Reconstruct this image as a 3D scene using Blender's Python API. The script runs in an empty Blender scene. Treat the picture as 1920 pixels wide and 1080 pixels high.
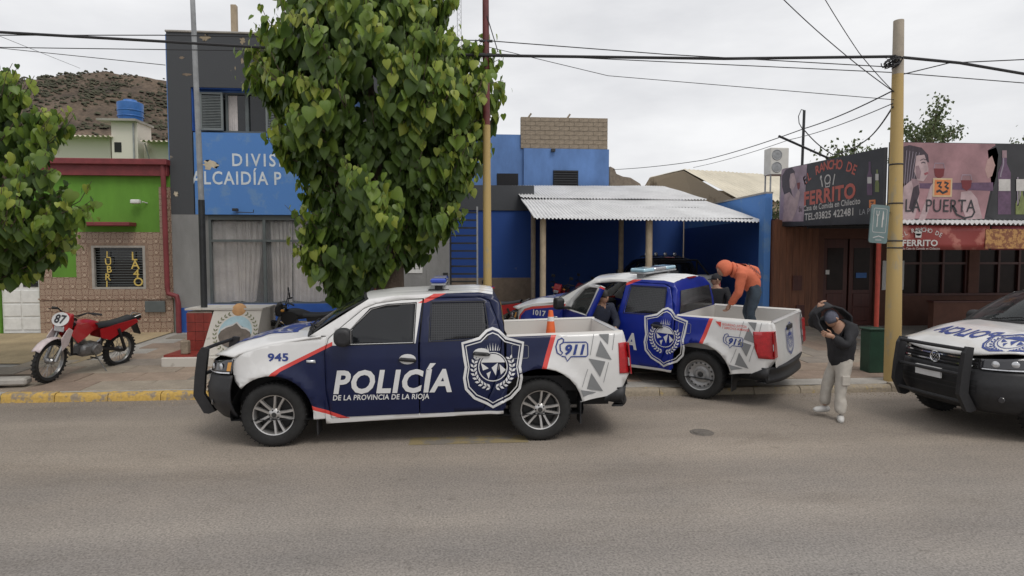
import bpy, bmesh, math, random
from mathutils import Vector, Matrix, Euler, noise as mnoise
R = math.radians
random.seed(7)
S = bpy.context.scene
COL = S.collection
# ---------------------------------------------------------------- camera
CAMH, FPX, YAW, PITCH = 2.3, 1150.0, R(4.5), R(3.05)
cam = bpy.data.cameras.new('camera'); cam.sensor_width = 36; cam.lens = 36*FPX/1920
cam.clip_start = 0.05; cam.clip_end = 3000
camo = bpy.data.objects.new('camera', cam); COL.objects.link(camo)
camo.location = (0, 0, CAMH); camo.rotation_euler = (R(90)-PITCH, 0, -YAW)
S.camera = camo
# ---------------------------------------------------------------- sky and sun (overcast)
W = bpy.data.worlds.new('World'); S.world = W; W.use_nodes = True
nt = W.node_tree; N = nt.nodes; L = nt.links
bg = N['Background']; bg.inputs['Strength'].default_value = 0.1
sky = N.new('ShaderNodeTexSky'); sky.sky_type = 'NISHITA'; sky.sun_disc = False
SUN_EL, SUN_AZ = R(58), R(150)          # azimuth clockwise from +Y
sky.sun_elevation = SUN_EL; sky.sun_rotation = SUN_AZ; sky.dust_density = 4
tc = N.new('ShaderNodeTexCoord')
mp = N.new('ShaderNodeMapping'); mp.inputs['Scale'].default_value = (1.0, 1.0, 3.2)
n1 = N.new('ShaderNodeTexNoise'); n1.inputs['Scale'].default_value = 1.7; n1.inputs['Detail'].default_value = 7; n1.inputs['Roughness'].default_value = .55
cr = N.new('ShaderNodeValToRGB')
cr.color_ramp.elements[0].position = .30; cr.color_ramp.elements[0].color = (.53, .535, .56, 1)
cr.color_ramp.elements[1].position = .68; cr.color_ramp.elements[1].color = (.84, .84, .845, 1)
vm = N.new('ShaderNodeVectorMath'); vm.operation = 'SCALE'; vm.inputs['Scale'].default_value = 10.2
mx = N.new('ShaderNodeMix'); mx.data_type = 'RGBA'; mx.inputs[0].default_value = .93
L.new(tc.outputs['Generated'], mp.inputs['Vector']); L.new(mp.outputs[0], n1.inputs['Vector'])
L.new(n1.outputs['Fac'], cr.inputs[0]); L.new(cr.outputs[0], vm.inputs[0])
L.new(sky.outputs[0], mx.inputs[6]); L.new(vm.outputs[0], mx.inputs[7]); L.new(mx.outputs[2], bg.inputs['Color'])
sd = bpy.data.lights.new('sun', 'SUN'); sd.energy = 1.1; sd.angle = R(25); sd.color = (1, .96, .9)
so = bpy.data.objects.new('sun', sd); COL.objects.link(so)
_d = Vector((math.sin(SUN_AZ)*math.cos(SUN_EL), math.cos(SUN_AZ)*math.cos(SUN_EL), math.sin(SUN_EL)))
so.rotation_euler = _d.to_track_quat('Z', 'Y').to_euler(); so.location = (0, 0, 30)
S.view_settings.view_transform = 'Standard'; S.view_settings.look = 'None'
S.view_settings.exposure = 0.22; S.view_settings.gamma = 1; S.view_settings.use_curve_mapping = False
# ---------------------------------------------------------------- helpers
def at(px, py, Y=None, Z=None):
    """world point seen at a photograph pixel, on the plane Y=const or Z=const"""
    u = (px-960)/FPX; v = (540-py)/FPX
    y = math.cos(PITCH)+v*math.sin(PITCH); z = -math.sin(PITCH)+v*math.cos(PITCH)
    d = Vector((u*math.cos(YAW)+y*math.sin(YAW), -u*math.sin(YAW)+y*math.cos(YAW), z))
    t = Y/d.y if Y is not None else (Z-CAMH)/d.z
    return Vector((0, 0, CAMH))+d*t

MATS = {}
def mat(name, col=(.5, .5, .5), rough=.6, metal=0, var=.12, scale=4.0, bump=0., bscale=60., col2=None, wear=.5, detail=6,
        coat=0, emit=None, alpha=1, spec=.5, stretch=None, fine=0.):
    """procedural principled material: base colour broken up by noise (towards col2), optional relief"""
    if name in MATS: return MATS[name]
    m = bpy.data.materials.new(name); m.use_nodes = True; MATS[name] = m
    t = m.node_tree; n = t.nodes; l = t.links; b = n['Principled BSDF']
    b.inputs['Roughness'].default_value = rough; b.inputs['Metallic'].default_value = metal
    b.inputs['Specular IOR Level'].default_value = spec
    if coat: b.inputs['Coat Weight'].default_value = coat; b.inputs['Coat Roughness'].default_value = .06
    c = tuple(col)+(1,)
    co = n.new('ShaderNodeTexCoord'); src = co.outputs['Object']
    if stretch:
        g = n.new('ShaderNodeMapping'); g.inputs['Scale'].default_value = stretch; l.new(src, g.inputs[0]); src = g.outputs[0]
    x = n.new('ShaderNodeTexNoise'); x.inputs['Scale'].default_value = scale; x.inputs['Detail'].default_value = detail; x.inputs['Roughness'].default_value = .62
    l.new(src, x.inputs['Vector'])
    r = n.new('ShaderNodeValToRGB'); e = r.color_ramp.elements
    if col2 is None:
        e[0].position = .3; e[0].color = tuple(v*(1-var) for v in col)+(1,)
        e[1].position = .7; e[1].color = tuple(min(1, v*(1+var)) for v in col)+(1,)
    else:
        e[0].position = max(0, wear-.04); e[0].color = c; e[1].position = min(1, wear+.05); e[1].color = tuple(col2)+(1,)
    l.new(x.outputs['Fac'], r.inputs[0]); out = r.outputs[0]
    if fine:
        x2 = n.new('ShaderNodeTexNoise'); x2.inputs['Scale'].default_value = bscale; x2.inputs['Detail'].default_value = 3
        l.new(co.outputs['Object'], x2.inputs['Vector'])
        mr = n.new('ShaderNodeMapRange'); mr.inputs[1].default_value = .3; mr.inputs[2].default_value = .7; mr.inputs[3].default_value = 1-fine; mr.inputs[4].default_value = 1+fine
        l.new(x2.outputs['Fac'], mr.inputs[0])
        mm = n.new('ShaderNodeVectorMath'); mm.operation = 'SCALE'; l.new(out, mm.inputs[0]); l.new(mr.outputs[0], mm.inputs['Scale']); out = mm.outputs[0]
    l.new(out, b.inputs['Base Color'])
    if bump:
        y = n.new('ShaderNodeTexNoise'); y.inputs['Scale'].default_value = bscale; y.inputs['Detail'].default_value = 5
        l.new(co.outputs['Object'], y.inputs['Vector'])
        k = n.new('ShaderNodeBump'); k.inputs['Strength'].default_value = bump; k.inputs['Distance'].default_value = .02
        l.new(y.outputs['Fac'], k.inputs['Height']); l.new(k.outputs[0], b.inputs['Normal'])
    if emit: b.inputs['Emission Color'].default_value = tuple(emit[:3])+(1,); b.inputs['Emission Strength'].default_value = emit[3]
    if alpha < 1:
        b.inputs['Alpha'].default_value = alpha
    return m

def M_(o): return MATS[o] if isinstance(o, str) else o
def link(name, me, mats=(), parent=None, loc=None, rot=None):
    o = bpy.data.objects.new(name, me); COL.objects.link(o)
    if me is not None and mats and not me.materials:
        for m in (mats if isinstance(mats, (list, tuple)) else [mats]): me.materials.append(M_(m))
    if parent is not None: o.parent = parent
    if loc is not None: o.location = loc
    if rot is not None: o.rotation_euler = rot
    return o
def tag(o, label=None, cat=None, group=None, kind=None):
    if label: o['label'] = label
    if cat: o['category'] = cat
    if group: o['group'] = group
    if kind: o['kind'] = kind
    return o
def thing(name, label, cat, loc=(0, 0, 0), rz=0, group=None, rot=None):
    o = link(name, None, (), None, loc, rot or (0, 0, rz)); o.empty_display_size = .2
    return tag(o, label, cat, group)
def copy_tree(o, parent=None):
    c = o.copy(); COL.objects.link(c); c.parent = parent
    for ch in o.children: copy_tree(ch, c)
    return c

class MB:
    def __init__(s): s.v = []; s.f = []; s.m = []
    def add(s, vs, fs, mi=0, M=None):
        b = len(s.v)
        s.v += [tuple(M @ Vector(p)) for p in vs] if M is not None else [tuple(p) for p in vs]
        s.f += [tuple(i+b for i in f) for f in fs]; s.m += [mi]*len(fs); return s
    def box(s, lo, hi, mi=0, M=None, bev=0):
        x0, y0, z0 = lo; x1, y1, z1 = hi
        if bev:
            b = bev; vs = []
            for z, i in ((z0, b), (z0+b, 0), (z1-b, 0), (z1, b)):
                j = 0 if i else b
                vs += [(x0+i+j, y0+i, z), (x1-i-j, y0+i, z), (x1-i, y0+i+j, z), (x1-i, y1-i-j, z), (x1-i-j, y1-i, z), (x0+i+j, y1-i, z), (x0+i, y1-i-j, z), (x0+i, y0+i+j, z)]
            fs = [tuple(range(7, -1, -1)), tuple(range(24, 32))]
            for k in range(3):
                for q in range(8): fs.append((k*8+q, k*8+(q+1) % 8, k*8+8+(q+1) % 8, k*8+8+q))
            return s.add(vs, fs, mi, M)
        vs = [(x0, y0, z0), (x1, y0, z0), (x1, y1, z0), (x0, y1, z0), (x0, y0, z1), (x1, y0, z1), (x1, y1, z1), (x0, y1, z1)]
        return s.add(vs, [(3, 2, 1, 0), (4, 5, 6, 7), (0, 1, 5, 4), (1, 2, 6, 5), (2, 3, 7, 6), (3, 0, 4, 7)], mi, M)
    def cbox(s, c, sz, mi=0, rot=None, bev=0):
        M = Matrix.Translation(Vector(c)) @ (Euler(rot).to_matrix().to_4x4() if rot else Matrix())
        h = [q/2 for q in sz]
        return s.box([-q for q in h], h, mi, M, bev)
    def tube(s, pts, r, n=8, mi=0, cap=True, M=None):
        pts = [Vector(p) for p in pts]; k = len(pts); rs = r if isinstance(r, (list, tuple)) else [r]*k
        vs = []; a = None
        for i, p in enumerate(pts):
            d = ((pts[min(i+1, k-1)]-p).normalized()+(p-pts[max(i-1, 0)]).normalized())
            d = d.normalized() if d.length > 1e-6 else Vector((0, 0, 1))
            if a is None: a = d.orthogonal().normalized()
            a = (a-d*a.dot(d)); a = a.normalized() if a.length > 1e-6 else d.orthogonal().normalized()
            b = d.cross(a)
            for q in range(n):
                t = 2*math.pi*q/n; vs.append(p+(a*math.cos(t)+b*math.sin(t))*rs[i])
        fs = [(i*n+q, i*n+(q+1) % n, i*n+n+(q+1) % n, i*n+n+q) for i in range(k-1) for q in range(n)]
        if cap: fs += [tuple(range(n-1, -1, -1)), tuple(range((k-1)*n, k*n))]
        return s.add(vs, fs, mi, M)
    def lathe(s, prof, n=24, mi=0, M=None, closed=False):
        """prof: (radius, axial z)"""
        k = len(prof); vs = [(r*math.cos(2*math.pi*q/n), r*math.sin(2*math.pi*q/n), z) for r, z in prof for q in range(n)]
        rng = range(k) if closed else range(k-1)
        fs = [(i*n+q, i*n+(q+1) % n, ((i+1) % k)*n+(q+1) % n, ((i+1) % k)*n+q) for i in rng for q in range(n)]
        return s.add(vs, fs, mi, M)
    def prism(s, poly, d0, d1, mi=0, M=None):
        """poly in (x,z), extruded along y from d0 to d1"""
        n = len(poly); vs = [(x, d0, z) for x, z in poly]+[(x, d1, z) for x, z in poly]
        fs = [tuple(range(n)), tuple(range(2*n-1, n-1, -1))]+[(i, n+i, n+(i+1) % n, (i+1) % n) for i in range(n)]
        return s.add(vs, fs, mi, M)
    def grid(s, fn, nu, nv, mi=0, M=None):
        vs = [fn(i/nu, j/nv) for j in range(nv+1) for i in range(nu+1)]
        fs = [(j*(nu+1)+i, j*(nu+1)+i+1, (j+1)*(nu+1)+i+1, (j+1)*(nu+1)+i) for j in range(nv) for i in range(nu)]
        return s.add(vs, fs, mi, M)
    def mesh(s, name='m', smooth=False, fix=True):
        me = bpy.data.meshes.new(name); me.from_pydata(s.v, [], s.f)
        me.polygons.foreach_set('material_index', s.m)
        if fix:
            bm = bmesh.new(); bm.from_mesh(me); bmesh.ops.recalc_face_normals(bm, faces=bm.faces); bm.to_mesh(me); bm.free()
        if smooth:
            me.polygons.foreach_set('use_smooth', [True]*len(me.polygons))
            try: me.set_sharp_from_angle(angle=R(38 if smooth is True else smooth))
            except Exception: pass
        me.update(); return me
    def build(s, name, mats, parent=None, smooth=False, fix=True, loc=None, rot=None):
        return link(name, s.mesh(name, smooth, fix), mats, parent, loc, rot)

def interp(tab, x):
    """piecewise linear table (sorted by first value)"""
    if x <= tab[0][0]: return tab[0][1]
    for (a, p), (b, q) in zip(tab, tab[1:]):
        if x <= b: return p+(q-p)*(x-a)/(b-a)
    return tab[-1][1]
def inpoly(p, poly):
    x, y = p; c = False; n = len(poly)
    for i in range(n):
        x0, y0 = poly[i]; x1, y1 = poly[(i+1) % n]
        if (y0 > y) != (y1 > y) and x < (x1-x0)*(y-y0)/(y1-y0)+x0: c = not c
    return c
def fill2d(loops):
    """bmesh of flat (x,y,0) region: first loop outer, others holes"""
    bm = bmesh.new(); es = []
    for lp in loops:
        vs = [bm.verts.new((x, y, 0)) for x, y in lp]
        es += [bm.edges.new((vs[i], vs[(i+1) % len(vs)])) for i in range(len(vs))]
    bmesh.ops.triangle_fill(bm, use_beauty=True, use_dissolve=False, edges=es, normal=(0, 0, 1))
    return bm
def gridcut(bm, step, lines=()):
    xs = [v.co.x for v in bm.verts]; ys = [v.co.y for v in bm.verts]
    if not xs: return
    def cut(co, no):
        bmesh.ops.bisect_plane(bm, geom=bm.verts[:]+bm.edges[:]+bm.faces[:], dist=1e-5, plane_co=co, plane_no=no)
    if step:
        for k in range(math.ceil(min(xs)/step), math.floor(max(xs)/step)+1): cut((k*step, 0, 0), (1, 0, 0))
        for k in range(math.ceil(min(ys)/step), math.floor(max(ys)/step)+1): cut((0, k*step, 0), (0, 1, 0))
    for (a, b) in lines:
        d = Vector((b[0]-a[0], b[1]-a[1], 0))
        if d.length > 1e-6: cut((a[0], a[1], 0), (-d.y, d.x, 0))
def bm2obj(bm, name, mapfn, mats, parent, smooth=True, out=None):
    for v in bm.verts: v.co = mapfn(v.co.x, v.co.y)
    if out is not None:
        bm.normal_update()
        for f in bm.faces:
            if f.normal.dot(out) < 0: f.normal_flip()
    me = bpy.data.meshes.new(name); bm.to_mesh(me); bm.free()
    if smooth:
        me.polygons.foreach_set('use_smooth', [True]*len(me.polygons))
        me.set_sharp_from_angle(angle=R(40))
    return link(name, me, mats, parent)
# 2D print: lists of loops or ready text meshes, conformed to a surface
_tc = {}
def text2d(s, size=1., bold=0., shear=0., sx=1., align='LEFT', space=1.):
    key = (s, bold, shear, space, align)
    if key not in _tc:
        cu = bpy.data.curves.new('txt', 'FONT'); cu.body = s; cu.offset = bold; cu.shear = shear; cu.align_x = align
        cu.space_character = space; cu.resolution_u = 3; cu.fill_mode = 'FRONT'
        o = bpy.data.objects.new('txt', cu); COL.objects.link(o)
        me = bpy.data.meshes.new_from_object(o.evaluated_get(bpy.context.evaluated_depsgraph_get()))
        _tc[key] = ([(v.co.x, v.co.y) for v in me.vertices], [tuple(p.vertices) for p in me.polygons])
        bpy.data.objects.remove(o); bpy.data.curves.remove(cu); bpy.data.meshes.remove(me)
    v, f = _tc[key]
    return [(x*size*sx, y*size) for x, y in v], f
def stroke(pts, w, closed=False):
    """flat ribbon along a 2D polyline"""
    n = len(pts); P = [Vector(p) for p in pts]; vs = []; 
    for i in range(n):
        a = P[i-1] if (i or closed) else P[i]; b = P[(i+1) % n] if (i < n-1 or closed) else P[i]
        d = (b-a); d = d.normalized() if d.length else Vector((1, 0)); q = Vector((-d.y, d.x))*w/2
        vs += [tuple(P[i]+q), tuple(P[i]-q)]
    fs = [(2*i, 2*i+1, 2*((i+1) % n)+1, 2*((i+1) % n)) for i in range(n if closed else n-1)]
    return vs, fs
def poly2(pts): return list(pts), [tuple(range(len(pts)))]
def circ(cx, cy, r, n=24, ry=None, a0=0, a1=360):
    k = n if a1-a0 >= 360 else n+1
    return [(cx+r*math.cos(R(a0+(a1-a0)*i/n)), cy+(ry or r)*math.sin(R(a0+(a1-a0)*i/n))) for i in range(k)]
def move2(g, dx=0, dy=0, s=1., mirror=False, rot=0):
    c, q = math.cos(rot), math.sin(rot)
    return [(((-x if mirror else x)*c-y*q)*s+dx, ((-x if mirror else x)*q+y*c)*s+dy) for x, y in g[0]], g[1]
def pieces(geom):
    """split a flat text mesh into its connected letters"""
    vs, fs = geom; par = list(range(len(vs)))
    def find(a):
        while par[a] != a: par[a] = par[par[a]]; a = par[a]
        return a
    for f in fs:
        for i in f[1:]: par[find(i)] = find(f[0])
    grp = {}
    for f in fs: grp.setdefault(find(f[0]), []).append(f)
    out = []
    for fl in grp.values():
        ids = sorted({i for f in fl for i in f}); mp_ = {i: k for k, i in enumerate(ids)}; out.append(([vs[i] for i in ids], [tuple(mp_[i] for i in f) for f in fl]))
    return out
def decal(name, geoms, mapfn, m, parent, step=.12, out=None):
    if name == 'lettering':
        o = None
        for g in geoms:
            for q in pieces(g): o = decal('letter', [q], mapfn, m, parent, step, out)
        return o
    bm = bmesh.new()
    for vs, fs in geoms:
        bv = [bm.verts.new((x, y, 0)) for x, y in vs]
        for f in fs:
            try: bm.faces.new([bv[i] for i in f])
            except ValueError: pass
    bmesh.ops.triangulate(bm, faces=bm.faces[:])
    gridcut(bm, step)
    return bm2obj(bm, name, mapfn, [m], parent, smooth=False, out=out)
# ---------------------------------------------------------------- materials of the setting
mat('dirt', (.20, .16, .12), .95, var=.3, scale=.8, bump=.4, bscale=12, fine=.2)
mat('concrete', (.33, .31, .28), .9, var=.22, scale=2.2, bump=.25, bscale=40, fine=.12)
mat('ochre_concrete', (.36, .28, .17), .9, var=.28, scale=1.2, bump=.2, bscale=30, fine=.1)
mat('kerb_yellow', (.50, .325, .085), .88, col2=(.27, .22, .16), wear=.535, scale=9, bump=.4, bscale=25, fine=.15)
mat('kerb_worn', (.29, .245, .185), .9, col2=(.40, .30, .13), wear=.62, scale=7, bump=.4, bscale=25, fine=.15)
mat('green_paint', (.115, .275, .03), .8, var=.16, scale=2.2, stretch=(1, 1, .35), bump=.12, bscale=30)
mat('maroon_paint', (.20, .035, .04), .6, var=.2, scale=5, bump=.1)
mat('grey_paint', (.062, .066, .072), .8, col2=(.36, .31, .23), wear=.755, scale=2.6, detail=3, bump=.15, bscale=30)
mat('grey_light', (.25, .25, .245), .85, var=.2, scale=1.6, bump=.2, bscale=25, stretch=(1, 1, .35))
mat('blue_paint', (.105, .205, .44), .8, var=.2, scale=1.6, stretch=(1, 1, .4), bump=.15, bscale=25)
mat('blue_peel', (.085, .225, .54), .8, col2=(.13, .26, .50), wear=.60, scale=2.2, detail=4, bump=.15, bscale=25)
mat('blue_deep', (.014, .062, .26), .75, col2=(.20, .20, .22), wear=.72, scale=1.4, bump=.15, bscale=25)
mat('blue_base', (.025, .10, .40), .7, var=.2, scale=3, bump=.15, bscale=25)
mat('bare_plaster', (.22, .17, .125), .95, var=.25, scale=3, bump=.35, bscale=20)
mat('white_wall', (.66, .62, .56), .9, col2=(.40, .34, .27), wear=.62, scale=1.6, bump=.15, bscale=20, stretch=(1, 1, .4))
mat('white_paint', (.70, .70, .68), .6, var=.1, scale=6)
mat('letter_paint', (.62, .68, .72), .75, var=.15, scale=8)
mat('corr_white', (.66, .66, .66), .55, var=.14, scale=1.2, fine=.06, bscale=14)
mat('corr_ivory', (.62, .57, .46), .7, var=.15, scale=.8)
mat('block', (.27, .22, .165), .95, var=.25, scale=7, bump=.4, bscale=30, fine=.12)
mat('mortar', (.33, .29, .24), .95, var=.2, scale=7, bump=.3)
mat('dark_glass', (.012, .014, .016), .06, var=.3, spec=.6)
mat('dim_glass', (.02, .012, .011), .25, var=.3, spec=.18)
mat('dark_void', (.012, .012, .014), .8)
mat('frame_grey', (.10, .115, .115), .6, var=.15)
mat('shutter', (.17, .19, .19), .65, var=.12, scale=8)
mat('curtain', (.54, .50, .475), .95, var=.2, scale=2.5, bump=.15, bscale=60, fine=.08)
mat('tank_blue', (.03, .14, .42), .5, var=.15, scale=5)
mat('wood_orange', (.155, .062, .032), .6, var=.35, scale=3, stretch=(6, 6, .5), bump=.1)
mat('wood_red', (.075, .02, .015), .5, var=.3, scale=3, stretch=(6, 6, .5))
mat('wall_brown', (.115, .05, .034), .8, var=.2, scale=3, bump=.25, bscale=35)
mat('red_steel', (.36, .05, .03), .5, var=.2, scale=8)
mat('steel_grey', (.30, .31, .32), .5, var=.25, scale=6)
mat('dark_steel', (.025, .027, .03), .5, var=.3, scale=8)
mat('post_cream', (.42, .34, .24), .85, var=.2, scale=4, bump=.2)
mat('yellow_pole', (.47, .335, .135), .75, col2=(.38, .31, .19), wear=.60, scale=6, bump=.15, bscale=30, stretch=(1, 1, .4))
mat('maroon_pole', (.13, .03, .03), .55, var=.3, scale=6)
mat('pole_concrete', (.40, .35, .28), .9, var=.15, scale=6, bump=.2)
mat('green_bin', (.015, .05, .03), .5, var=.25, scale=5)
mat('cable', (.02, .02, .022), .6)
mat('paper', (.70, .70, .68), .8, var=.08, scale=20)
mat('ink', (.03, .03, .035), .7)
mat('yellow_tape', (.62, .46, .12), .6)
mat('ac_white', (.62, .61, .57), .5, var=.06)
mat('red_tile', (.25, .035, .025), .45, var=.3, scale=6)

def m_tile():
    m = mat('ceramic', (.30, .20, .15), .35, var=.15); t = m.node_tree; n = t.nodes; l = t.links; b = n['Principled BSDF']
    co = n.new('ShaderNodeTexCoord'); vo = n.new('ShaderNodeTexVoronoi'); vo.feature = 'DISTANCE_TO_EDGE'; vo.inputs['Scale'].default_value = 6.2
    vo.inputs['Randomness'].default_value = .35
    vf = n.new('ShaderNodeTexVoronoi'); vf.inputs['Scale'].default_value = 6.2; vf.inputs['Randomness'].default_value = .35
    wv = n.new('ShaderNodeMath'); wv.operation = 'SINE'; ml = n.new('ShaderNodeMath'); ml.operation = 'MULTIPLY'; ml.inputs[1].default_value = 38
    l.new(co.outputs['Object'], vo.inputs['Vector']); l.new(co.outputs['Object'], vf.inputs['Vector'])
    l.new(vf.outputs['Distance'], ml.inputs[0]); l.new(ml.outputs[0], wv.inputs[0])
    r = n.new('ShaderNodeValToRGB'); r.color_ramp.elements[0].color = (.20, .125, .085, 1); r.color_ramp.elements[1].color = (.48, .37, .28, 1)
    r.color_ramp.elements[0].position = .15; r.color_ramp.elements[1].position = .85
    mr = n.new('ShaderNodeMapRange'); mr.inputs[1].default_value = -1; mr.inputs[2].default_value = 1; l.new(wv.outputs[0], mr.inputs[0])
    l.new(mr.outputs[0], r.inputs[0])
    e = n.new('ShaderNodeValToRGB'); e.color_ramp.elements[0].position = .02; e.color_ramp.elements[0].color = (1, 1, 1, 1); e.color_ramp.elements[1].position = .07; e.color_ramp.elements[1].color = (0, 0, 0, 1)
    l.new(vo.outputs['Distance'], e.inputs[0])
    mx = n.new('ShaderNodeMix'); mx.data_type = 'RGBA'; l.new(e.outputs[0], mx.inputs[0]); l.new(r.outputs[0], mx.inputs[6]); mx.inputs[7].default_value = (.20, .11, .075, 1)
    l.new(mx.outputs[2], b.inputs['Base Color'])
m_tile()
def m_road():
    m = mat('road', (.222, .206, .188), .92, var=.12, scale=.45, bump=.45, bscale=48, fine=.27)
    t = m.node_tree; n = t.nodes; l = t.links; b = n['Principled BSDF']
    src = b.inputs['Base Color'].links[0].from_socket
    co = n.new('ShaderNodeTexCoord'); sep = n.new('ShaderNodeSeparateXYZ'); l.new(co.outputs['Object'], sep.inputs[0])
    # dust drifts towards the kerb side of the carriageway, greyer asphalt in the driven lane
    nz = n.new('ShaderNodeTexNoise'); nz.inputs['Scale'].default_value = .9; nz.inputs['Detail'].default_value = 6; l.new(co.outputs['Object'], nz.inputs['Vector'])
    ad = n.new('ShaderNodeMath'); ad.operation = 'MULTIPLY_ADD'; ad.inputs[1].default_value = 2.4; l.new(nz.outputs['Fac'], ad.inputs[0]); l.new(sep.outputs['Y'], ad.inputs[2])
    r = n.new('ShaderNodeValToRGB'); q = r.color_ramp.elements
    q[0].position = .30; q[0].color = (1.0, 1.0, 1.02, 1); q[1].position = .62; q[1].color = (1.08, 1.0, .915, 1)
    mr = n.new('ShaderNodeMapRange'); mr.inputs[1].default_value = 2; mr.inputs[2].default_value = 12; l.new(ad.outputs[0], mr.inputs[0]); l.new(mr.outputs[0], r.inputs[0])
    mu = n.new('ShaderNodeMix'); mu.data_type = 'RGBA'; mu.blend_type = 'MULTIPLY'; mu.inputs[0].default_value = 1; l.new(src, mu.inputs[6]); l.new(r.outputs[0], mu.inputs[7])
    # oil and water stains
    st = n.new('ShaderNodeTexNoise'); st.inputs['Scale'].default_value = .55; st.inputs['Detail'].default_value = 8; st.inputs['Roughness'].default_value = .7
    mp = n.new('ShaderNodeMapping'); mp.inputs['Scale'].default_value = (.45, 1.3, 1); mp.inputs['Location'].default_value = (3.1, 1.7, 0); l.new(co.outputs['Object'], mp.inputs[0]); l.new(mp.outputs[0], st.inputs['Vector'])
    sr = n.new('ShaderNodeValToRGB'); q = sr.color_ramp.elements; q[0].position = .52; q[0].color = (1, 1, 1, 1); q[1].position = .75; q[1].color = (.72, .70, .68, 1); l.new(st.outputs['Fac'], sr.inputs[0])
    m2 = n.new('ShaderNodeMix'); m2.data_type = 'RGBA'; m2.blend_type = 'MULTIPLY'; m2.inputs[0].default_value = 1; l.new(mu.outputs[2], m2.inputs[6]); l.new(sr.outputs[0], m2.inputs[7])
    # aggregate speckle
    vs = n.new('ShaderNodeTexVoronoi'); vs.inputs['Scale'].default_value = 55; l.new(co.outputs['Object'], vs.inputs['Vector'])
    vr = n.new('ShaderNodeValToRGB'); q = vr.color_ramp.elements; q[0].position = .0; q[0].color = (.66, .66, .66, 1); q[1].position = .5; q[1].color = (1.14, 1.14, 1.14, 1)
    l.new(vs.outputs['Distance'], vr.inputs[0])
    m3 = n.new('ShaderNodeMix'); m3.data_type = 'RGBA'; m3.blend_type = 'MULTIPLY'; m3.inputs[0].default_value = 1; l.new(m2.outputs[2], m3.inputs[6]); l.new(vr.outputs[0], m3.inputs[7])
    # hairline cracks and worn wheel tracks
    ds = n.new('ShaderNodeTexNoise'); ds.inputs['Scale'].default_value = 1.6; ds.inputs['Detail'].default_value = 6; l.new(co.outputs['Object'], ds.inputs['Vector'])
    dm = n.new('ShaderNodeVectorMath'); dm.operation = 'MULTIPLY_ADD'; dm.inputs[1].default_value = (.9, .9, 0); l.new(ds.outputs['Color'], dm.inputs[0]); l.new(co.outputs['Object'], dm.inputs[2])
    vc = n.new('ShaderNodeTexVoronoi'); vc.feature = 'DISTANCE_TO_EDGE'; vc.inputs['Scale'].default_value = .33; l.new(dm.outputs[0], vc.inputs['Vector'])
    cr_ = n.new('ShaderNodeValToRGB'); q = cr_.color_ramp.elements; q[0].position = .0; q[0].color = (.62, .60, .58, 1); q[1].position = .007; q[1].color = (1, 1, 1, 1); l.new(vc.outputs['Distance'], cr_.inputs[0])
    m4 = n.new('ShaderNodeMix'); m4.data_type = 'RGBA'; m4.blend_type = 'MULTIPLY'; m4.inputs[0].default_value = .22; l.new(m3.outputs[2], m4.inputs[6]); l.new(cr_.outputs[0], m4.inputs[7])
    wv = n.new('ShaderNodeTexNoise'); wv.inputs['Scale'].default_value = 1.0; wv.inputs['Detail'].default_value = 4; mw = n.new('ShaderNodeMapping'); mw.inputs['Scale'].default_value = (.03, .9, 1); l.new(co.outputs['Object'], mw.inputs[0]); l.new(mw.outputs[0], wv.inputs['Vector'])
    wr = n.new('ShaderNodeValToRGB'); q = wr.color_ramp.elements; q[0].position = .38; q[0].color = (.88, .88, .885, 1); q[1].position = .62; q[1].color = (1.08, 1.075, 1.06, 1); l.new(wv.outputs['Fac'], wr.inputs[0])
    m5 = n.new('ShaderNodeMix'); m5.data_type = 'RGBA'; m5.blend_type = 'MULTIPLY'; m5.inputs[0].default_value = 1; l.new(m4.outputs[2], m5.inputs[6]); l.new(wr.outputs[0], m5.inputs[7])
    sn = n.new('ShaderNodeTexNoise'); sn.inputs['Scale'].default_value = 5.5; sn.inputs['Detail'].default_value = 3; l.new(co.outputs['Object'], sn.inputs['Vector'])
    sr2 = n.new('ShaderNodeValToRGB'); q = sr2.color_ramp.elements; q[0].position = .66; q[0].color = (1, 1, 1, 1); q[1].position = .74; q[1].color = (.74, .73, .72, 1); l.new(sn.outputs['Fac'], sr2.inputs[0])
    m6 = n.new('ShaderNodeMix'); m6.data_type = 'RGBA'; m6.blend_type = 'MULTIPLY'; m6.inputs[0].default_value = .8; l.new(m5.outputs[2], m6.inputs[6]); l.new(sr2.outputs[0], m6.inputs[7])
    l.new(m6.outputs[2], b.inputs['Base Color'])
m_road()
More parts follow.
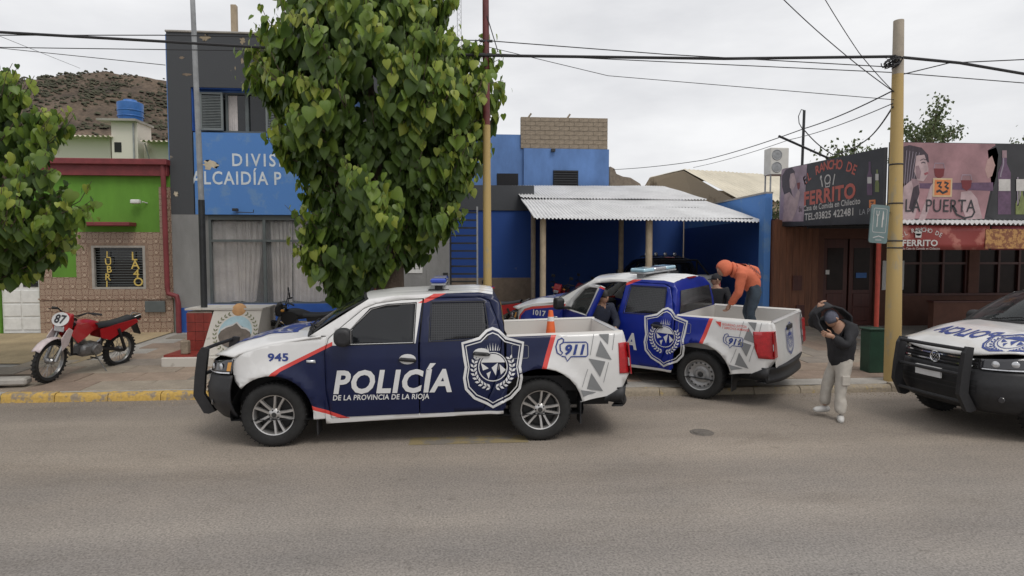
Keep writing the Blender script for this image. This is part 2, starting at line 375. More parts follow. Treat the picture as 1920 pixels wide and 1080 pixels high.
# ---------------------------------------------------------------- ground, road, pavement
def sheet(name, x0, x1, y0, y1, z, m, kind='structure', nx=1, ny=1, zf=None):
    b = MB(); b.grid(lambda u, v: (x0+(x1-x0)*u, y0+(y1-y0)*v, zf(y0+(y1-y0)*v) if zf else z), nx, ny)
    return tag(b.build(name, m, smooth=True), kind=kind)
sheet('ground', -900, 900, -300, 1500, -.02, 'dirt')
sheet('road', -90, 90, -22, 10.2, 0, 'road')
def zs(y): return .13+max(0, min(y, 16)-9.9)*(.24/6.1)
KERB = [(-40, 10.03), (-.8, 10.03), (1.4, 9.72), (30, 9.62)]
def ky(x): return interp(KERB, x)
pb = MB()
xs = [-40+i for i in range(71)]
for a, b_ in zip(xs, xs[1:]):
    for (u0, u1) in ((0, .35), (.35, 1)):
        f = lambda x, u: (x, ky(x)+.14+(25-ky(x)-.14)*0+((16-ky(x)-.14)*u), 0)
        ps = []
        for x, u in ((a, u0), (b_, u0), (b_, u1), (a, u1)):
            p = f(x, u); ps.append((p[0], p[1], zs(p[1])-.014))
        pb.add(ps, [(0, 1, 2, 3)])
    pb.add([(a, 16, zs(16)-.014), (b_, 16, zs(16)-.014), (b_, 30, .37), (a, 30, .37)], [(0, 1, 2, 3)])
pave = tag(pb.build('pavement', 'concrete', smooth=True), kind='structure')
slabm = [mat('slab_%d' % i, c, .9, var=.2, scale=3, bump=.25, bscale=35, fine=.12) for i, c in enumerate(
    [(.285, .235, .185), (.30, .23, .175), (.255, .22, .185), (.26, .195, .15), (.30, .255, .20), (.235, .205, .17)])]
sl = []
for i in range(6):
    b = MB(); b.box((.006, .006, -.03), (.914, .594, 0), bev=.006); me = b.mesh('slab'); me.materials.append(slabm[i]); sl.append(me)
SL = math.atan(.24/6.1); k = 0
for j in range(10):
    for i in range(20):
        x = -8.9+i*.92+(.46 if j % 2 else 0); y = 10.25+j*.6/1.0
        if x < -7.4 and y > 12.3: continue
        if -.9 < x < 1.5 and y < 11.6 and y > 10.4 and (i*7+j) % 9 == 0: continue
        o = link('paving_slab', random.choice(sl), (), pave, (x, y, zs(y)+random.uniform(-.004, .004)), (SL+random.uniform(-.004, .004), random.uniform(-.004, .004), random.uniform(-.004, .004)))
yb = MB(); yb.add([(-13.5, 12.6, zs(12.6)+.004), (-7.45, 12.3, zs(12.3)+.004), (-7.3, 15.99, zs(16)+.004), (-13.5, 15.99, zs(16)+.004)], [(0, 1, 2, 3)])
tag(yb.build('ochre_path', 'ochre_concrete'), kind='structure')
kerb = link('kerb', None); tag(kerb, kind='structure')
for i in range(46):
    x0 = -16+i*.8; x1 = x0+.788; ya, yb_ = ky(x0), ky(x1); b = MB()
    top = .135+random.uniform(-.012, .008); n_ = 5
    lowk = 1.6 < x0 < 6.6
    if lowk: top = .115+random.uniform(-.015, .01)
    prof = [(0, -.05), (.012, top*.55), (.02, top-.03), (.05, top), (.155, top+.004), (.155, -.05)]
    vs = []
    for q in range(n_+1):
        u = q/n_
        for (dy, z) in prof:
            vs.append((x0+(x1-x0)*u, ya+(yb_-ya)*u+dy+random.uniform(-.006, .006), z+random.uniform(-.006, .006)*(z > 0)))
    p_ = len(prof); fs = [(q*p_+r, q*p_+r+1, q*p_+p_+r+1, q*p_+p_+r) for q in range(n_) for r in range(p_-1)]
    fs += [tuple(range(p_)), tuple(range(n_*p_+p_-1, n_*p_-1, -1))]
    b.add(vs, fs); b.build('kerb_stone', 'kerb_yellow' if -8.0 < x0 < -.5 else ('kerb_worn' if x0 > -.5 else 'concrete'), kerb, smooth=True)
# tree pit by the left tree, road patch, faded paint and drain cover
mat('soil', (.075, .055, .04), .95, var=.4, scale=6, bump=.8, bscale=18)
b = MB(); b.grid(lambda u, v: (-9.6+2.1*u, 10.2+1.2*v, zs(10.2+1.2*v)+.012+.05*mnoise.noise((u*6, v*5, 1))*math.sin(math.pi*u)*math.sin(math.pi*v)+.03*math.sin(math.pi*u)*math.sin(math.pi*v)), 16, 10)
tag(b.build('soil_patch', 'soil', smooth=True), kind='structure')
mat('rubble', (.36, .34, .31), .9, var=.2, bump=.3)
b = MB(); b.cbox((0, 0, .05), (.5, .22, .12), bev=.03); tag(b.build('stone_block', 'rubble', loc=at(22, 720, Z=.2), rot=(.03, .02, .15)), 'pale broken stone block lying in the tree pit by the kerb', 'stone')
mat('faded_paint', (.27, .215, .11), .92, var=.2, scale=3, col2=(.19, .17, .145), wear=.52, fine=.12)
b = MB(); p0 = at(765, 838, Z=0); p1 = at(990, 826, Z=0); b.grid(lambda u, v: (p0.x+(p1.x-p0.x)*u, 7.40+.30*v, .004), 8, 2); tag(b.build('road_marking', 'faded_paint'), kind='structure')
mat('cover', (.125, .11, .095), .8, var=.3, scale=14, bump=.4, bscale=60)
b = MB(); b.lathe([(0, .012), (.11, .012), (.115, .004), (.14, .010), (.155, .001)], 24); tag(b.build('drain_cover', 'cover', smooth=True, loc=at(1316, 811, Z=0)), 'small round dark drain cover set in the road', 'drain cover')
random.seed(9); b = MB()
for i in range(2600):
    x = random.uniform(-12, 12); y = ky(x)-abs(random.gauss(0, .22))-.02; r_ = random.uniform(.004, .016)*(1.6 if random.random() < .06 else 1)
    b.add([(x+r_*random.uniform(.7, 1.3)*c, y+r_*random.uniform(.7, 1.3)*q, h*r_) for c, q, h in ((1, 0, 0), (0, 1, 0), (-1, 0, 0), (0, -1, 0), (.2, .1, .9))], [(0, 1, 4), (1, 2, 4), (2, 3, 4), (3, 0, 4)])
tag(b.build('gutter_grit', mat('grit', (.24, .20, .155), .95, var=.3, scale=30), fix=False), 'fine grit and small stones gathered along the kerb', 'grit', kind='stuff')
# ---------------------------------------------------------------- hill
mat('hill', (.098, .070, .048), .95, var=.6, scale=.09, bump=.6, bscale=1.5, fine=.35)
hb = MB()
def hillz(x, y):
    r = interp([(-260, 30), (-150, 44), (-112, 47.3), (-90, 49), (-78, 47.8), (-62, 43.5), (-40, 33), (-10, 12), (20, 3), (60, 0)], x)
    t = max(0, min(1, (y-70)/95)); t2 = 1-max(0, (y-165)/120)
    return r*(t**1.15)*max(0, t2)+1.1*mnoise.noise((x*.06, y*.06, 2))*t+.8*mnoise.noise((x*.16, y*.07, 5))*t+.35*mnoise.noise((x*.35, y*.2, 9))*t+.5*mnoise.noise((x*.6, y*.6, 5))*t-.3
hb.grid(lambda u, v: (-260+320*u, 60+200*v, hillz(-260+320*u, 60+200*v)), 160, 110)
tag(hb.build('hill', 'hill', smooth=True), kind='structure')
sb = MB(); random.seed(3)
for i in range(15000):
    x = random.uniform(-135, -55); y = random.uniform(80, 172); z = hillz(x, y); s = random.uniform(.12, .5)*random.choice((1, 1, 1.4))
    if mnoise.noise((x*.11, y*.07, 3))+.6*mnoise.noise((x*.4, y*.3, 8)) < random.uniform(-.35, .3): continue
    vs = [(x+s*random.uniform(.7, 1.2)*c, y+s*random.uniform(.7, 1.2)*q, z+h*s) for c, q, h in ((1, 0, .2), (0, 1, .25), (-1, 0, .2), (0, -1, .25), (.4, .4, .9), (-.4, -.3, 1.0))]
    sb.add(vs, [(0, 1, 4), (1, 2, 4), (2, 5, 4), (2, 3, 5), (3, 0, 5), (0, 4, 5)])
mat('scrub', (.052, .052, .030), .9, var=.4, scale=.3)
tag(sb.build('hill_scrub', 'scrub', fix=False), 'dry brown-green scrub scattered over the rocky hill', 'scrub', kind='stuff')
# ---------------------------------------------------------------- building helpers
def wall_cells(mb, x0, x1, z0, z1, y0, y1, holes=(), mi=0):
    """solid wall in the XZ plane with rectangular openings (x0,x1,z0,z1)"""
    X = sorted({x0, x1}|{v for h in holes for v in h[:2] if x0 < v < x1}); Z_ = sorted({z0, z1}|{v for h in holes for v in h[2:] if z0 < v < z1})
    for xa, xb in zip(X, X[1:]):
        run = None
        for za, zb in zip(Z_, Z_[1:]):
            c = ((xa+xb)/2, (za+zb)/2); op = any(h[0] < c[0] < h[1] and h[2] < c[1] < h[3] for h in holes)
            if op:
                if run: mb.box((xa, y0, run[0]), (xb, y1, run[1]), mi); run = None
            else: run = (run[0], zb) if run else (za, zb)
        if run: mb.box((xa, y0, run[0]), (xb, y1, run[1]), mi)
    return mb
def part(name, m, parent, lo, hi, bev=0, M=None):
    b = MB(); b.box(lo, hi, bev=bev, M=M); return b.build(name, m, parent)
def flat(Yv): return lambda x, z: Vector((x, Yv, z))
FY = 16.0
# ---------------------------------------------------------------- green shop house
gh = thing('green_house', 'single storey green house with brown patterned tiles and maroon cornice', 'house', (-10.1, FY, .37))
def gpart(name, m, lo, hi, **k):
    o = part(name, m, gh, lo, hi, **k); o.matrix_parent_inverse = Matrix.Translation((10.1, -FY, -.37)); return o
GI = Matrix.Translation((10.1, -FY, -.37))
b = MB(); wall_cells(b, -15, -7.28, 0, 4.3, FY+.03, FY+.3, [(-11.42, -10.46, .3, 2.75), (-9.2, -7.94, 1.47, 2.53)]); b.box((-15, FY+.3, 0), (-14.8, 21, 4.3)); b.box((-7.5, FY+.3, 0), (-7.28, 21, 4.3)); b.box((-15, FY+.3, 4.1), (-7.28, 21, 4.28))
w = b.build('wall', 'green_paint', gh); w.matrix_parent_inverse = GI
b = MB(); wall_cells(b, -10.46, -7.29, .3, 2.87, FY+.010, FY+.028, [(-10.16, -9.48, 1.67, 2.87), (-9.2, -7.94, 1.47, 2.53)]); w = b.build('tile_bed', mat('tile_grout', (.27, .19, .14), .8, var=.25, scale=14), gh)
tm = []
for sz in ((.30, .30),):
    b = MB(); b.box((.003, 0, .003), (sz[0]-.003, .02, sz[1]-.003)); me = b.mesh('tile'); me.materials.append(MATS['ceramic']); tm.append(me)
def tile(x, z, sx=1, sz=1, y=FY+.008):
    o = link('tile', tm[0], (), gh, (x, y, z)); o.scale = (sx, 1, sz); o.matrix_parent_inverse = GI
z = .36
for r_ in range(13):
    for c_ in range(11):
        x = -10.44+c_*.288
        if z > 2.78 and x < -7.62: continue
        cx, cz = x+.14, z+.14
        if -9.22 < cx < -7.92 and 1.42 < cz < 2.58: continue
        if -10.18 < cx < -9.45 and 1.66 < cz < 2.85: continue
        tile(x, z, .96, .93, FY+.008 if z > 1.2 else FY-.035)
    z += .28
gpart('tile_ledge', 'ceramic', (-10.46, FY-.06, 1.20), (-7.29, FY+.029, 1.235)).location.z += 0
gpart('cornice', 'maroon_paint', (-15, FY-.10, 4.262), (-7.3, FY+.31, 4.52)); gpart('cornice_cap', 'maroon_paint', (-15, FY-.2, 4.52), (-7.26, FY+.35, 4.66), bev=.01)
gpart('window_hood', 'maroon_paint', (-9.35, FY-.32, 3.02), (-8.12, FY+.03, 3.11), bev=.01)
gpart('meter_box', 'frame_grey', (-7.93, FY-.09, .88), (-7.45, FY-.04, 1.16), bev=.008)
b = MB(); b.tube([(-7.39, FY-.10, 4.6), (-7.37, FY-.10, 1.5), (-7.35, FY-.10, 1.35), (-7.15, FY-.10, 1.28), (-7.12, FY-.10, 1.1), (-7.12, FY-.10, .36)], .062, 10)
o = b.build('drain_pipe', 'maroon_paint', gh, smooth=True); o.matrix_parent_inverse = GI
b = MB(); b.cbox((-8.05, FY-.12, 3.62), (.22, .12, .1), bev=.02); b.tube([(-7.9, FY-.1, 3.62), (-7.85, FY+.03, 3.6)], .015, 6); o = b.build('wall_lamp', 'white_paint', gh); o.matrix_parent_inverse = GI
# barred window with taped letters
wn = gpart('window', 'dark_glass', (-9.19, FY+.14, 1.48), (-7.95, FY+.16, 2.52))
b = MB(); 
for x0, x1, z0, z1 in ((-9.21, -9.15, 1.46, 2.54), (-7.99, -7.93, 1.46, 2.54), (-9.15, -7.99, 1.46, 1.51), (-9.15, -7.99, 2.49, 2.54)): b.box((x0, FY+.005, z0), (x1, FY+.09, z1))
o = b.build('window_frame', mat('frame_pale', (.36, .34, .31), .7, var=.15, scale=8), wn)
for i in range(15):
    z = 1.56+i*.064; b = MB(); b.tube([(-9.15, FY+.07, z), (-7.99, FY+.07, z)], .008, 5); o = b.build('grille_bar', 'frame_grey', wn)
for s, x, z0, dz, h in (('LUBRI', -8.92, 2.24, .185, .19), ('LA4O', -8.28, 2.18, .215, .24)):
    for i, c in enumerate(s):
        g = move2(text2d(c, h*1.25, .012), x+random.uniform(-.02, .03), z0-i*dz, rot=random.uniform(-.06, .06))
        decal('letter', [g], flat(FY+.054), 'yellow_tape', wn, 0, Vector((0, -1, 0)))
for c in wn.children: c.matrix_parent_inverse = GI
# white door
dr = gpart('door', 'white_paint', (-11.40, FY+.10, .37), (-10.48, FY+.14, 2.74))
for xa, xb in ((-11.37, -10.96), (-10.92, -10.51)):
    for za, zb in ((.45, .75), (.79, 1.09), (1.13, 1.43)):
        o = part('panel', 'white_paint', dr, (xa, FY+.08, za), (xb, FY+.10, zb), bev=.008); o.matrix_parent_inverse = GI
    o = part('pane', 'dark_glass', dr, (xa+.03, FY+.085, 1.52), (xb-.03, FY+.099, 2.66)); o.matrix_parent_inverse = GI
    for i in range(6):
        zz = 1.62+i*.17; o = part('bar', 'frame_grey', dr, (xa+.03, FY+.06, zz), (xb-.03, FY+.075, zz+.02)); o.matrix_parent_inverse = GI
# ---------------------------------------------------------------- white house behind with tank tower
wh = thing('white_house', 'weathered white house with tank tower rising behind the green house', 'house', (-12.2, 20.5, .37)); WI = Matrix.Translation((12.2, -20.5, -.37))
def wp(name, m, lo, hi, **k):
    o = part(name, m, wh, lo, hi, **k); o.matrix_parent_inverse = WI; return o
pL = at(95, 255, Y=21.5); pR = at(330, 262, Y=21.5)
wp('wall', 'white_wall', (pL.x-6, 21.5, 0), (at(208, 300, Y=21.5).x, 26, at(120, 258, Y=21.5).z)); wp('side_wall', 'white_wall', (at(257, 300, Y=21.5).x, 21.6, 0), (pR.x, 26, at(300, 268, Y=21.6).z))
ta, tb = at(208, 228, Y=21.2), at(257, 228, Y=21.2)
wp('tower', 'white_wall', (ta.x, 21.2, 0), (tb.x, 22.1, ta.z)); wp('tower_slab', 'concrete', (ta.x-.35, 21.0, ta.z), (tb.x+.05, 22.2, ta.z+.07))
q = at(221, 276, Y=21.19); wp('tower_window', 'dark_void', (q.x-.11, 21.19, q.z-.16), (q.x+.11, 21.21, q.z+.16))
for xa, xb, zt in ((pL.x-6, at(206, 255, Y=21).x, at(120, 254, Y=21).z), (at(259, 255, Y=21).x, pR.x+.3, at(290, 264, Y=21).z)):
    b = MB(); b.grid(lambda u, v: (xa+(xb-xa)*u, 21.0+4*v, zt+.35*v+.035*math.sin((xa+(xb-xa)*u)*40)), int((xb-xa)*26), 2); o = b.build('roof_sheet', 'corr_ivory', wh, smooth=True); o.matrix_parent_inverse = WI
b = MB(); x_ = tb.x+.02; b.tube([(x_-.12, 21.15, 5), (x_-.12, 21.15, 6.6)], .03, 6); b.tube([(x_+.1, 21.4, 6.0), (x_+.3, 21.4, 5.2), (x_+.5, 21.4, 4.8)], .02, 5); o = b.build('pipe', 'steel_grey', wh); o.matrix_parent_inverse = WI
tc_ = (ta+tb)/2; rr = (at(249, 200, Y=21.6).x-at(203, 200, Y=21.6).x)/2; hh = at(226, 184, Y=21.6).z-at(226, 226, Y=21.6).z
b = MB(); b.lathe([(0, 0), (rr*.86, 0), (rr*.92, .05), (rr*.97, hh*.45), (rr, hh*.8), (rr*.98, hh*.86), (rr*.55, hh*.94), (rr*.5, hh), (0, hh)], 28)
for z in (.25, .5): b.lathe([(rr*1.0, hh*z-.02), (rr*1.02, hh*z), (rr*1.0, hh*z+.02)], 28)
tag(b.build('water_tank', 'tank_blue', smooth=True, loc=(tc_.x-.02, 21.65, ta.z+.07)), 'round blue plastic water tank on top of the white tower', 'water tank')
# ---------------------------------------------------------------- grey and blue police building
pbld = thing('police_building', 'two storey dark grey and blue building with ALCAIDIA lettering', 'building', (-4.6, FY, .37)); PI_ = Matrix.Translation((4.6, -FY, -.37))
def pp(name, m, lo, hi, par=None, **k):
    o = part(name, m, par or pbld, lo, hi, **k); o.matrix_parent_inverse = PI_; return o
TOP = 7.78
b = MB(); wall_cells(b, -7.27, -2.0, 3.32, TOP, FY, FY+.3, [(-6.72, -2.6, 3.32, 6.46)]); b.box((-7.27, FY+.3, 0), (-7.0, 24, TOP-.02)); b.box((-2.25, FY+.3, 0), (-2.0, 24, TOP-.02)); b.box((-7, FY+.3, 6.9), (-2.25, 24, 7.1))
o = b.build('wall', 'grey_paint', pbld); o.matrix_parent_inverse = PI_
pp('blue_edge', 'blue_paint', (-7.29, FY-.002, 4.66), (-7.271, FY+.3, TOP-.05))
pp('parapet_cap', 'concrete', (-7.29, FY-.03, TOP), (-1.98, FY+.33, TOP+.05), bev=.01)
b = MB(); wall_cells(b, -6.72, -2.6, 3.32, 6.46, FY+.22, FY+.36, [(-6.66, -4.62, 5.40, 6.40)]); o = b.build('recess_wall', 'blue_paint', pbld); o.matrix_parent_inverse = PI_
for lo, hi in (((-6.718, FY+.03, 5.4), (-6.70, FY+.219, 6.458)), ((-6.70, FY+.03, 6.44), (-2.62, FY+.219, 6.458))): pp('reveal', 'blue_base', lo, hi)
b = MB(); b.box((-6.70, FY+.03, 3.325), (-2.62, FY+.219, 5.36)); o = b.build('sign_panel', 'blue_peel', pbld); o.matrix_parent_inverse = PI_; sp = o
for s, px, py, ph, wpx in (('DIVISIÓN', 434, 311, 23, None), ('ALCAIDÍA P', 360, 345, 24, None)):
    a = at(px, py, Y=FY+.03); h = (at(px, py-ph, Y=FY+.03).z-a.z)
    head, pe, spc = ('DIVIS', 517, 1.3) if s[0] == 'D' else ('ALCAIDÍA', 503, 1.14)
    k = (at(pe, py, Y=FY+.03).x-a.x)/max(v[0] for v in text2d(head, h/.69, .012, space=spc)[0]); x = 0
    for c in s:
        adv = (max(v[0] for v in text2d(c+'.', 1, .012, space=spc)[0])-max(v[0] for v in text2d('.', 1, .012, space=spc)[0]))*h/.69*k if c != ' ' else .3*h/.69*k
        if c != ' ':
            g = move2(text2d(c, h/.69, .016, 0, k), a.x+x, a.z)
            decal('letter', [g], flat(FY+.026), 'letter_paint', sp, 0, Vector((0, -1, 0)))
        x += adv
pm = mat('peeled', (.55, .48, .36), .95, var=.12, scale=9)
def blotch(px, py, rx, ry, seed, Yv, m, par, inv):
    random.seed(seed); c = at(px, py, Y=Yv); n = 22
    pts = [(c.x+rx*math.cos(2*math.pi*i/n)*random.uniform(.45, 1.15), c.z+ry*math.sin(2*math.pi*i/n)*random.uniform(.4, 1.15)) for i in range(n)]
    o = decal('peeled_patch', [poly2(pts)], flat(Yv), m, par, 0, Vector((0, -1, 0))); o.matrix_parent_inverse = inv
for i, (px, py, rx, ry) in enumerate(((395, 309, .2, .13), (330, 364, .06, .09))): blotch(px, py, rx, ry, i, FY+.027 if i == 0 else FY-.003, pm, pbld, PI_)
for i, (px, py, rx, ry) in enumerate(((384, 71, .14, .09), (455, 76, .07, .12), (523, 78, .09, .11), (341, 108, .06, .05), (454, 114, .04, .07), (350, 140, .13, .04), (462, 138, .05, .04), (441, 128, .015, .06))): blotch(px, py, rx, ry, 20+i, FY-.003, 'bare_plaster' if i in (3, 5, 6) else mat('peeled2', (.30, .245, .17), .95, var=.2, scale=9), pbld, PI_)
# upper window
uw = pp('window', 'dark_glass', (-6.64, FY+.30, 5.42), (-4.64, FY+.32, 6.38))
for xa, xb in ((-5.98, -5.93), (-5.50, -5.42), (-5.0, -4.95)): pp('mullion', 'frame_grey', (xa, FY+.23, 5.44), (xb, FY+.299, 6.36), uw)
for za, zb in ((5.402, 5.44), (6.36, 6.398)): pp('frame_rail', 'frame_grey', (-6.64, FY+.226, za), (-4.64, FY+.299, zb), uw)
b = MB(); b.grid(lambda u, v: (-5.93+.22*u, FY+.292+.004*math.sin(u*25), 5.46+.88*v), 20, 1); o = b.build('curtain', 'curtain', uw, smooth=True); o.matrix_parent_inverse = PI_
for x0, x1, ang in ((-6.56, -6.0, 0), (-4.96, -4.52, 0)):
    s_ = pp('shutter', 'shutter', (x0, FY+.10, 5.43), (x0+.05, FY+.14, 6.37)); pp('stile', 'shutter', (x1-.05, FY+.10, 5.43), (x1, FY+.14, 6.37), s_)
    for za in (5.43, 6.32): pp('rail', 'shutter', (x0+.05, FY+.102, za), (x1-.05, FY+.138, za+.05), s_)
    for i in range(21):
        z = 5.495+i*.039; bb = MB(); bb.cbox(((x0+x1)/2, FY+.12, z), (x1-x0-.1, .045, .008), rot=(.75, 0, 0)); o = bb.build('slat', 'shutter', s_); o.matrix_parent_inverse = PI_
# chimney pole on the roof
b = MB(); c_ = at(440, 60, Y=18); b.cbox((c_.x, 18, (7+at(440, 10, Y=18).z)/2), (.15, .15, at(440, 10, Y=18).z-7), bev=.01); o = b.build('roof_post', 'post_cream', pbld); o.matrix_parent_inverse = PI_
# ground floor
b = MB(); wall_cells(b, -7.27, -6.55, .3, 3.318, FY, FY+.3); o = b.build('pilaster', 'grey_light', pbld); o.matrix_parent_inverse = PI_
pp('pilaster_return', 'grey_light', (-6.549, FY+.12, .9), (-6.42, FY+.4, 3.318))
pp('blue_base', 'blue_base', (-7.1, FY-.02, .30), (-6.551, FY-.002, .98)); pp('blue_base', 'blue_base', (-6.549, FY-.02, .30), (-3.16, FY+.28, 1.06)); pp('conduit', 'ochre_concrete', (-5.2, FY-.07, .56), (-3.2, FY-.021, .62))
sw = pp('shop_window', mat('shop_glass', (.5, .5, .5), .04, alpha=.16, spec=.6), (-6.41, FY+.16, 1.10), (-3.18, FY+.165, 3.20))
for lo, hi in (((-6.42, FY+.10, 1.06), (-3.16, FY+.2, 1.10)), ((-6.42, FY+.10, 3.2), (-3.16, FY+.2, 3.318)), ((-6.42, FY+.1, 1.1), (-6.36, FY+.2, 3.2)), ((-3.22, FY+.1, 1.1), (-3.16, FY+.2, 3.2))): pp('frame', 'frame_grey', lo, hi, sw)
pp('transom', 'frame_grey', (-6.36, FY+.105, 2.64), (-3.22, FY+.21, 2.70), sw); mxx = at(496, 480, Y=FY+.1).x
pp('mullion', 'frame_grey', (mxx-.035, FY+.1, 1.1), (mxx+.035, FY+.215, 3.2), sw)
def curtain(x0t, x1t, x0b, x1b, waves, amp, seed):
    random.seed(seed); ph = [random.uniform(0, 6) for _ in range(4)]; b = MB()
    def f(u, v):
        x = (x0b+(x1b-x0b)*u)*(1-v)+(x0t+(x1t-x0t)*u)*v
        y = FY+.34+amp*math.sin(u*waves*6.28+ph[0]+.6*math.sin(v*3+ph[1]))+amp*.5*math.sin(u*waves*2.3*6.28+ph[2])
        return (x, y, 1.09+2.08*v+(0.03*math.sin(u*7+ph[3]) if v < .01 else 0))
    b.grid(f, 70, 14); o = b.build('curtain', 'curtain', pbld, smooth=180); o.matrix_parent_inverse = PI_
cx = lambda px: at(px, 480, Y=FY+.3).x
curtain(cx(386), cx(442), cx(388), cx(446), 2, .022, 1); curtain(cx(443), cx(497), cx(447), cx(478), 4, .035, 2); curtain(cx(506), cx(548), cx(509), cx(545), 5, .045, 3); curtain(cx(549), cx(630), cx(547), cx(612), 2.5, .035, 4)
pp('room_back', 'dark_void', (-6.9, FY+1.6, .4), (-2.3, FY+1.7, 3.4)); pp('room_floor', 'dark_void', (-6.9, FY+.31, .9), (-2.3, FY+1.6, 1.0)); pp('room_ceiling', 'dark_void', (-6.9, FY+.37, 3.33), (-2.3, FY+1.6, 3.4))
n_ = pp('notice', 'paper', (cx(575), FY+.145, 2.27), (cx(604), FY+.158, 2.44), sw); pp('notice_text', 'ink', (cx(581), FY+.141, 2.35), (cx(601), FY+.144, 2.358), n_)
b = MB(); q = at(440, 393, Y=FY-.1); b.cbox((q.x, FY-.06, q.z), (.13, .1, .07), bev=.01); b.tube([(q.x+.02, FY-.08, q.z-.06), (q.x+.45, FY-.1, q.z-.07), (q.x+.46, FY-.1, q.z-.0)], .012, 5); o = b.build('wall_camera', 'dark_steel', pbld); o.matrix_parent_inverse = PI_
# door and side wall with notices
pp('pillar', 'frame_grey', (-3.158, FY, .3), (-2.96, FY+.3, 3.318)); 
d_ = pp('door', 'red_tile', (-2.955, FY+.16, .37), (-2.22, FY+.2, 2.6)); pp('door_panel', 'wood_red', (-2.86, FY+.145, .5), (-2.32, FY+.159, 1.15), d_); pp('pane', 'dark_glass', (-2.86, FY+.145, 1.3), (-2.32, FY+.159, 2.5), d_)
b = MB(); wall_cells(b, -2.2, -.37, .3, 3.9, FY-.01, FY+.3); o = b.build('side_wall', 'grey_light', pbld); o.matrix_parent_inverse = PI_
pp('lintel', 'frame_grey', (-2.958, FY, 2.62), (-2.202, FY+.3, 3.318))
n_ = pp('notice', 'paper', (at(765, 490, Y=FY).x, FY-.025, at(765, 512, Y=FY).z), (at(792, 490, Y=FY).x, FY-.012, at(765, 484, Y=FY).z))
for i in range(5): pp('notice_text', 'ink', (at(768, 490, Y=FY).x, FY-.028, 1.95+.05*i), (at(786+(i % 2)*4, 490, Y=FY).x, FY-.0255, 1.957+.05*i), n_)
pp('hatch', 'grey_light', (at(800, 530, Y=FY).x, FY-.022, 1.2), (at(820, 530, Y=FY).x, FY-.0105, 1.95)); pp('door_phone', 'dark_steel', (at(831, 520, Y=FY).x, FY-.04, 1.6), (at(840, 520, Y=FY).x, FY-.0105, 1.85))
# iron ladder between the side wall and the yard
ld = thing('metal_ladder', 'tall dark iron ladder with flat rungs leaning by the blue yard wall', 'ladder', (0, 16.5, .37)); LI = Matrix.Translation((0, -16.5, -.37))
xa, xb = at(845, 480, Y=16.5).x, at(895, 480, Y=16.5).x
for x, m in ((xa, 'dark_steel'), (xb, 'steel_grey')):
    o = part('rail', m, ld, (x-.022, 16.48, .37), (x+.022, 16.53, 3.6)); o.matrix_parent_inverse = LI
for i in range(15):
    z = .55+i*.205; o = part('rung', 'dark_steel', ld, (xa+.023, 16.46, z), (xb-.023, 16.56, z+.045)); o.matrix_parent_inverse = LI
# ---------------------------------------------------------------- yard walls
yw = thing('yard_wall', 'deep blue yard wall with dark upper band and bare plaster foot', 'wall', (4, 20.5, .37)); YI = Matrix.Translation((-4, -20.5, -.37))
def yp(name, m, lo, hi, par=None, **k):
    o = part(name, m, par or yw, lo, hi, **k); o.matrix_parent_inverse = YI; return o
yp('wall', 'blue_deep', (-1.6, 20.5, 1.55), (2.35, 20.75, 3.79)); yp('wall_foot', 'bare_plaster', (-1.6, 20.49, .3), (2.35, 20.76, 1.55)); yp('dark_band', 'grey_paint', (-1.6, 20.46, 3.792), (2.35, 20.75, 4.62))
yp('return_wall', 'blue_deep', (-1.0, 16.9, .3), (-.75, 20.5, 3.8)); yp('back_wall', 'blue_deep', (2.1, 22.75, .3), (8.3, 22.95, 4.62)); yp('cross_wall', 'blue_deep', (2.1, 20.751, .3), (2.35, 22.749, 4.6))
bw = thing('boundary_wall', 'light blue boundary wall ending in a thick pillar beside the restaurant', 'wall', (8.35, 18.4, .37)); BI = Matrix.Translation((-8.35, -18.4, -.37))
for n_, m, lo, hi in (('pillar', 'blue_peel', (8.13, 16.1, .3), (8.31, 16.4, 3.86)), ('wall', 'blue_deep', (8.32, 16.41, .3), (8.5, 22.7, 3.3)), ('upper_wall', 'blue_peel', (8.32, 16.41, 3.301), (8.5, 22.7, 4.0)), ('cap', 'concrete', (8.30, 16.41, 4.0), (8.52, 22.7, 4.05))):  # lower wall coloured deep blue to imitate the shade under the carport roof
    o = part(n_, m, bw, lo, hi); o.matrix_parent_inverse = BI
b = MB(); wl = at(1372, 380, Y=20.3); wr = at(1436, 374, Y=17); b.add([(wl.x, 20.2, 2.5), (8.14, 17, 2.5), (8.14, 17, wr.z), (wl.x, 20.2, wl.z)], [(0, 1, 2, 3)]);
# ---------------------------------------------------------------- carport
tag(part('yard_floor', mat('yard_shade_brown', (.10, .08, .062), .95, var=.3, scale=2, bump=.4, bscale=14), None, (-.7, 16.6, .30), (8.3, 22.7, .376)), kind='structure')  # dark brown sheet added over the paving, colour stands in for carport shade
cp = thing('carport', 'open carport with white corrugated roof on cream posts', 'carport', (5, 18.5, .37)); CI = Matrix.Translation((-5, -18.5, -.37))
def corr(name, A, B, C, D, m, par, inv, pitch=.105, amp=.022, thick=0, wob=.02, seed=1, ny=6):
    """corrugated sheet; A,B front left/right, D,C back left/right"""
    A, B, C, D = map(Vector, (A, B, C, D)); nu = int((B-A).length/pitch*6); b = MB()
    def f(u, v):
        p = (A*(1-u)+B*u)*(1-v)+(D*(1-u)+C*u)*v
        x = A.x+(B.x-A.x)*u
        p = p+Vector((0, 0, amp*math.sin(u*(B-A).length/pitch*6.2832)+wob*mnoise.noise((x*.8, v*3, seed))))
        if v == 0: p.y += .03*mnoise.noise((int(x/.9)*3.1, 2, seed))
        return p
    b.grid(f, nu, ny); o = b.build(name, m, par, smooth=True, fix=False)
    o.matrix_parent_inverse = inv; return o
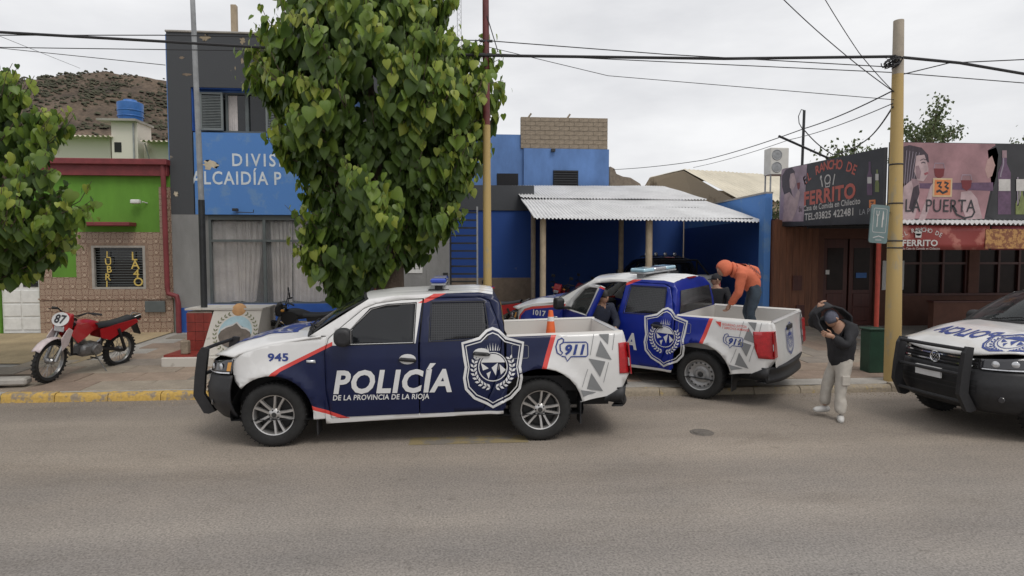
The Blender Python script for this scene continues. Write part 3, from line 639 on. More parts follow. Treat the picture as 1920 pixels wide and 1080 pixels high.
e0, e1 = at(1002, 409, Y=16.4), at(1441, 416, Y=16.4); r0, r1 = at(960, 348, Y=22.7), at(1245, 349, Y=22.7)
mid0 = e0.lerp(r0, .52); mid1 = e1.lerp(r1, .52)
corr('roof_sheet', e0, e1, mid1+Vector((0, .08, .01)), mid0+Vector((0, .08, .01)), 'corr_white', cp, CI); corr('roof_sheet', mid0+Vector((0, -.05, .024)), mid1+Vector((0, -.05, .024)), r1, r0, 'corr_white', cp, CI, seed=4)
for x, y, r_ in ((2.17, 16.75, .085), (5.14, 16.75, .095), (2.28, 20.1, .08), (5.22, 20.1, .085)):
    b = MB(); zt = e0.z+(r0.z-e0.z)*(y-16.4)/6.3-.06; b.tube([(x, y, .3), (x, y, zt)], r_, 10); o = b.build('post', 'post_cream', cp, smooth=True); o.matrix_parent_inverse = CI
for y in (16.75, 18.5, 20.1):
    zt = e0.z+(r0.z-e0.z)*(y-16.4)/6.3-.10; o = part('beam', 'dark_steel', cp, (1.95, y-.04, zt), (8.1 if y < 18 else 7.2, y+.04, zt+.06)); o.matrix_parent_inverse = CI
# ---------------------------------------------------------------- blue house behind with block parapet
bh = thing('blue_house', 'light blue house with unplastered block parapet behind the carport', 'house', (3.2, 23, .37)); HI = Matrix.Translation((-3.2, -23, -.37))
def hp(name, m, lo, hi, par=None, **k):
    o = part(name, m, par or bh, lo, hi, **k); o.matrix_parent_inverse = HI; return o
sx = at(982, 250, Y=23).x; zt1 = at(945, 251, Y=23).z; zt2 = at(1060, 279, Y=23).z; xr = at(1142, 290, Y=23).x
hp('wall', 'blue_paint', (sx, 23, 0), (xr, 28, zt2)); hp('wall', 'blue_paint', (-2.2, 23.1, 0), (sx-.002, 28, zt1))
for px0, py0, px1, py1, lou in ((932, 325, 972, 352, 0), (1037, 320, 1084, 347, 1)):
    a, c = at(px0, py1, Y=23), at(px1, py0, Y=23); yy = 23.1 if not lou else 23.0
    w_ = hp('window', 'dark_void', (a.x, yy-.03, a.z), (c.x, yy-.004, c.z))
    if lou:
        for i in range(6): hp('louvre', 'dark_steel', (a.x+.02, yy-.06, a.z+.05+i*.09), (c.x-.02, yy-.031, a.z+.09+i*.09), w_)
    hp('sill', 'grey_paint', (a.x-.03, yy-.07, a.z-.04), (c.x+.03, yy-.003, a.z-.001), w_)
bx0, bx1 = at(976, 250, Y=23.1).x, at(1139, 250, Y=23.1).x; bz1 = at(1060, 221, Y=23.1).z
hp('mortar_bed', 'mortar', (bx0+.012, 23.062, zt2+.001), (bx1-.012, 23.24, bz1-.012))
bks = []
for wv in (1, .5):
    b = MB(); b.box((.006, 0, .006), (.38*wv-.006, .2, .158), bev=.006); me = b.mesh('block'); me.materials.append(MATS['block']); bks.append(me)
nr = max(1, round((bz1-zt2)/.163)); ch = (bz1-zt2)/nr; nc = round((bx1-bx0)/.38); cw = (bx1-bx0)/nc
for r_ in range(nr):
    for c_ in range(nc+1):
        off = 0 if r_ % 2 == 0 else -.5; x = bx0+(c_+off)*cw; hlf = 0
        if r_ % 2 and c_ == 0: x = bx0; hlf = 1
        if r_ % 2 and c_ == nc: hlf = 1
        if r_ % 2 == 0 and c_ == nc: continue
        o = link('block', bks[hlf], (), bh, (x, 23.045+random.uniform(-.006, .006), zt2+.003+r_*ch)); o.scale = (cw/.38, 1, ch/.163); o.matrix_parent_inverse = HI
b = MB(); q = at(1037, 282, Y=22.95); b.cbox((q.x, 22.93, q.z), (.16, .12, .12), bev=.02); o = b.build('wall_lamp', 'dark_steel', bh); o.matrix_parent_inverse = HI
for px in (990, 1063):
    b = MB(); q = at(px, 218, Y=23.1); b.tube([(q.x, 23.1, bz1-.03), (q.x+.12, 23.1, bz1+.14)], .035, 6); o = b.build('roof_stub', 'block', bh); o.matrix_parent_inverse = HI
# ---------------------------------------------------------------- ruin and gabled shed far behind
rz = [at(x, y, Y=27) for x, y in ((1144, 312), (1152, 316), (1156, 326), (1168, 331), (1182, 333), (1200, 344), (1206, 356))]
b = MB(); b.prism([(p.x, p.z) for p in rz]+[(rz[-1].x, 0), (rz[0].x, 0)], 27, 27.4); tag(b.build('ruined_wall', 'block'), 'crumbling brown wall stub rising beyond the carport roof', 'wall')
sh = thing('gabled_shed', 'old gabled shed with ivory corrugated roof and stained plaster gable', 'shed', (10, 27, .37)); SI = Matrix.Translation((-10, -27, -.37))
Bk, Fr, Pk = at(1208, 350, Y=30), at(1378, 375, Y=24), at(1282, 320, Y=27.4); dv = Vector((-(Fr-Bk).y, (Fr-Bk).x, 0)).normalized(); dv = dv if dv.x > 0 else -dv
bsh = at(1218, 333, Y=29.7)
b = MB(); gv = [Vector((Bk.x, Bk.y, 0)), Vector((Fr.x, Fr.y, 0)), Fr, Pk, bsh, Bk]
b.add(gv+[p+dv*9 for p in gv], [(0, 1, 2, 3, 4, 5), (6, 7, 8, 9, 10, 11), (1, 7, 8, 2), (0, 6, 11, 5)]); o = b.build('wall', mat('stained_plaster', (.36, .29, .2), .95, col2=(.15, .11, .07), wear=.62, scale=.9, bump=.3, bscale=10), sh); o.matrix_parent_inverse = SI
corr('roof_sheet', Fr+Vector((.1, -.1, .03)), Fr+dv*9+Vector((.1, -.1, .03)), Pk+dv*9+Vector((0, 0, .06)), Pk+Vector((0, 0, .06)), 'corr_ivory', sh, SI, pitch=.25, amp=.04); corr('roof_sheet', bsh, bsh+dv*9, Pk+dv*9+Vector((0, 0, .05)), Pk+Vector((0, 0, .05)), 'corr_ivory', sh, SI, pitch=.25, amp=.04)
def settle(*roots):
    """parts were modelled in world coordinates: sub-parts inherit their part's frame unchanged"""
    for r_ in roots:
        for c in r_.children:
            c.matrix_parent_inverse = Matrix.Translation(-Vector(r_.location))
            for g in c.children: g.matrix_parent_inverse = Matrix()
def settle_tiles(root): pass
settle(gh, wh, pbld, ld, yw, bw, cp, bh, sh)
# ---------------------------------------------------------------- restaurant
def atX(px, py, X):
    u = (px-960)/FPX; v = (540-py)/FPX; y = math.cos(PITCH)+v*math.sin(PITCH); z = -math.sin(PITCH)+v*math.cos(PITCH)
    d = Vector((u*math.cos(YAW)+y*math.sin(YAW), -u*math.sin(YAW)+y*math.cos(YAW), z)); return Vector((0, 0, CAMH))+d*(X/d.x)
rs = thing('restaurant', 'brown wood fronted restaurant with a canopy over the pavement', 'restaurant', (11.5, FY, .37))
def rp(name, m, lo, hi, par=None, **k): return part(name, m, par or rs, lo, hi, **k)
fx = lambda px: at(px, 560, Y=FY).x
b = MB(); wall_cells(b, 8.34, 9.62, .3, 3.25, FY+.01, FY+.25); b.build('wood_wall', 'wood_orange', rs)
for i in range(7): rp('plank', 'wood_orange', (8.345+i*.182, FY-.012, .38), (8.345+i*.182+.176, FY+.009, 3.24))
rp('wall_box', 'wood_red', (fx(1484), FY-.05, 1.35), (fx(1501), FY-.013, 1.75)); rp('wall_box', 'wood_red', (fx(1492), FY-.05, .62), (fx(1507), FY-.013, .95))
b = MB(); wall_cells(b, 9.62, 16.5, .3, 3.25, FY, FY+.25, [(9.78, 11.28, .3, 2.75), (11.9, 14.0, 1.25, 2.75), (14.3, 16.2, 1.25, 2.75)]); b.build('front_wall', 'wall_brown', rs)
rp('building_mass', 'wall_brown', (8.52, FY+.26, .3), (16.5, 23, 3.3))
for xa, xb in ((9.80, 10.5), (10.56, 11.26)):
    d_ = rp('door', 'wood_red', (xa, FY+.08, .37), (xb, FY+.13, 2.74)); rp('pane', 'dim_glass', (xa+.12, FY+.07, 1.35), (xb-.12, FY+.079, 2.5), d_)
    for za, zb in ((.5, .85), (.9, 1.25)): rp('panel', 'wood_red', (xa+.12, FY+.06, za), (xb-.12, FY+.079, zb), d_, bev=.006)
rp('sticker', 'paper', (fx(1549), FY+.055, 1.78), (fx(1556), FY+.059, 1.9)); rp('menu_sheet', 'tank_blue', (fx(1606), FY+.055, 1.68), (fx(1626), FY+.059, 1.82))
for xa, xb in ((11.9, 14.0), (14.3, 16.2)):
    w_ = rp('window', 'dim_glass', (xa, FY+.12, 1.25), (xb, FY+.14, 2.75))
    for i in range(4): x = xa+(xb-xa-.06)*i/3; rp('mullion', 'wood_red', (x, FY+.05, 1.25), (x+.06, FY+.119, 2.75), w_)
    rp('rail', 'wood_red', (xa+.06, FY+.055, 2.05), (xb-.06, FY+.118, 2.11), w_)
rp('window_sill', 'wood_red', (11.8, FY-.06, 1.19), (16.3, FY-.002, 1.25)); rp('menu_board', 'paper', (fx(1652), FY-.03, 1.35), (fx(1692), FY-.012, 2.15))
rp('low_wall', 'wall_brown', (fx(1668), FY-1.6, .3), (16.5, FY-1.42, 1.12)); rp('wall_cap', 'wood_red', (fx(1668)-.03, FY-1.63, 1.12), (16.5, FY-1.39, 1.16))
CX = 8.62; CYF = 12.0
b = MB(); b.box((CX+.03, CYF+.05, 3.06), (16.5, FY-.002, 3.14)); b.box((16.3, CYF+.05, 3.14), (16.5, FY, 3.6)); b.build('canopy', 'dark_steel', rs)
for y in (12.9, 13.9, 14.9): rp('canopy_beam', 'dark_steel', (CX+.05, y, 2.98), (16.4, y+.06, 3.058))
b = MB(); b.tube([(CX-.03, CYF+.12, .25), (CX-.03, CYF+.12, 3.0)], .045, 10); b.build('canopy_post', 'red_steel', rs, smooth=True)
b = MB(); b.tube([(14.2, CYF+.12, .25), (14.2, CYF+.12, 3.05)], .045, 10); b.build('canopy_post', 'red_steel', rs, smooth=True)
corr('awning_strip', (8.75, 11.62, 2.93), (13.5, 11.62, 2.93), (13.5, 12.0, 3.03), (8.75, 12.0, 3.03), 'corr_white', rs, Matrix(), ny=2)
settle(rs)
# printed boards
def prn(name, c, rough=.45, **k): return mat('print_'+name, c, rough, **dict(dict(var=.1, scale=8), **k))
prn('black', (.03, .03, .034), var=.3, scale=2); prn('white', (.52, .50, .48), var=.14); prn('red', (.46, .10, .07), var=.16); prn('skin', (.42, .27, .25)); prn('skinw', (.42, .31, .32), var=.25, scale=5); prn('hair', (.045, .03, .042), var=.5, scale=9, stretch=(4, 4, .6)); prn('rose', (.30, .165, .18), var=.42, scale=1.1); prn('lip', (.30, .08, .10)); prn('shade', (.27, .18, .20), var=.2); prn('glint', (.26, .22, .27)); prn('mauve', (.11, .06, .11), var=.3); prn('grey', (.33, .33, .34)); prn('orange', (.62, .20, .06)); prn('green', (.16, .19, .06), var=.3); prn('wine', (.16, .02, .025)); prn('banner', (.24, .035, .03), col2=(.40, .14, .11), wear=.58, scale=3); prn('cream', (.55, .42, .26)); prn('food', (.45, .24, .08), col2=(.20, .07, .03), wear=.5, scale=14); prn('pale', (.32, .24, .29), var=.35, scale=2)
def rectp(x0, x1, z0, z1): return poly2([(x0, z0), (x1, z0), (x1, z1), (x0, z1)])
def fit(s, x0, x1, z, h, bold=.01, shear=0, space=1.04):
    vs, fs = text2d(s, h/.7, bold, shear, space=space); a = min(v[0] for v in vs); k = (x1-x0)/(max(v[0] for v in vs)-a); return [((v[0]-a)*k+x0, v[1]+z) for v in vs], fs
def arch(s, x0, x1, z0, rise, h, bold=.02):
    """letters set along a shallow arc"""
    out = []; n = len(s)
    for i, c in enumerate(s):
        if c == ' ': continue
        u = (i+.5)/n*2-1; x = (x0+x1)/2+u*(x1-x0)/2; z = z0+rise*(1-u*u); g = text2d(c, h/.7, bold, 0, .95, align='CENTER'); out.append(move2(g, x, z, rot=-u*rise*2.6/(x1-x0)*1.4))
    return out
# side board: runs from the wall out to the canopy corner
sb_ = thing('billboard', 'black restaurant billboard with red FERRITO lettering and phone number', 'billboard', (CX-.05, 14, 3.0)); 
U = lambda px, py: (lambda p: (16-p.y, p.z))(atX(px, py, CX-.06))
b = MB(); zb0, zb1 = 3.08, 2.95; zt0, zt1 = 4.62, 4.50
vs = [(CX-.05, 16, zb0), (CX-.05, 12, zb1), (CX-.05, 12, zt1), (CX-.05, 16, zt0)]; b.add(vs+[(x+.06, y, z) for x, y, z in vs], [(0, 1, 2, 3), (7, 6, 5, 4), (0, 4, 5, 1), (1, 5, 6, 2), (2, 6, 7, 3), (3, 7, 4, 0)]); b.build('board', 'print_black', sb_)
sidemap = lambda e: (lambda u, v: Vector((CX-.05-e, 16-u, v)))
OUTX = Vector((-1, 0, 0))
def sd_(name, geoms, m, e=.004):
    o = decal(name, geoms, sidemap(e), 'print_'+m, sb_, 0, OUTX)
    if name == 'small_lettering': tag(o, kind='stuff')
def pxy(*pts, f=U): return [f(x, y) for x, y in pts]
sd_('picture', [poly2(pxy((1465, 318), (1513, 308), (1506, 415), (1461, 416)))], 'pale')
sd_('hair', [poly2(pxy((1466, 330), (1473, 318), (1484, 314), (1490, 322), (1487, 340), (1482, 352), (1487, 372), (1478, 388), (1472, 372), (1466, 350)))], 'hair', .006)
sd_('face', [poly2(pxy((1482, 326), (1488, 324), (1491, 334), (1493, 342), (1490, 350), (1486, 357), (1481, 352), (1480, 338)))], 'skinw', .008)
sd_('arm', [poly2(pxy((1470, 365), (1480, 360), (1489, 372), (1496, 356), (1500, 360), (1494, 392), (1485, 414), (1468, 414)))], 'skinw', .007)
sd_('glass', [poly2(pxy((1494, 343), (1500, 342), (1499, 353), (1497, 356), (1495, 353)))], 'wine', .009)
a, c = U(1507, 345), U(1603, 335)
[sd_('letter', [g], 'red') for g in arch('EL RANCHO DE', a[0], c[0], a[1]-.05, .27, .21)]
m_ = U(1551, 342)
sd_('emblem', [stroke(circ(m_[0], m_[1]+.07, .11, 20, .10), .035, True), stroke([(m_[0]-.09, m_[1]), (m_[0]-.07, m_[1]-.1), (m_[0]+.09, m_[1]-.1), (m_[0]+.10, m_[1])], .03), stroke([(m_[0]-.26, m_[1]+.13), (m_[0]-.20, m_[1]-.08)], .04), poly2(circ(m_[0]-.27, m_[1]+.14, .04, 10, .06)), stroke([(m_[0]+.28, m_[1]+.16), (m_[0]+.22, m_[1]-.08)], .04)], 'white')
a, c = U(1507, 383), U(1603, 380); sd_('lettering', [fit('FERRITO', a[0], c[0], a[1]-.02, .32, .035, 0, 1.08)], 'red', .005)
a, c = U(1497, 397), U(1612, 390); sd_('small_lettering', [fit('Su Casa de Comida en Chilecito', a[0], c[0], a[1]+.0, .135, .012)], 'white')
a, c = U(1508, 413), U(1599, 411); sd_('small_lettering', [fit('TEL:03825 422481', a[0], c[0], a[1]+.0, .165, .02)], 'white')
a, c = U(1611, 402), U(1664, 404); sd_('small_lettering', [fit('LA PUERTA', a[0], c[0], a[1]-.01, .12, .0)], 'grey')
for px, w, top, bot, m in ((1630, 10, 303, 366, 'mauve'), (1644, 8, 318, 360, 'green')):
    pts = pxy((px-w/2, bot), (px+w/2, bot), (px+w/2, top+27), (px+w*.2, top+18), (px+w*.2, top), (px-w*.2, top), (px-w*.2, top+18), (px-w/2, top+27)); sd_('bottle', [poly2(pts)], m)
    sd_('bottle_label', [poly2(pxy((px-w/2+1, bot-22), (px+w/2-1, bot-22), (px+w/2-1, bot-34), (px-w/2+1, bot-34)))], 'white', .007)
sd_('logo', [poly2(pxy((1629, 375), (1641, 374), (1641, 389), (1629, 390)))], 'orange'); sd_('logo_mark', [stroke(pxy((1632, 379), (1638, 379), (1634, 383), (1638, 386)), .03)], 'black', .006)
settle(sb_)
# front board
fb = thing('billboard', 'pink wine billboard reading LA PUERTA with woman, glasses and bottle', 'billboard', (11, CYF-.06, 3.0))
b = MB(); b.box((CX+.03, CYF-.06, 3.04), (13.6, CYF, 4.6)); b.build('board', 'print_black', fb)
V = lambda px, py: (lambda p: (p.x, p.z))(at(px, py, Y=CYF-.065))
OUTY = Vector((0, -1, 0))
def fd_(name, geoms, m, e=.004): decal(name, geoms, flat(CYF-.06-e), 'print_'+m, fb, 0, OUTY)
vp = lambda *p: pxy(*p, f=V)
x0 = CX+.04
fd_('picture', [poly2([(x0, 3.05), (V(1850, 300)[0], 3.05), (V(1868, 300)[0], 4.2), (V(1866, 272)[0], 4.59), (x0, 4.59)])], 'rose')
fd_('table', [poly2(vp((1690, 344), (1862, 342), (1862, 358), (1690, 352)))], 'mauve', .006)
fd_('hair', [poly2(vp((1688, 276), (1706, 272), (1728, 277), (1740, 290), (1742, 305), (1732, 300), (1722, 292), (1717, 320), (1722, 342), (1708, 362), (1694, 378), (1688, 380)))], 'hair', .006)
fd_('face', [poly2(vp((1718, 292), (1733, 290), (1738, 304), (1741, 318), (1738, 330), (1731, 340), (1720, 338), (1714, 322)))], 'skinw', .008)
fd_('eye', [stroke(vp((1727, 306), (1731, 304), (1735, 306)), .02)], 'hair', .010); fd_('brow', [stroke(vp((1725, 301), (1731, 298), (1737, 300)), .015)], 'hair', .010); fd_('lips', [poly2(vp((1732, 325), (1739, 322), (1740, 326), (1734, 329)))], 'lip', .010); fd_('cheek', [poly2(vp((1716, 312), (1722, 310), (1727, 322), (1724, 336), (1718, 334)))], 'shade', .009); fd_('neck', [poly2(vp((1708, 335), (1722, 336), (1724, 348), (1712, 352)))], 'shade', .0075)
for i_ in range(5): fd_('hair_strand', [stroke(vp((1700+i_*6, 282+i_), (1698+i_*5, 310), (1696+i_*4, 345), (1692+i_*3, 372)), .012)], 'glint', .0065)
fd_('body', [poly2(vp((1694, 350), (1712, 335), (1724, 345), (1722, 380), (1714, 412), (1690, 412)))], 'skinw', .007); fd_('dress', [poly2(vp((1712, 352), (1722, 346), (1724, 362), (1712, 400), (1704, 390)))], 'hair', .009)
fd_('arm', [poly2(vp((1722, 412), (1738, 370), (1744, 350), (1750, 342), (1752, 352), (1742, 392), (1734, 413)))], 'skinw', .008)
for gx, gy in ((1761, 322), (1812, 344)): fd_('glass', [poly2(vp((gx-10, gy-6), (gx+10, gy-6), (gx+8, gy+8), (gx, gy+14), (gx-8, gy+8)))], 'wine', .008); fd_('glass_rim', [stroke(vp((gx-10, gy-6), (gx-8, gy-16), (gx+8, gy-16), (gx+10, gy-6)), .02)], 'pale', .008)
fd_('hand', [poly2(vp((1802, 360), (1820, 358), (1832, 372), (1842, 410), (1812, 412), (1800, 380)))], 'skinw', .007)
fd_('man_hair', [poly2(vp((1852, 282), (1868, 276), (1872, 290), (1868, 330), (1860, 360), (1848, 405), (1866, 412), (1900, 412), (1900, 274), (1866, 273)))], 'black', .005); fd_('man_face', [poly2(vp((1851, 300), (1860, 292), (1866, 310), (1860, 330), (1852, 335), (1847, 318)))], 'skin', .006)
fd_('logo', [rectp(*[V(1748, 370)[0], V(1784, 370)[0]], V(1750, 369)[1], V(1750, 334)[1])], 'cream', .012); fd_('logo_field', [rectp(V(1751, 370)[0], V(1781, 370)[0], V(1750, 366)[1], V(1750, 337)[1])], 'orange', .014)
fd_('logo_mark', [stroke(vp((1756, 343), (1764, 342), (1760, 349), (1765, 352)), .05), stroke(vp((1770, 342), (1777, 344), (1772, 350), (1778, 354)), .05), stroke(vp((1755, 360), (1761, 357), (1767, 362), (1776, 358)), .05)], 'black', .016)
a, c = V(1697, 396), V(1828, 396); fd_('lettering', [fit('LA PUERTA', a[0], c[0], a[1]-.01, .26, .0)], 'black', .016)
fd_('flourish', [stroke(vp((1785, 385), (1793, 402), (1808, 409), (1822, 406), (1827, 397)), .035)], 'black', .016)
for px, w, top, bot, m in ((1883, 24, 282, 402, 'mauve'), (1914, 20, 340, 402, 'green')):
    pts = vp((px-w/2, bot), (px+w/2, bot), (px+w/2, top+42), (px+w*.18, top+24), (px+w*.18, top), (px-w*.18, top), (px-w*.18, top+24), (px-w/2, top+42)); fd_('bottle', [poly2(pts)], m, .008)
    fd_('bottle_glint', [stroke(vp((px-w*.30, bot-70), (px-w*.30, top+46), (px-w*.08, top+26), (px-w*.08, top+3)), .03)], 'glint', .010); fd_('bottle_foil', [poly2(vp((px-w*.18, top+14), (px+w*.18, top+14), (px+w*.18, top), (px-w*.18, top)))], 'shade', .011)
    fd_('bottle_label', [poly2(vp((px-w/2+1, bot-44), (px+w/2-1, bot-44), (px+w/2-1, bot-66), (px-w/2+1, bot-66)))], 'white', .012)
settle(fb)
# hanging banners
for nm, lab, xa, xb, m in (('banner', 'red restaurant banner with white FERRITO lettering under the awning strip', 8.72, V(1836, 440)[0], 'banner'), ('banner', 'food photo banner hanging under the awning strip', V(1841, 440)[0], 13.2, 'wine')):
    t_ = thing(nm, lab, 'banner', ((xa+xb)/2, 11.7, 2.4)); b = MB(); b.grid(lambda u, v: (xa+(xb-xa)*u, 11.70+.012*math.sin(u*9+v*2), 2.41+.49*v), 24, 4); o = b.build('cloth', 'print_'+m, t_, smooth=True); o.modifiers.new('s', 'SOLIDIFY').thickness = .006
    if m == 'banner':
        W_ = lambda px, py: (lambda p: (p.x, p.z))(at(px, py, Y=11.68)); f_ = lambda n_, g, m2, e=0: decal(n_, g, flat(11.678-e), 'print_'+m2, t_, 0, OUTY)
        a, c = W_(1690, 441), W_(1765, 441); [f_('letter', [g], 'white') for g in arch('EL RANCHO DE', a[0], c[0], a[1]-.05, .12, .085, .01)]
        a, c = W_(1692, 461), W_(1758, 461); f_('lettering', [fit('FERRITO', a[0], c[0], a[1], .12, .03)], 'white'); a, c = W_(1692, 466), W_(1762, 466); f_('small_lettering', [fit('Su Casa de Comida en Chilecito', a[0], c[0], a[1]-.02, .045, 0)], 'white')
        q = W_(1722, 438); f_('emblem', [poly2(circ(q[0], q[1]+.03, .075, 14)), poly2([(q[0]-.06, q[1]-.08), (q[0]+.06, q[1]-.08), (q[0]+.07, q[1]), (q[0]-.07, q[1])])], 'white')
    else:
        W_ = lambda px, py: (lambda p: (p.x, p.z))(at(px, py, Y=11.68)); a, c = W_(1847, 466), W_(1990, 430); decal('food_picture', [rectp(a[0], c[0], a[1], c[1])], flat(11.678), 'print_food', t_, 0, OUTY)
    settle(t_)
# green litter bin
bi = at(1645, 697, Z=.18); b = MB(); b.box((-.15, -.14, 0), (.15, .14, .78), bev=.015); 
tb_ = thing('litter_bin', 'dark green metal bin standing by the yellow concrete pole', 'bin', (bi.x, bi.y+.15, .15)); b.build('body', 'green_bin', tb_); b = MB(); b.box((-.165, -.155, .781), (.165, .155, .82), bev=.01); b.build('lid', 'green_bin', tb_)
# ---------------------------------------------------------------- poles
pR_ = at(1673, 712, Z=.14); pTop = at(1685, 42, Y=pR_.y)
cpz = at(1680, 143, Y=pR_.y).z
cpole = thing('concrete_pole', 'thick concrete utility pole painted yellow below its bare top', 'pole', (pR_.x, pR_.y, .13))
dx = (pTop.x-pR_.x); hT = pTop.z-.1
def pol(z0, z1): return [(dx*z/hT, 0, z) for z in (z0, (z0+z1)/2, z1)], [.135-.055*z/hT for z in (z0, (z0+z1)/2, z1)]
p_, r_ = pol(-.03, cpz-.1); b = MB(); b.tube(p_, r_, 18); b.build('painted_shaft', 'yellow_pole', cpole, smooth=True)
p_, r_ = pol(cpz-.1, hT); b = MB(); b.tube(p_, r_, 18); b.build('bare_top', 'pole_concrete', cpole, smooth=True)
for py in (312, 668-200, 385, 455): 
    z = at(1680, py, Y=pR_.y).z-.1; b = MB(); b.lathe([(.135-.055*z/hT+.006, -.012), (.135-.055*z/hT+.012, 0), (.135-.055*z/hT+.006, .012)], 16); b.build('strap', 'cable', cpole, loc=(dx*z/hT, 0, z))
random.seed(5); b = MB(); q = at(1663, 122, Y=pR_.y)-Vector((pR_.x, pR_.y, .13))
for i in range(14):
    c = Vector((q.x+random.uniform(-.05, .08), -.12+random.uniform(-.06, .06), q.z+random.uniform(-.04, .06))); b.tube([c+Vector((.12*math.cos(a_), random.uniform(-.05, .05), .06*math.sin(a_)+.04*math.cos(a_))) for a_ in [k*.7+i for k in range(8)]], .009, 5)
b.build('cable_coil', 'cable', cpole)
# restaurant road sign strapped to the pole
sg = thing('road_sign', 'grey green road sign with white fork and knife strapped to the pole', 'road sign', (0, 0, 0)); 
c0 = at(1650, 420, Y=pR_.y-.2); sg.location = (c0.x-.02, pR_.y-.19, c0.z-.32); sg.rotation_euler = (0, R(3.5), R(8))
mat('sign_teal', (.13, .19, .19), .4, var=.15, scale=6)
def rrect(w, h, r, n=5): 
    out = []
    for cx_, cz_, a0 in ((w/2-r, h/2-r, 0), (-w/2+r, h/2-r, 90), (-w/2+r, -h/2+r, 180), (w/2-r, -h/2+r, 270)): out += [(cx_+r*math.cos(R(a0+90*i/n)), cz_+r*math.sin(R(a0+90*i/n))) for i in range(n+1)]
    return out
b = MB(); b.prism([(x, z+.32) for x, z in rrect(.36, .64, .04)], 0, .02); b.build('plate', 'sign_teal', sg)
sm_ = lambda x, z: Vector((x, -.003, z+.32))
decal('border', [stroke(rrect(.26, .40, .025), .008, True)], lambda x, z: Vector((x, -.003, z+.38)), 'print_white', sg, 0, OUTY)
decal('fork', [stroke([(-.05, -.07), (-.05, .14)], .018), stroke([(-.075, .20), (-.07, .13), (-.05, .11), (-.03, .13), (-.025, .20)], .012)], lambda x, z: Vector((x, -.003, z+.34)), 'print_white', sg, 0, OUTY)
decal('knife', [poly2([(.04, -.07), (.062, -.07), (.062, .05), (.075, .07), (.07, .18), (.05, .21), (.04, .05)])], lambda x, z: Vector((x, -.003, z+.34)), 'print_white', sg, 0, OUTY)
decal('chevron', [stroke([(-.11, -.235), (0, -.2), (.11, -.225)], .014), stroke([(-.06, -.27), (.06, -.265)], .01)], sm_, 'print_white', sg, 0, OUTY)
b = MB(); b.tube([(.14, .03, .55), (.30, .12, .54)], .012, 6); b.tube([(.14, .03, .1), (.30, .12, .09)], .012, 6); b.build('bracket', 'cable', sg)
# tall steel pole in front of the tree
m0 = at(915, 560, Y=10.55); m1 = at(910, -60, Y=10.55)
sp_ = thing('steel_pole', 'tall steel pole, yellow below and maroon above, in front of the tree', 'pole', (m0.x, 10.55, .13)); zc = at(912, 235, Y=10.55).z-.13; lean = m1.x-m0.x; HT = m1.z
b = MB(); b.tube([(0, 0, 0), (lean*.6, 0, zc)], [.076, .066], 14); b.build('yellow_shaft', 'yellow_pole', sp_, smooth=True); b = MB(); b.tube([(lean*.6, 0, zc), (lean, 0, HT+.3)], [.062, .05], 14); b.build('maroon_shaft', 'maroon_pole', sp_, smooth=True)
zi = at(912, 103, Y=10.55).z-.13
for dz_ in (0, .22): b = MB(); b.cbox((lean*.8, -.03, zi+dz_), (.22, .05, .03)); b.build('cross_arm', 'dark_steel', sp_)
# flagpole on the monument
g0 = at(383, 581, Y=12.75); g1 = at(360, -10, Y=12.75); gm = at(377.5, 375, Y=12.75)
fp = thing('flagpole', 'slim steel flagpole, black below and grey above, rising from the monument', 'flagpole', (g0.x, 12.75, g0.z)); gl = g1.x-g0.x
b = MB(); b.tube([(0, 0, -.05), ((gm.x-g0.x), 0, gm.z-g0.z)], .062, 12); b.build('black_shaft', 'dark_steel', fp, smooth=True); b = MB(); b.tube([(gm.x-g0.x, 0, gm.z-g0.z), (gl, 0, g1.z-g0.z+.4)], [.055, .045], 12); b.build('grey_shaft', 'steel_grey', fp, smooth=True)
# ---------------------------------------------------------------- monument with provincial arms
mo = thing('monument', 'white and red monument block with coat of arms on its slanted face', 'monument', (-4.8, 12.5, zs(12.2)))
ZG = zs(12.2); mz = at(400, 580, Y=12.7).z-ZG
mat('arms_sky', (.36, .50, .55), .7, var=.12, scale=9); mat('arms_hill', (.15, .125, .105), .85, var=.2, scale=10, bump=.4, bscale=30); mat('arms_leaf', (.16, .17, .09), .7, var=.2); mat('arms_sun', (.52, .29, .13), .7, var=.15, scale=8); mat('monument_white', (.56, .53, .48), .85, col2=(.36, .33, .29), wear=.64, scale=4, bump=.2, bscale=30)
xl = at(305, 680, Y=11.95).x+4.8; xr_ = at(470, 680, Y=11.95).x+4.8
b = MB(); b.box((xl, -.62, -.1), (xr_+.15, 1.2, .16), bev=.015); b.build('plinth', 'monument_white', mo)
part('red_step', 'red_tile', mo, (xl+.02, -.55, .16), (xl+.62, .5, .20))
x2 = at(342, 600, Y=12.3).x+4.8; x3 = at(487, 600, Y=12.4).x+4.8
b = MB(); yf, yt = -.42, .05     # slanted front: foot forward, head back
vs = [(x2+.42, yf, .165), (x3-.03, yf, .165), (x3, yt, mz), (x2+.50, yt, mz), (x2+.42, .95, .165), (x3-.03, .95, .165), (x3, .95, mz), (x2+.50, .95, mz)]
b.add(vs, [(0, 1, 2, 3), (5, 4, 7, 6), (3, 2, 6, 7), (1, 5, 6, 2), (4, 0, 3, 7), (4, 5, 1, 0)]); b.build('block', 'monument_white', mo)
tw = .2
for r_ in range(4):
    for c_ in range(3): part('red_tile', 'red_tile', mo, (x2-.02+c_*.165, .02, .21+r_*(mz-.26)/4), (x2-.02+c_*.165+.16, .05, .21+r_*(mz-.26)/4+(mz-.26)/4-.008))
part('red_core', 'mortar', mo, (x2-.015, .05, .16), (x2+.46, .9, mz-.03)); part('top_slab', 'monument_white', mo, (x2-.05, -.01+.03, mz), (x3+.02, .98, mz+.035))
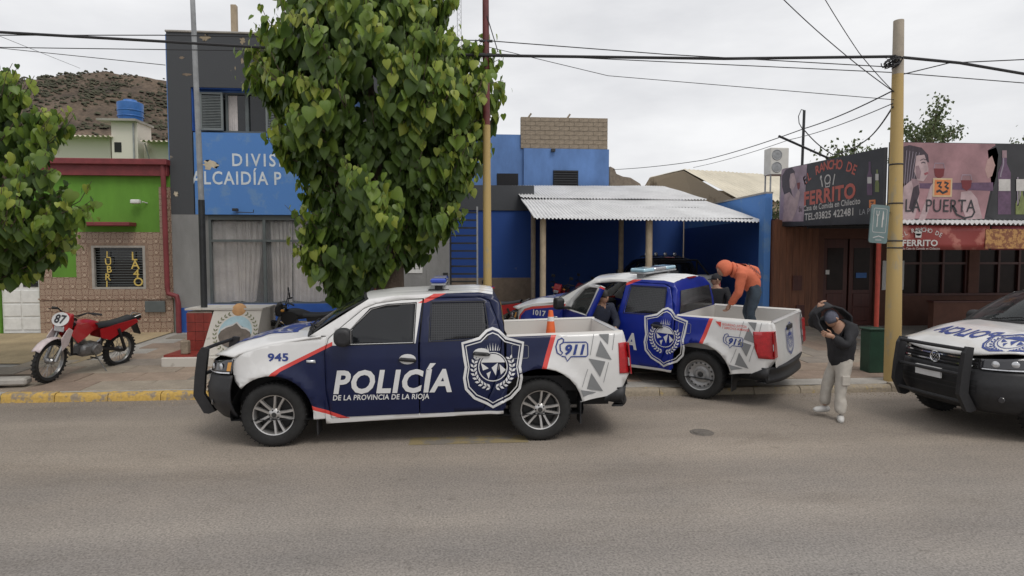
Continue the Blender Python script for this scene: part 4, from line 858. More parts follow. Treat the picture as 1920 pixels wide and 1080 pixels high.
fl = Vector((0, yt-yf, mz-.165)); fln = fl.length; nrm = Vector((0, -fl.z, fl.y)).normalized()
fmap = lambda e: (lambda u, v: Vector((x2+.52+(x3-x2-.5)*u, yf, .165))+fl*v+nrm*e)
def am(name, g, m, e): decal(name, g, fmap(e), m, mo, 0, Vector((0, -1, .4)))
am('shield_sky', [poly2(circ(.5, .50, .34, 28, .36))], 'arms_sky', .006)
random.seed(2); hl = circ(.5, .46, .335, 20, .31, 185, 355); am('shield_mountain', [poly2(hl+[(.80, .50), (.72, .56), (.62, .58), (.50, .70), (.42, .64), (.30, .60), (.20, .52)])], 'arms_hill', .012)
am('snow_line', [stroke([(.19, .53), (.30, .61), (.42, .65), (.50, .71), (.62, .59), (.72, .57), (.81, .51)], .035)], 'print_white', .014)
lv = []
for s_ in (-1, 1):
    for i in range(13):
        a_ = R(-78+i*11.5); cx_, cz_ = .5+s_*.415*math.cos(a_), .5+.44*math.sin(a_); t_ = a_+1.57
        for q in (-1, 1):
            an = t_+q*.65; dx_, dz_ = math.cos(an)*.075*s_, math.sin(an)*.075; nx, nz = -math.sin(an)*.016*s_, math.cos(an)*.016
            lv.append(poly2([(cx_, cz_), (cx_+dx_*.5+nx, cz_+dz_*.5+nz), (cx_+dx_, cz_+dz_), (cx_+dx_*.5-nx, cz_+dz_*.5-nz)]))
tag(decal('wreath', lv, fmap(.008), 'arms_leaf', mo, 0, Vector((0, -1, .4))), kind='stuff')
b = MB(); b.lathe([(0, .05), (.09, .045), (.13, .02), (.14, -.03)], 20, M=Matrix.Translation(Vector((x2+.52+(x3-x2-.5)*.5, yf, .165))+fl*1.0+nrm*.0) @ Matrix.Rotation(R(70), 4, 'X')); b.build('sun_disc', 'arms_sun', mo, smooth=True)
b = MB(); b.box((xl+.30, -.5, .20), (xl+.44, -.36, .46), bev=.02); b.build('small_stone', 'block', mo)
# ---------------------------------------------------------------- lattice mast, roof pole, air conditioner
lm = thing('antenna_mast', 'thin lattice antenna mast far behind the tree crown', 'antenna', (0, 0, 0)); c_ = at(860, 75, Y=60); lm.location = (c_.x, 60, 0); zt = at(860, -20, Y=60).z
b = MB()
for i in range(3): a_ = R(120*i); b.tube([(.25*math.cos(a_), .25*math.sin(a_), 0), (.25*math.cos(a_), .25*math.sin(a_), zt)], .025, 5)
b.build('leg_frame', 'steel_grey', lm); b = MB()
for k_ in range(int(zt/.5)):
    for i in range(3): a_, a2 = R(120*i), R(120*i+120); b.tube([(.25*math.cos(a_), .25*math.sin(a_), k_*.5), (.25*math.cos(a2), .25*math.sin(a2), k_*.5+.5)], .014, 4)
tag(b.build('lattice', 'steel_grey', lm), kind='stuff')
ac = thing('air_conditioner', 'white twin-fan air conditioner unit raised above the restaurant roof', 'air conditioner', (0, 0, 0)); c_ = at(1443, 327, Y=18.2); c2 = at(1481, 277, Y=18.2); ac.location = (c_.x+.3, 18.5, c_.z)
b = MB(); h_ = c2.z-c_.z; b.box((-.28, -.3, 0), (.30, .12, h_), bev=.015); b.build('casing', 'ac_white', ac)
for z in (.27, .73):
    b = MB(); b.lathe([(0, .0), (.05, .012), (.13, .0), (.15, .012), (.165, 0)], 20, M=Matrix.Translation((-.08, -.306, h_*z)) @ Matrix.Rotation(R(90), 4, 'X')); b.build('fan_grille', 'steel_grey', ac, smooth=True)
b = MB(); [b.tube([(x, y, -(c_.z-3.3)), (x, y, 0)], .025, 6) for x in (-.24, .26) for y in (-.25, .08)]; b.build('stand', 'steel_grey', ac)
rp_ = thing('roof_mast', 'thin grey service mast with looped cable above the billboard', 'mast', (0, 0, 0)); a0 = at(1503, 300, Y=15.5); a1 = at(1508, 207, Y=15.5); rp_.location = (a0.x, 15.5, 3.3)
b = MB(); b.tube([(0, 0, 0), (a1.x-a0.x, 0, a1.z-3.3)], .035, 8); b.build('mast', 'dark_steel', rp_, smooth=True); b = MB(); e = Vector((a1.x-a0.x, 0, a1.z-3.3)); b.tube([e, e+Vector((-.08, 0, .02)), e+Vector((-.15, 0, -.15)), e+Vector((-.13, 0, -.33)), e+Vector((-.02, 0, -.5))], .012, 5); b.build('loop_cable', 'cable', rp_)
b = MB(); k0, k1 = at(1460, 255, Y=15.2), at(1552, 296, Y=15.2); o_ = Vector((a0.x, 15.5, 3.3)); b.tube([k0-o_, k1-o_, Vector((k1.x+.4, 15.2, 3.3))-o_], .03, 6); b.build('stay_arm', 'dark_steel', rp_)
# ---------------------------------------------------------------- overhead cables
def cable(lab, pts, r=.012, sag=0., n=14):
    P = [at(x, y, Y=Yv) for x, y, Yv in pts]; out = []
    for i, (a, c) in enumerate(zip(P, P[1:])):
        for k in range(n if i < len(P)-2 else n+1):
            u = k/n; p = a.lerp(c, u); p.z -= sag*4*u*(1-u); out.append(p)
    org = out[0].copy(); b = MB(); b.tube([p-org for p in out], r, 6); o = b.build('overhead_cable', 'cable', smooth=True, loc=org); tag(o, lab, 'cable', 'overhead cables'); return o
pe = pR_.y-.05
cable('thick black bundled cable strung between the steel and concrete poles', [(910, 104, 10.5), (1360, 110, 10.3), (1676, 106, pe)], .024)
cable('thick black cable running from the grey facade to the steel pole', [(-60, 57, 10.6), (310, 78, 10.6), (560, 93, 10.6), (910, 104, 10.5)], .022)
cable('thick black cable dropping away beyond the concrete pole', [(1676, 106, pe), (1800, 118, pe), (2000, 152, pe)], .024)
cable('thin wire above the thick cable, tied to the maroon pole top', [(-60, 66, 10.7), (300, 66, 10.7), (910, 76, 10.55), (1250, 102, 10.3), (1676, 126, pe)], .008)
cable('thin wire under the thick cable crossing to the far side', [(-60, 88, 12), (310, 93, 12), (910, 100, 12), (1676, 136, 10.3), (2000, 162, 10)], .008)
cable('thin wire sloping down to the concrete pole strap', [(915, 88, 12), (1140, 142, 12), (1676, 187, pe)], .006)
cable('thin wire passing low across the hill in the sky', [(-60, 84, 20), (310, 122, 18)], .01); cable('thin wire rising steeply over the hill', [(0, 68, 20), (150, 128, 30)], .008)
cable('wire slanting down from the sky to the concrete pole, outer', [(1440, -30, 9), (1560, 82, 9.6), (1676, 172, pe)], .008, .02); cable('wire slanting down from the sky to the concrete pole, inner', [(1530, -30, 9), (1610, 98, 9.6), (1676, 172, pe)], .007, .02)
cable('service wire from the concrete pole over the roof mast to the carport', [(1674, 170, pe), (1508, 241, 15.4), (1320, 300, 22), (1150, 318, 27)], .012, .05); cable('second service wire beside the roof mast', [(1674, 194, pe), (1480, 262, 16), (1300, 314, 24)], .008, .06)
cable('looping drop cable hanging behind the billboard', [(1674, 200, pe), (1625, 262, 13), (1562, 290, 15), (1509, 245, 15.4)], .014, .06)
cable('thin guy wire hanging from the maroon pole', [(913, 30, 10.5), (934, 98, 10.5)], .008); cable('thin wire leaving the concrete pole to the right', [(1690, 140, pe), (1780, 118, pe), (2000, 108, pe)], .009)
# ---------------------------------------------------------------- trees
def m_leaf(name, c, c2, scale=1.6):
    m = mat(name, c, .42, var=.3, scale=scale, spec=.4); t = m.node_tree; n = t.nodes; l = t.links; b = n['Principled BSDF']
    g = n.new('ShaderNodeNewGeometry'); r = n.new('ShaderNodeValToRGB'); e = r.color_ramp.elements
    e[0].color = tuple(c)+(1,); e[1].color = tuple(c2)+(1,); l.new(g.outputs['Random Per Island'], r.inputs[0])
    mx = n.new('ShaderNodeMix'); mx.data_type = 'RGBA'; mx.blend_type = 'MULTIPLY'; mx.inputs[0].default_value = .6
    src = b.inputs['Base Color'].links[0].from_socket
    l.new(r.outputs[0], b.inputs['Base Color'])
    tr = n.new('ShaderNodeBsdfTranslucent'); l.new(r.outputs[0], tr.inputs['Color']); ms = n.new('ShaderNodeMixShader'); ms.inputs[0].default_value = .36
    o = n['Material Output']; l.new(b.outputs[0], ms.inputs[1]); l.new(tr.outputs[0], ms.inputs[2]); l.new(ms.outputs[0], o.inputs['Surface'])
    return m
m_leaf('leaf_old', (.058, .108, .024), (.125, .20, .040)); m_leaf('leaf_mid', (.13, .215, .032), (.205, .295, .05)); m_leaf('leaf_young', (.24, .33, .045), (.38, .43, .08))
mat('bark', (.115, .085, .062), .95, var=.35, scale=9, bump=.9, bscale=22, stretch=(1, 1, .3))
# heart shaped leaf, stalk at origin, tip along -Z, face towards -Y
HEART = [(0, 0), (.16, .10), (.36, .10), (.50, -.08), (.50, -.30), (.38, -.58), (.18, -.86), (0, -1.08)]
def leaf_geo(s, fold=.22, curl=.25):
    mid = [0, 2, 4, 5.4, 7]; vs = []; 
    for x, z in HEART: vs.append((x*s, (fold*x+curl*(z*z))*s*1.0, z*s))
    for x, z in HEART[1:-1]: vs.append((-x*s, (fold*x+curl*(z*z))*s, z*s))
    c1 = len(vs); vs.append((0, curl*.09*s, -.3*s)); vs.append((0, curl*.45*s, -.68*s)); 
    R_ = [0, 1, 2, 3, 4, 5, 6, 7]; L_ = [0, 8, 9, 10, 11, 12, 13, 7]; fs = []
    for side, q in ((R_, 1), (L_, -1)):
        for tri in ((side[0], side[1], c1), (side[1], side[2], c1), (side[2], side[3], c1), (side[3], side[4], c1), (side[4], side[5], c1), (c1, side[5], c1+1), (side[5], side[6], c1+1), (side[6], side[7], c1+1)):
            fs.append(tri if q > 0 else tri[::-1])
    return vs, fs
def leaf_tree(name, label, base, prof, axis, nshoot, lsize, nobj, seed, trunk_r, limbs, facing):
    """prof: [(z, radius)], axis: [(z, x, y)] crown axis offset; leaves hang on shoots through the crown"""
    random.seed(seed); t = thing(name, label, 'tree', base)
    zlo, zhi = prof[0][0], prof[-1][0]; leaves = []; tw = MB()
    ax = lambda z: Vector((interp([(a[0], a[1]) for a in axis], z), interp([(a[0], a[2]) for a in axis], z), z))
    lobes = []; rmax = max(p[1] for p in prof)
    while len(lobes) < nshoot//15:
        z = random.uniform(zlo, zhi); r = interp(prof, z)
        if random.random() < r/rmax: lobes.append((z, random.uniform(0, 2*math.pi), random.uniform(.92, 1.12), random.uniform(.24, .42)))
    for i in range(nshoot):
        z0, th0, push, sz = random.choice(lobes)
        if i % 4:
            dz, dt = random.gauss(0, sz*.62), random.gauss(0, sz*.62); r0 = max(.25, interp(prof, z0)); z = min(zhi, max(zlo, z0+dz)); th = th0+dt/r0; r = interp(prof, z)
            fr = .70+(push-.70+.10)*math.exp(-((dz-.10)**2+dt**2)/(sz*sz))
        else:
            z = random.uniform(zlo, zhi); th = random.uniform(0, 2*math.pi); r = interp(prof, z); fr = random.uniform(.35, .76)
        p = ax(z)+Vector((math.cos(th), math.sin(th), 0))*r*fr; outer = fr > .80
        out = Vector((math.cos(th), math.sin(th), .35+.5*(z-zlo)/(zhi-zlo))).normalized()
        ln = random.uniform(.45, .8); tip = p+out*ln*.35+Vector((0, 0, random.uniform(-.12, .25)))
        root = p-out*ln*.5; tw.tube([root, p, tip], [.012, .008, .004], 4, cap=False)
        nl = random.randint(8, 12)
        for k in range(nl):
            u = k/(nl-1); q = root.lerp(tip, u)+Vector((random.gauss(0, .05), random.gauss(0, .05), random.gauss(0, .04)))
            a = th+random.gauss(0, .75); s = lsize*random.uniform(.55, 1.25)*(1.05-.5*max(0, u-.6)/.4)
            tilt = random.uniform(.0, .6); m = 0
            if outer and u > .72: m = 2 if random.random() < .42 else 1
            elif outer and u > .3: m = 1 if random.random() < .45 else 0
            M = Matrix.Translation(q) @ Matrix.Rotation(a+math.pi/2, 4, 'Z') @ Matrix.Rotation(-tilt, 4, 'X') @ Matrix.Rotation(random.gauss(0, .3), 4, 'Y')
            leaves.append((M, s, m, (out.dot(facing)*r*fr+.35*u) if outer else -9))
    leaves.sort(key=lambda q: -q[3])
    base_me = []
    for m in ('leaf_old', 'leaf_mid', 'leaf_young'):
        b = MB(); b.add(*leaf_geo(1)); me = b.mesh('leaf', smooth=180, fix=False); me.materials.append(MATS[m]); base_me.append(me)
    pick = leaves[:nobj*4]; random.shuffle(pick); objs = pick[:nobj]; rest = pick[nobj:]+leaves[nobj*4:]
    crown = MB(); geo = [leaf_geo(1, random.uniform(.1, .4), random.uniform(.05, .45)) for _ in range(8)]
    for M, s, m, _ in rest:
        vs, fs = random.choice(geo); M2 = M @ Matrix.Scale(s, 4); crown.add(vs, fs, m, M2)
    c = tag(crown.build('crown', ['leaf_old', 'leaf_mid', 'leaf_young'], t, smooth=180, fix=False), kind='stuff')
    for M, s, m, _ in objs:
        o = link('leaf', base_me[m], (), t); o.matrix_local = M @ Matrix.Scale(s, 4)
    tag(tw.build('twigs', 'bark', t), kind='stuff')
    b = MB(); b.tube([(x, y, z) for x, y, z, r in trunk_r], [r for *_, r in trunk_r], 14); b.build('trunk', 'bark', t, smooth=180)
    for lb in limbs:
        b = MB(); b.tube([p[:3] for p in lb], [p[3] for p in lb], 8); b.build('limb', 'bark', t, smooth=180)
    return t
TB = (-1.38, 11.35, .17); fz = lambda y: at(700, y, Y=11.3).z-.17
prof = [(1.5, .25), (1.75, .52), (2.2, 1.02), (2.8, 1.36), (3.4, 1.50), (4.2, 1.60), (4.9, 1.86), (5.6, 1.78), (6.2, 1.40), (6.9, .95), (7.5, .5)]
axis = [(1.5, -.85, -.1), (2.1, -.42, -.1), (2.8, -.10, -.1), (3.4, .0, -.1), (5, -.10, -.1), (7.5, -.28, -.1)]
leaf_tree('mulberry_tree', 'full leafy mulberry tree behind the police truck marked 945', TB, prof, axis, 1450, .205, 300, 11,
    [(0, 0, -.1, .34), (.02, 0, .3, .27), (.05, 0, 1.2, .25), (.02, 0, 2.0, .27), (-.1, 0, 2.5, .22)],
    [[(-.05, 0, 2.1, .14), (-.6, -.3, 3.0, .09), (-1.1, -.4, 4.3, .04)], [(.05, 0, 2.1, .14), (.5, .2, 3.1, .10), (1.0, .1, 4.6, .04)], [(-.08, 0, 2.3, .16), (-.2, .1, 3.6, .11), (-.3, 0, 5.6, .05)], [(0, 0, 2.2, .12), (.2, -.5, 3.2, .08), (.4, -1.0, 4.4, .03)]], Vector((0, -1, .1)))
prof2 = [(1.7, .35), (2.0, .95), (2.5, 1.42), (3.0, 1.6), (3.7, 1.4), (4.3, 1.2), (4.9, .85), (5.25, .3)]
leaf_tree('mulberry_tree', 'leafy mulberry tree in the soil pit beside the red motorbike', (-8.08, 10.85, .17), prof2, [(1.7, .0, 0), (3, .05, 0), (5, -.15, 0)], 620, .19, 150, 23,
    [(0, 0, -.1, .26), (0, 0, .4, .18), (.03, 0, 1.5, .16), (0, 0, 2.4, .12)], [[(0, 0, 2.0, .09), (.5, -.2, 2.9, .05), (.8, -.3, 3.6, .02)], [(0, 0, 2.0, .09), (-.4, .2, 3.2, .05), (-.5, 0, 4.2, .02)]], Vector((.4, -1, .1)))
def small_tree(label, c, rad, hgt, n, seed, trunk_h):
    random.seed(seed); t = thing('background_tree', label, 'tree', (c.x, c.y, .37), group='trees behind the restaurant')
    b = MB(); stems = []
    for i in range(9):
        a = random.uniform(0, 6.28); rr = random.uniform(.2, 1)*rad; e = Vector((rr*math.cos(a), rr*math.sin(a), trunk_h+hgt*random.uniform(.35, 1)*(1.1-.5*rr/rad))); stems.append([Vector((0, 0, trunk_h*.75)), Vector((e.x*.45, e.y*.45, trunk_h+.35*(e.z-trunk_h))), e])
    for s_ in stems: b.tube(s_, [.05, .03, .008], 5)
    tag(b.build('limbs', 'bark', t), kind='stuff'); b = MB(); b.tube([(0, 0, 0), (.05, 0, trunk_h*.8)], [.12, .08], 8); b.build('trunk', 'bark', t)
    cr_ = MB()
    for i in range(n):
        s_ = random.choice(stems); u = random.uniform(.45, 1.08); p = s_[1].lerp(s_[2], (u-.3)/.7)+Vector((random.gauss(0, .16), random.gauss(0, .16), random.gauss(0, .13)))
        M = Matrix.Translation(p) @ Euler((random.uniform(-1, 1), random.uniform(-1, 1), random.uniform(0, 6.28))).to_matrix().to_4x4() @ Matrix.Scale(random.uniform(.07, .13), 4)
        cr_.add([(0, 0, 0), (.4, .1, -.5), (0, 0, -1.1), (-.4, .1, -.5)], [(0, 1, 2), (0, 2, 3)], 0 if random.random() < .6 else 1, M)
    tag(cr_.build('crown', ['leaf_haze', 'leaf_haze2'], t, fix=False), kind='stuff')
m_leaf('leaf_haze', (.07, .10, .045), (.11, .14, .06)); m_leaf('leaf_haze2', (.13, .17, .07), (.16, .2, .09))
for lab, px, py, Yv, rad, hg, n, sd2 in (('airy green tree top showing above the pink billboard', 1742, 235, 19, 1.35, 1.6, 1300, 1), ('low wispy tree top showing above the black billboard', 1600, 283, 18, 1.0, .9, 420, 2), ('dark leafy tree edge beyond the end of the pink billboard', 1935, 285, 18, .9, 1.0, 700, 3), ('small green shrub top beside the blue boundary wall', 1452, 400, 19, .35, .6, 160, 4)):
    c = at(px, py, Y=Yv); small_tree(lab, c, rad, hg, n, sd2, c.z-.37-hg*.45)
# ---------------------------------------------------------------- police pickups
mat('car_white', (.66, .655, .645), .28, var=.075, scale=2.2, coat=.6); mat('car_navy', (.007, .012, .050), .32, var=.12, scale=3, coat=.15, spec=.3); mat('car_blue', (.008, .022, .24), .32, var=.12, scale=3, coat=.15, spec=.3); mat('car_red', (.62, .06, .05), .35, var=.06); mat('car_silver', (.34, .35, .36), .3, metal=.3, coat=.4)
mat('bed_white', (.58, .56, .53), .5, col2=(.33, .25, .18), wear=.69, scale=5); mat('black_plastic', (.018, .018, .02), .55, var=.25, scale=20); mat('tyre', (.017, .017, .017), .85, var=.3, scale=14, bump=.2, bscale=90); mat('alloy', (.52, .51, .50), .32, metal=.75, var=.08); mat('steel_rim', (.40, .40, .40), .4, metal=.5, var=.15); mat('brake', (.03, .03, .03), .6); mat('tint', (.010, .011, .013), .05, spec=.5); mat('seal', (.008, .008, .009), .6)
mat('lamp_red', (.40, .012, .018), .12, var=.2, scale=20, coat=.8); mat('lamp_clear', (.55, .56, .58), .1, metal=.4, var=.25, scale=16, coat=.8); mat('lamp_dark', (.03, .03, .035), .15, coat=.6); mat('amber', (.60, .28, .05), .25); mat('chrome', (.62, .62, .62), .15, metal=1); mat('bar_blue', (.02, .06, .40), .12, coat=.8); mat('plate', (.55, .55, .55), .5); mat('decal_white', (.66, .66, .66), .4, var=.03); mat('decal_grey', (.20, .205, .21), .4, var=.05); mat('decal_navy', (.02, .045, .22), .4, var=.05); mat('seat_dark', (.03, .03, .033), .8); mat('cone_orange', (.72, .13, .03), .5)
mat('windscreen', (.02, .025, .025), .04, alpha=.62, spec=.6)
def m_mesh():
    m = mat('mesh_window', (.012, .013, .015), .2, var=.1); t = m.node_tree; n = t.nodes; l = t.links; b = n['Principled BSDF']
    co = n.new('ShaderNodeTexCoord'); sp = n.new('ShaderNodeSeparateXYZ'); l.new(co.outputs['Object'], sp.inputs[0]); o = []
    for a in ('X', 'Z'):
        f = n.new('ShaderNodeMath'); f.operation = 'PINGPONG'; f.inputs[1].default_value = .014; l.new(sp.outputs[a], f.inputs[0]); g = n.new('ShaderNodeMath'); g.operation = 'LESS_THAN'; g.inputs[1].default_value = .0035; l.new(f.outputs[0], g.inputs[0]); o.append(g)
    mx = n.new('ShaderNodeMath'); mx.operation = 'MAXIMUM'; l.new(o[0].outputs[0], mx.inputs[0]); l.new(o[1].outputs[0], mx.inputs[1])
    c = n.new('ShaderNodeMix'); c.data_type = 'RGBA'; c.inputs[6].default_value = (.010, .011, .013, 1); c.inputs[7].default_value = (.032, .033, .037, 1); l.new(mx.outputs[0], c.inputs[0]); l.new(c.outputs[2], b.inputs['Base Color'])
m_mesh()
AX, WR = 1.61, .385
def hw_cab(x, z):
    w = .955-.035*((z-.82)/.45)**2 if z <= 1.22 else .9273-.10*(z-1.22)-.33*max(0, z-1.26)
    if x > 1.5: w -= .085*((x-1.5)/.6)**2
    for ax in (AX, -AX):
        d = math.hypot(x-ax, z-.40); w += .038*math.exp(-((d-.50)/.075)**2)*(1 if z < 1.1 else 0)
    return w
def hw_bed(x, z):
    w = .955-.03*((z-.85)/.45)**2-.015*max(0, z-1.2)
    if x < -2.45: w -= .10*((-2.45-x)/.3)**2
    d = math.hypot(x+AX, z-.40); return w+.038*math.exp(-((d-.53)/.075)**2)*(1 if z < 1.15 else 0)
def archp(ax, z0a, z0b, r=.485, n=14, zc=.39, flat=.0):
    """wheel arch from front foot to rear foot (front first)"""
    a0 = math.asin((z0a-zc)/r) if abs(z0a-zc) < r else 0; a1 = math.pi-(math.asin((z0b-zc)/r) if abs(z0b-zc) < r else 0)
    return [(ax+r*math.cos(a0+(a1-a0)*i/n), zc+r*math.sin(a0+(a1-a0)*i/n)) for i in range(n+1)]
def panel(name, loops, hw, livery, mats, par, sides=(1, -1), inset=0, thick=.03, step=.09, smooth=True):
    objs = []
    for s in sides:
        bm = fill2d(loops); lines = [(p[i], p[(i+1) % len(p)]) for p, _ in livery for i in range(len(p))]
        gridcut(bm, step, lines)
        for f in bm.faces:
            c = f.calc_center_median()
            for p, mi in livery:
                if inpoly((c.x, c.y), p): f.material_index = mi
        o = bm2obj(bm, name, lambda x, z: Vector((x, s*(hw(x, z)-inset), z)), mats, par, smooth, Vector((0, s, 0)))
        if thick: md = o.modifiers.new('thickness', 'SOLIDIFY'); md.thickness = thick; md.offset = -1
        objs.append(o)
    return objs
def wheel(par, x, y, side, kind):
    w = link('wheel', None, (), par, (x, y, WR)); M = Matrix.Rotation(R(-90 if side > 0 else 90), 4, 'X')   # lathe axis -> outwards
    b = MB(); b.lathe([(.245, -.10), (.27, -.118), (.33, -.125), (.365, -.112), (.382, -.085), (.385, -.03), (.385, .03), (.382, .085), (.365, .112), (.33, .125), (.27, .118), (.245, .10)], 40, M=M)
    for i in range(40):
        a = 2*math.pi*i/40; M2 = M @ Matrix.Rotation(a, 4, 'Z'); b.box((.377, -.004, .05), (.389, .008, .105), M=M2); b.box((.377, -.024, -.04), (.389, -.008, .04), M=M2); b.box((.377, -.004, -.105), (.389, .008, -.05), M=M2)
    b.build('tyre', 'tyre', w, smooth=True)
    b = MB(); b.lathe([(.0, -.02), (.20, -.02), (.22, .0)], 28, M=M); b.build('brake_disc', 'brake', w)
    b = MB(); b.lathe([(.247, -.09), (.225, -.07), (.225, .07), (.235, .092), (.252, .10), (.256, .094), (.247, .088)], 40, M=M)
    if kind == 'alloy':
        for i in range(5):
            for q in (-.135, .135):
                a = 2*math.pi*i/5+.63; M2 = M @ Matrix.Rotation(a, 4, 'Z'); g_ = 1 if q > 0 else -1; vs = []
                for rr, off, w_, zt, zb in ((.045, .020*g_, .019, .066, .03), (.14, .034*g_, .017, .080, .045), (.240, .056*g_, .020, .092, .055)): vs += [(rr, off-w_, zb), (rr, off+w_, zb), (rr, off+w_*.7, zt), (rr, off-w_*.7, zt)]
                b.add(vs, [(k*4+j, k*4+(j+1) % 4, k*4+4+(j+1) % 4, k*4+4+j) for k in range(2) for j in range(4)]+[(0, 1, 2, 3), (8, 9, 10, 11)], M=M2)
        b.lathe([(0, .082), (.03, .082), (.055, .074), (.075, .06), (.075, .03)], 24, M=M)
        r = b.build('rim', 'alloy', w, smooth=30); c = MB(); c.lathe([(0, .087), (.026, .087), (.03, .083)], 16, M=M)
        for i in range(5):
            a = 2*math.pi*i/5; c.lathe([(0, .078), (.011, .078), (.012, .06)], 8, M=M @ Matrix.Translation((.055*math.cos(a), .055*math.sin(a), 0)))
        c.build('hub_cap', 'brake', w)
    else:
        b.lathe([(.0, .035), (.045, .035), (.05, .05), (.08, .052), (.095, .03), (.13, .022), (.165, .045), (.19, .05), (.225, .03)], 36, M=M); r = b.build('rim', 'steel_rim', w, smooth=True)
        c = MB()
        for i in range(16): a = 2*math.pi*i/16; c.cbox((0, 0, 0), (.022, .030, .012)); M2 = M @ Matrix.Rotation(a, 4, 'Z') @ Matrix.Translation((.19, 0, .048)); c.v[-8:] = [tuple(M2 @ Vector(v)) for v in c.v[-8:]]
        c.lathe([(0, .068), (.034, .066), (.04, .045)], 16, M=M); tag(c.build('rim_slots', 'brake', w), kind='stuff')
# shield badge in 2D, about 1 wide, centred
def badge(cx, cz, w, h):
    P = lambda *q: [(cx+x*w, cz+z*h) for x, z in q]
    sh_ = [(0, .5), (.10, .47), (.22, .38), (.5, .32), (.47, .15), (.44, .02), (.47, -.12), (.44, -.26), (.30, -.38), (.10, -.45), (0, -.5)]
    full = sh_+[(-x, z) for x, z in sh_[-2:0:-1]]
    g = [stroke(P(*full), .045*w, True), stroke(P(*[(x*.89, z*.89) for x, z in full]), .018*w, True)]
    e = w*.235
    g += [stroke(circ(cx, cz+.02*h, e, 28), .016*w, True)]
    g += [poly2(circ(cx, cz+.02*h, e*.9, 16, None, 20, 160)), poly2([(cx-e*.85, cz+.02*h+e*.30), (cx-e*.3, cz+.02*h-e*.1), (cx-e*.7, cz+.02*h-e*.25)]), poly2([(cx-e*.1, cz+e*.05), (cx+e*.35, cz+e*.4), (cx+e*.2, cz-e*.5)]), poly2([(cx+e*.45, cz+e*.3), (cx+e*.9, cz-e*.1), (cx+e*.55, cz-e*.45)]), poly2([(cx-e*.45, cz-e*.35), (cx-e*.15, cz-e*.2), (cx-e*.3, cz-e*.75)])]
    for i in range(7): a = R(30+20*i); g.append(poly2([(cx+e*1.1*math.cos(a-.09)*.45, cz+.30*h*.72+.0*h+e*.05), (cx+e*.62*math.cos(a), cz+.215*h+e*.62*math.sin(a)), (cx+e*1.1*math.cos(a+.09)*.45, cz+.30*h*.72+e*.05)]))
    for s in (-1, 1):
        for i in range(10):
            a = R(-82+i*11.8); r1 = w*.315; x, z = cx+s*r1*math.cos(a), cz+.01*h+r1*1.05*math.sin(a)
            for q in (-.7, .7):
                t = a+1.57+q; dx_, dz_ = s*math.cos(t)*.085*w, math.sin(t)*.085*w; nx, nz = -dz_*.24, dx_*.24; g.append(poly2([(x, z), (x+dx_*.5+nx, z+dz_*.5+nz), (x+dx_, z+dz_), (x+dx_*.5-nx, z+dz_*.5-nz)]))
    return g
def bubble911(x, z, w, h):
    """telephone and speech bubble, u to the right"""
    g = [stroke([(x+.22*w, z+.80*h), (x+.95*w, z+.80*h), (x+w, z+.72*h), (x+w, z+.26*h), (x+.95*w, z+.19*h), (x+.48*w, z+.19*h), (x+.36*w, z), (x+.30*w, z+.19*h), (x+.18*w, z+.22*h)], .014*w/.38)]
    g += [stroke([(x+.20*w, z+.98*h), (x+.08*w, z+.9*h), (x+.01*w, z+.62*h), (x+.05*w, z+.36*h), (x+.16*w, z+.26*h), (x+.22*w, z+.36*h), (x+.15*w, z+.46*h), (x+.14*w, z+.70*h), (x+.23*w, z+.78*h), (x+.26*w, z+.90*h)], .015*w/.38, True)]
    g.append(fit('911', x+.29*w, x+.92*w, z+.29*h, .40*h, .045, .25)); return g
OUT = [(2.50, 0), (2.49, .30), (2.44, .55), (2.35, .73), (2.22, .86), (2.07, .928)]
def outline(t):
    """front plan outline, t in -1..1 -> (x, y)"""
    s = abs(t)*(len(OUT)-1); i = min(int(s), len(OUT)-2); f = s-i; p0, p1, p2, p3 = (OUT[max(i-1, 0)], OUT[i], OUT[i+1], OUT[min(i+2, len(OUT)-1)])
    if i == 0: p0 = (OUT[1][0], -OUT[1][1])
    c = lambda a, b_, c_, d: .5*((2*b_)+(-a+c_)*f+(2*a-5*b_+4*c_-d)*f*f+(-a+3*b_-3*c_+d)*f**3)
    return c(p0[0], p1[0], p2[0], p3[0]), math.copysign(c(p0[1], p1[1], p2[1], p3[1]), t)
HC = [(1.10, 1.385), (1.33, 1.375), (1.75, 1.335), (2.12, 1.235), (2.35, 1.11), (2.47, 1.03)]; HE = [(.98, 1.345), (1.17, 1.318), (1.63, 1.238), (2.0, 1.13), (2.10, 1.065), (2.47, .98)]
def hoodpt(s, t, e=0):
    """s 0 cowl..1 lip, t -1..1 across"""
    xf, yf = outline(t*.985); xf -= .03; x = (1.03+.12*(1-t*t))*(1-s)+xf*s
    y = t*(.93-.02)*(1-s)**1+yf*s if False else t*(hw_cab(min(x, 2.05), 1.15)-.012)*(1-s*s*.0)+0*yf
    y = y*(1-s**6)+yf*.985*s**6
    k = 1-abs(t)**3.2; z = interp(HE, x)*(1-k)+interp(HC, x)*k
    z += .018*math.exp(-((abs(t)-.62)/.10)**2)*math.sin(math.pi*min(1, s*1.05))
    return Vector((x, y, z+e))
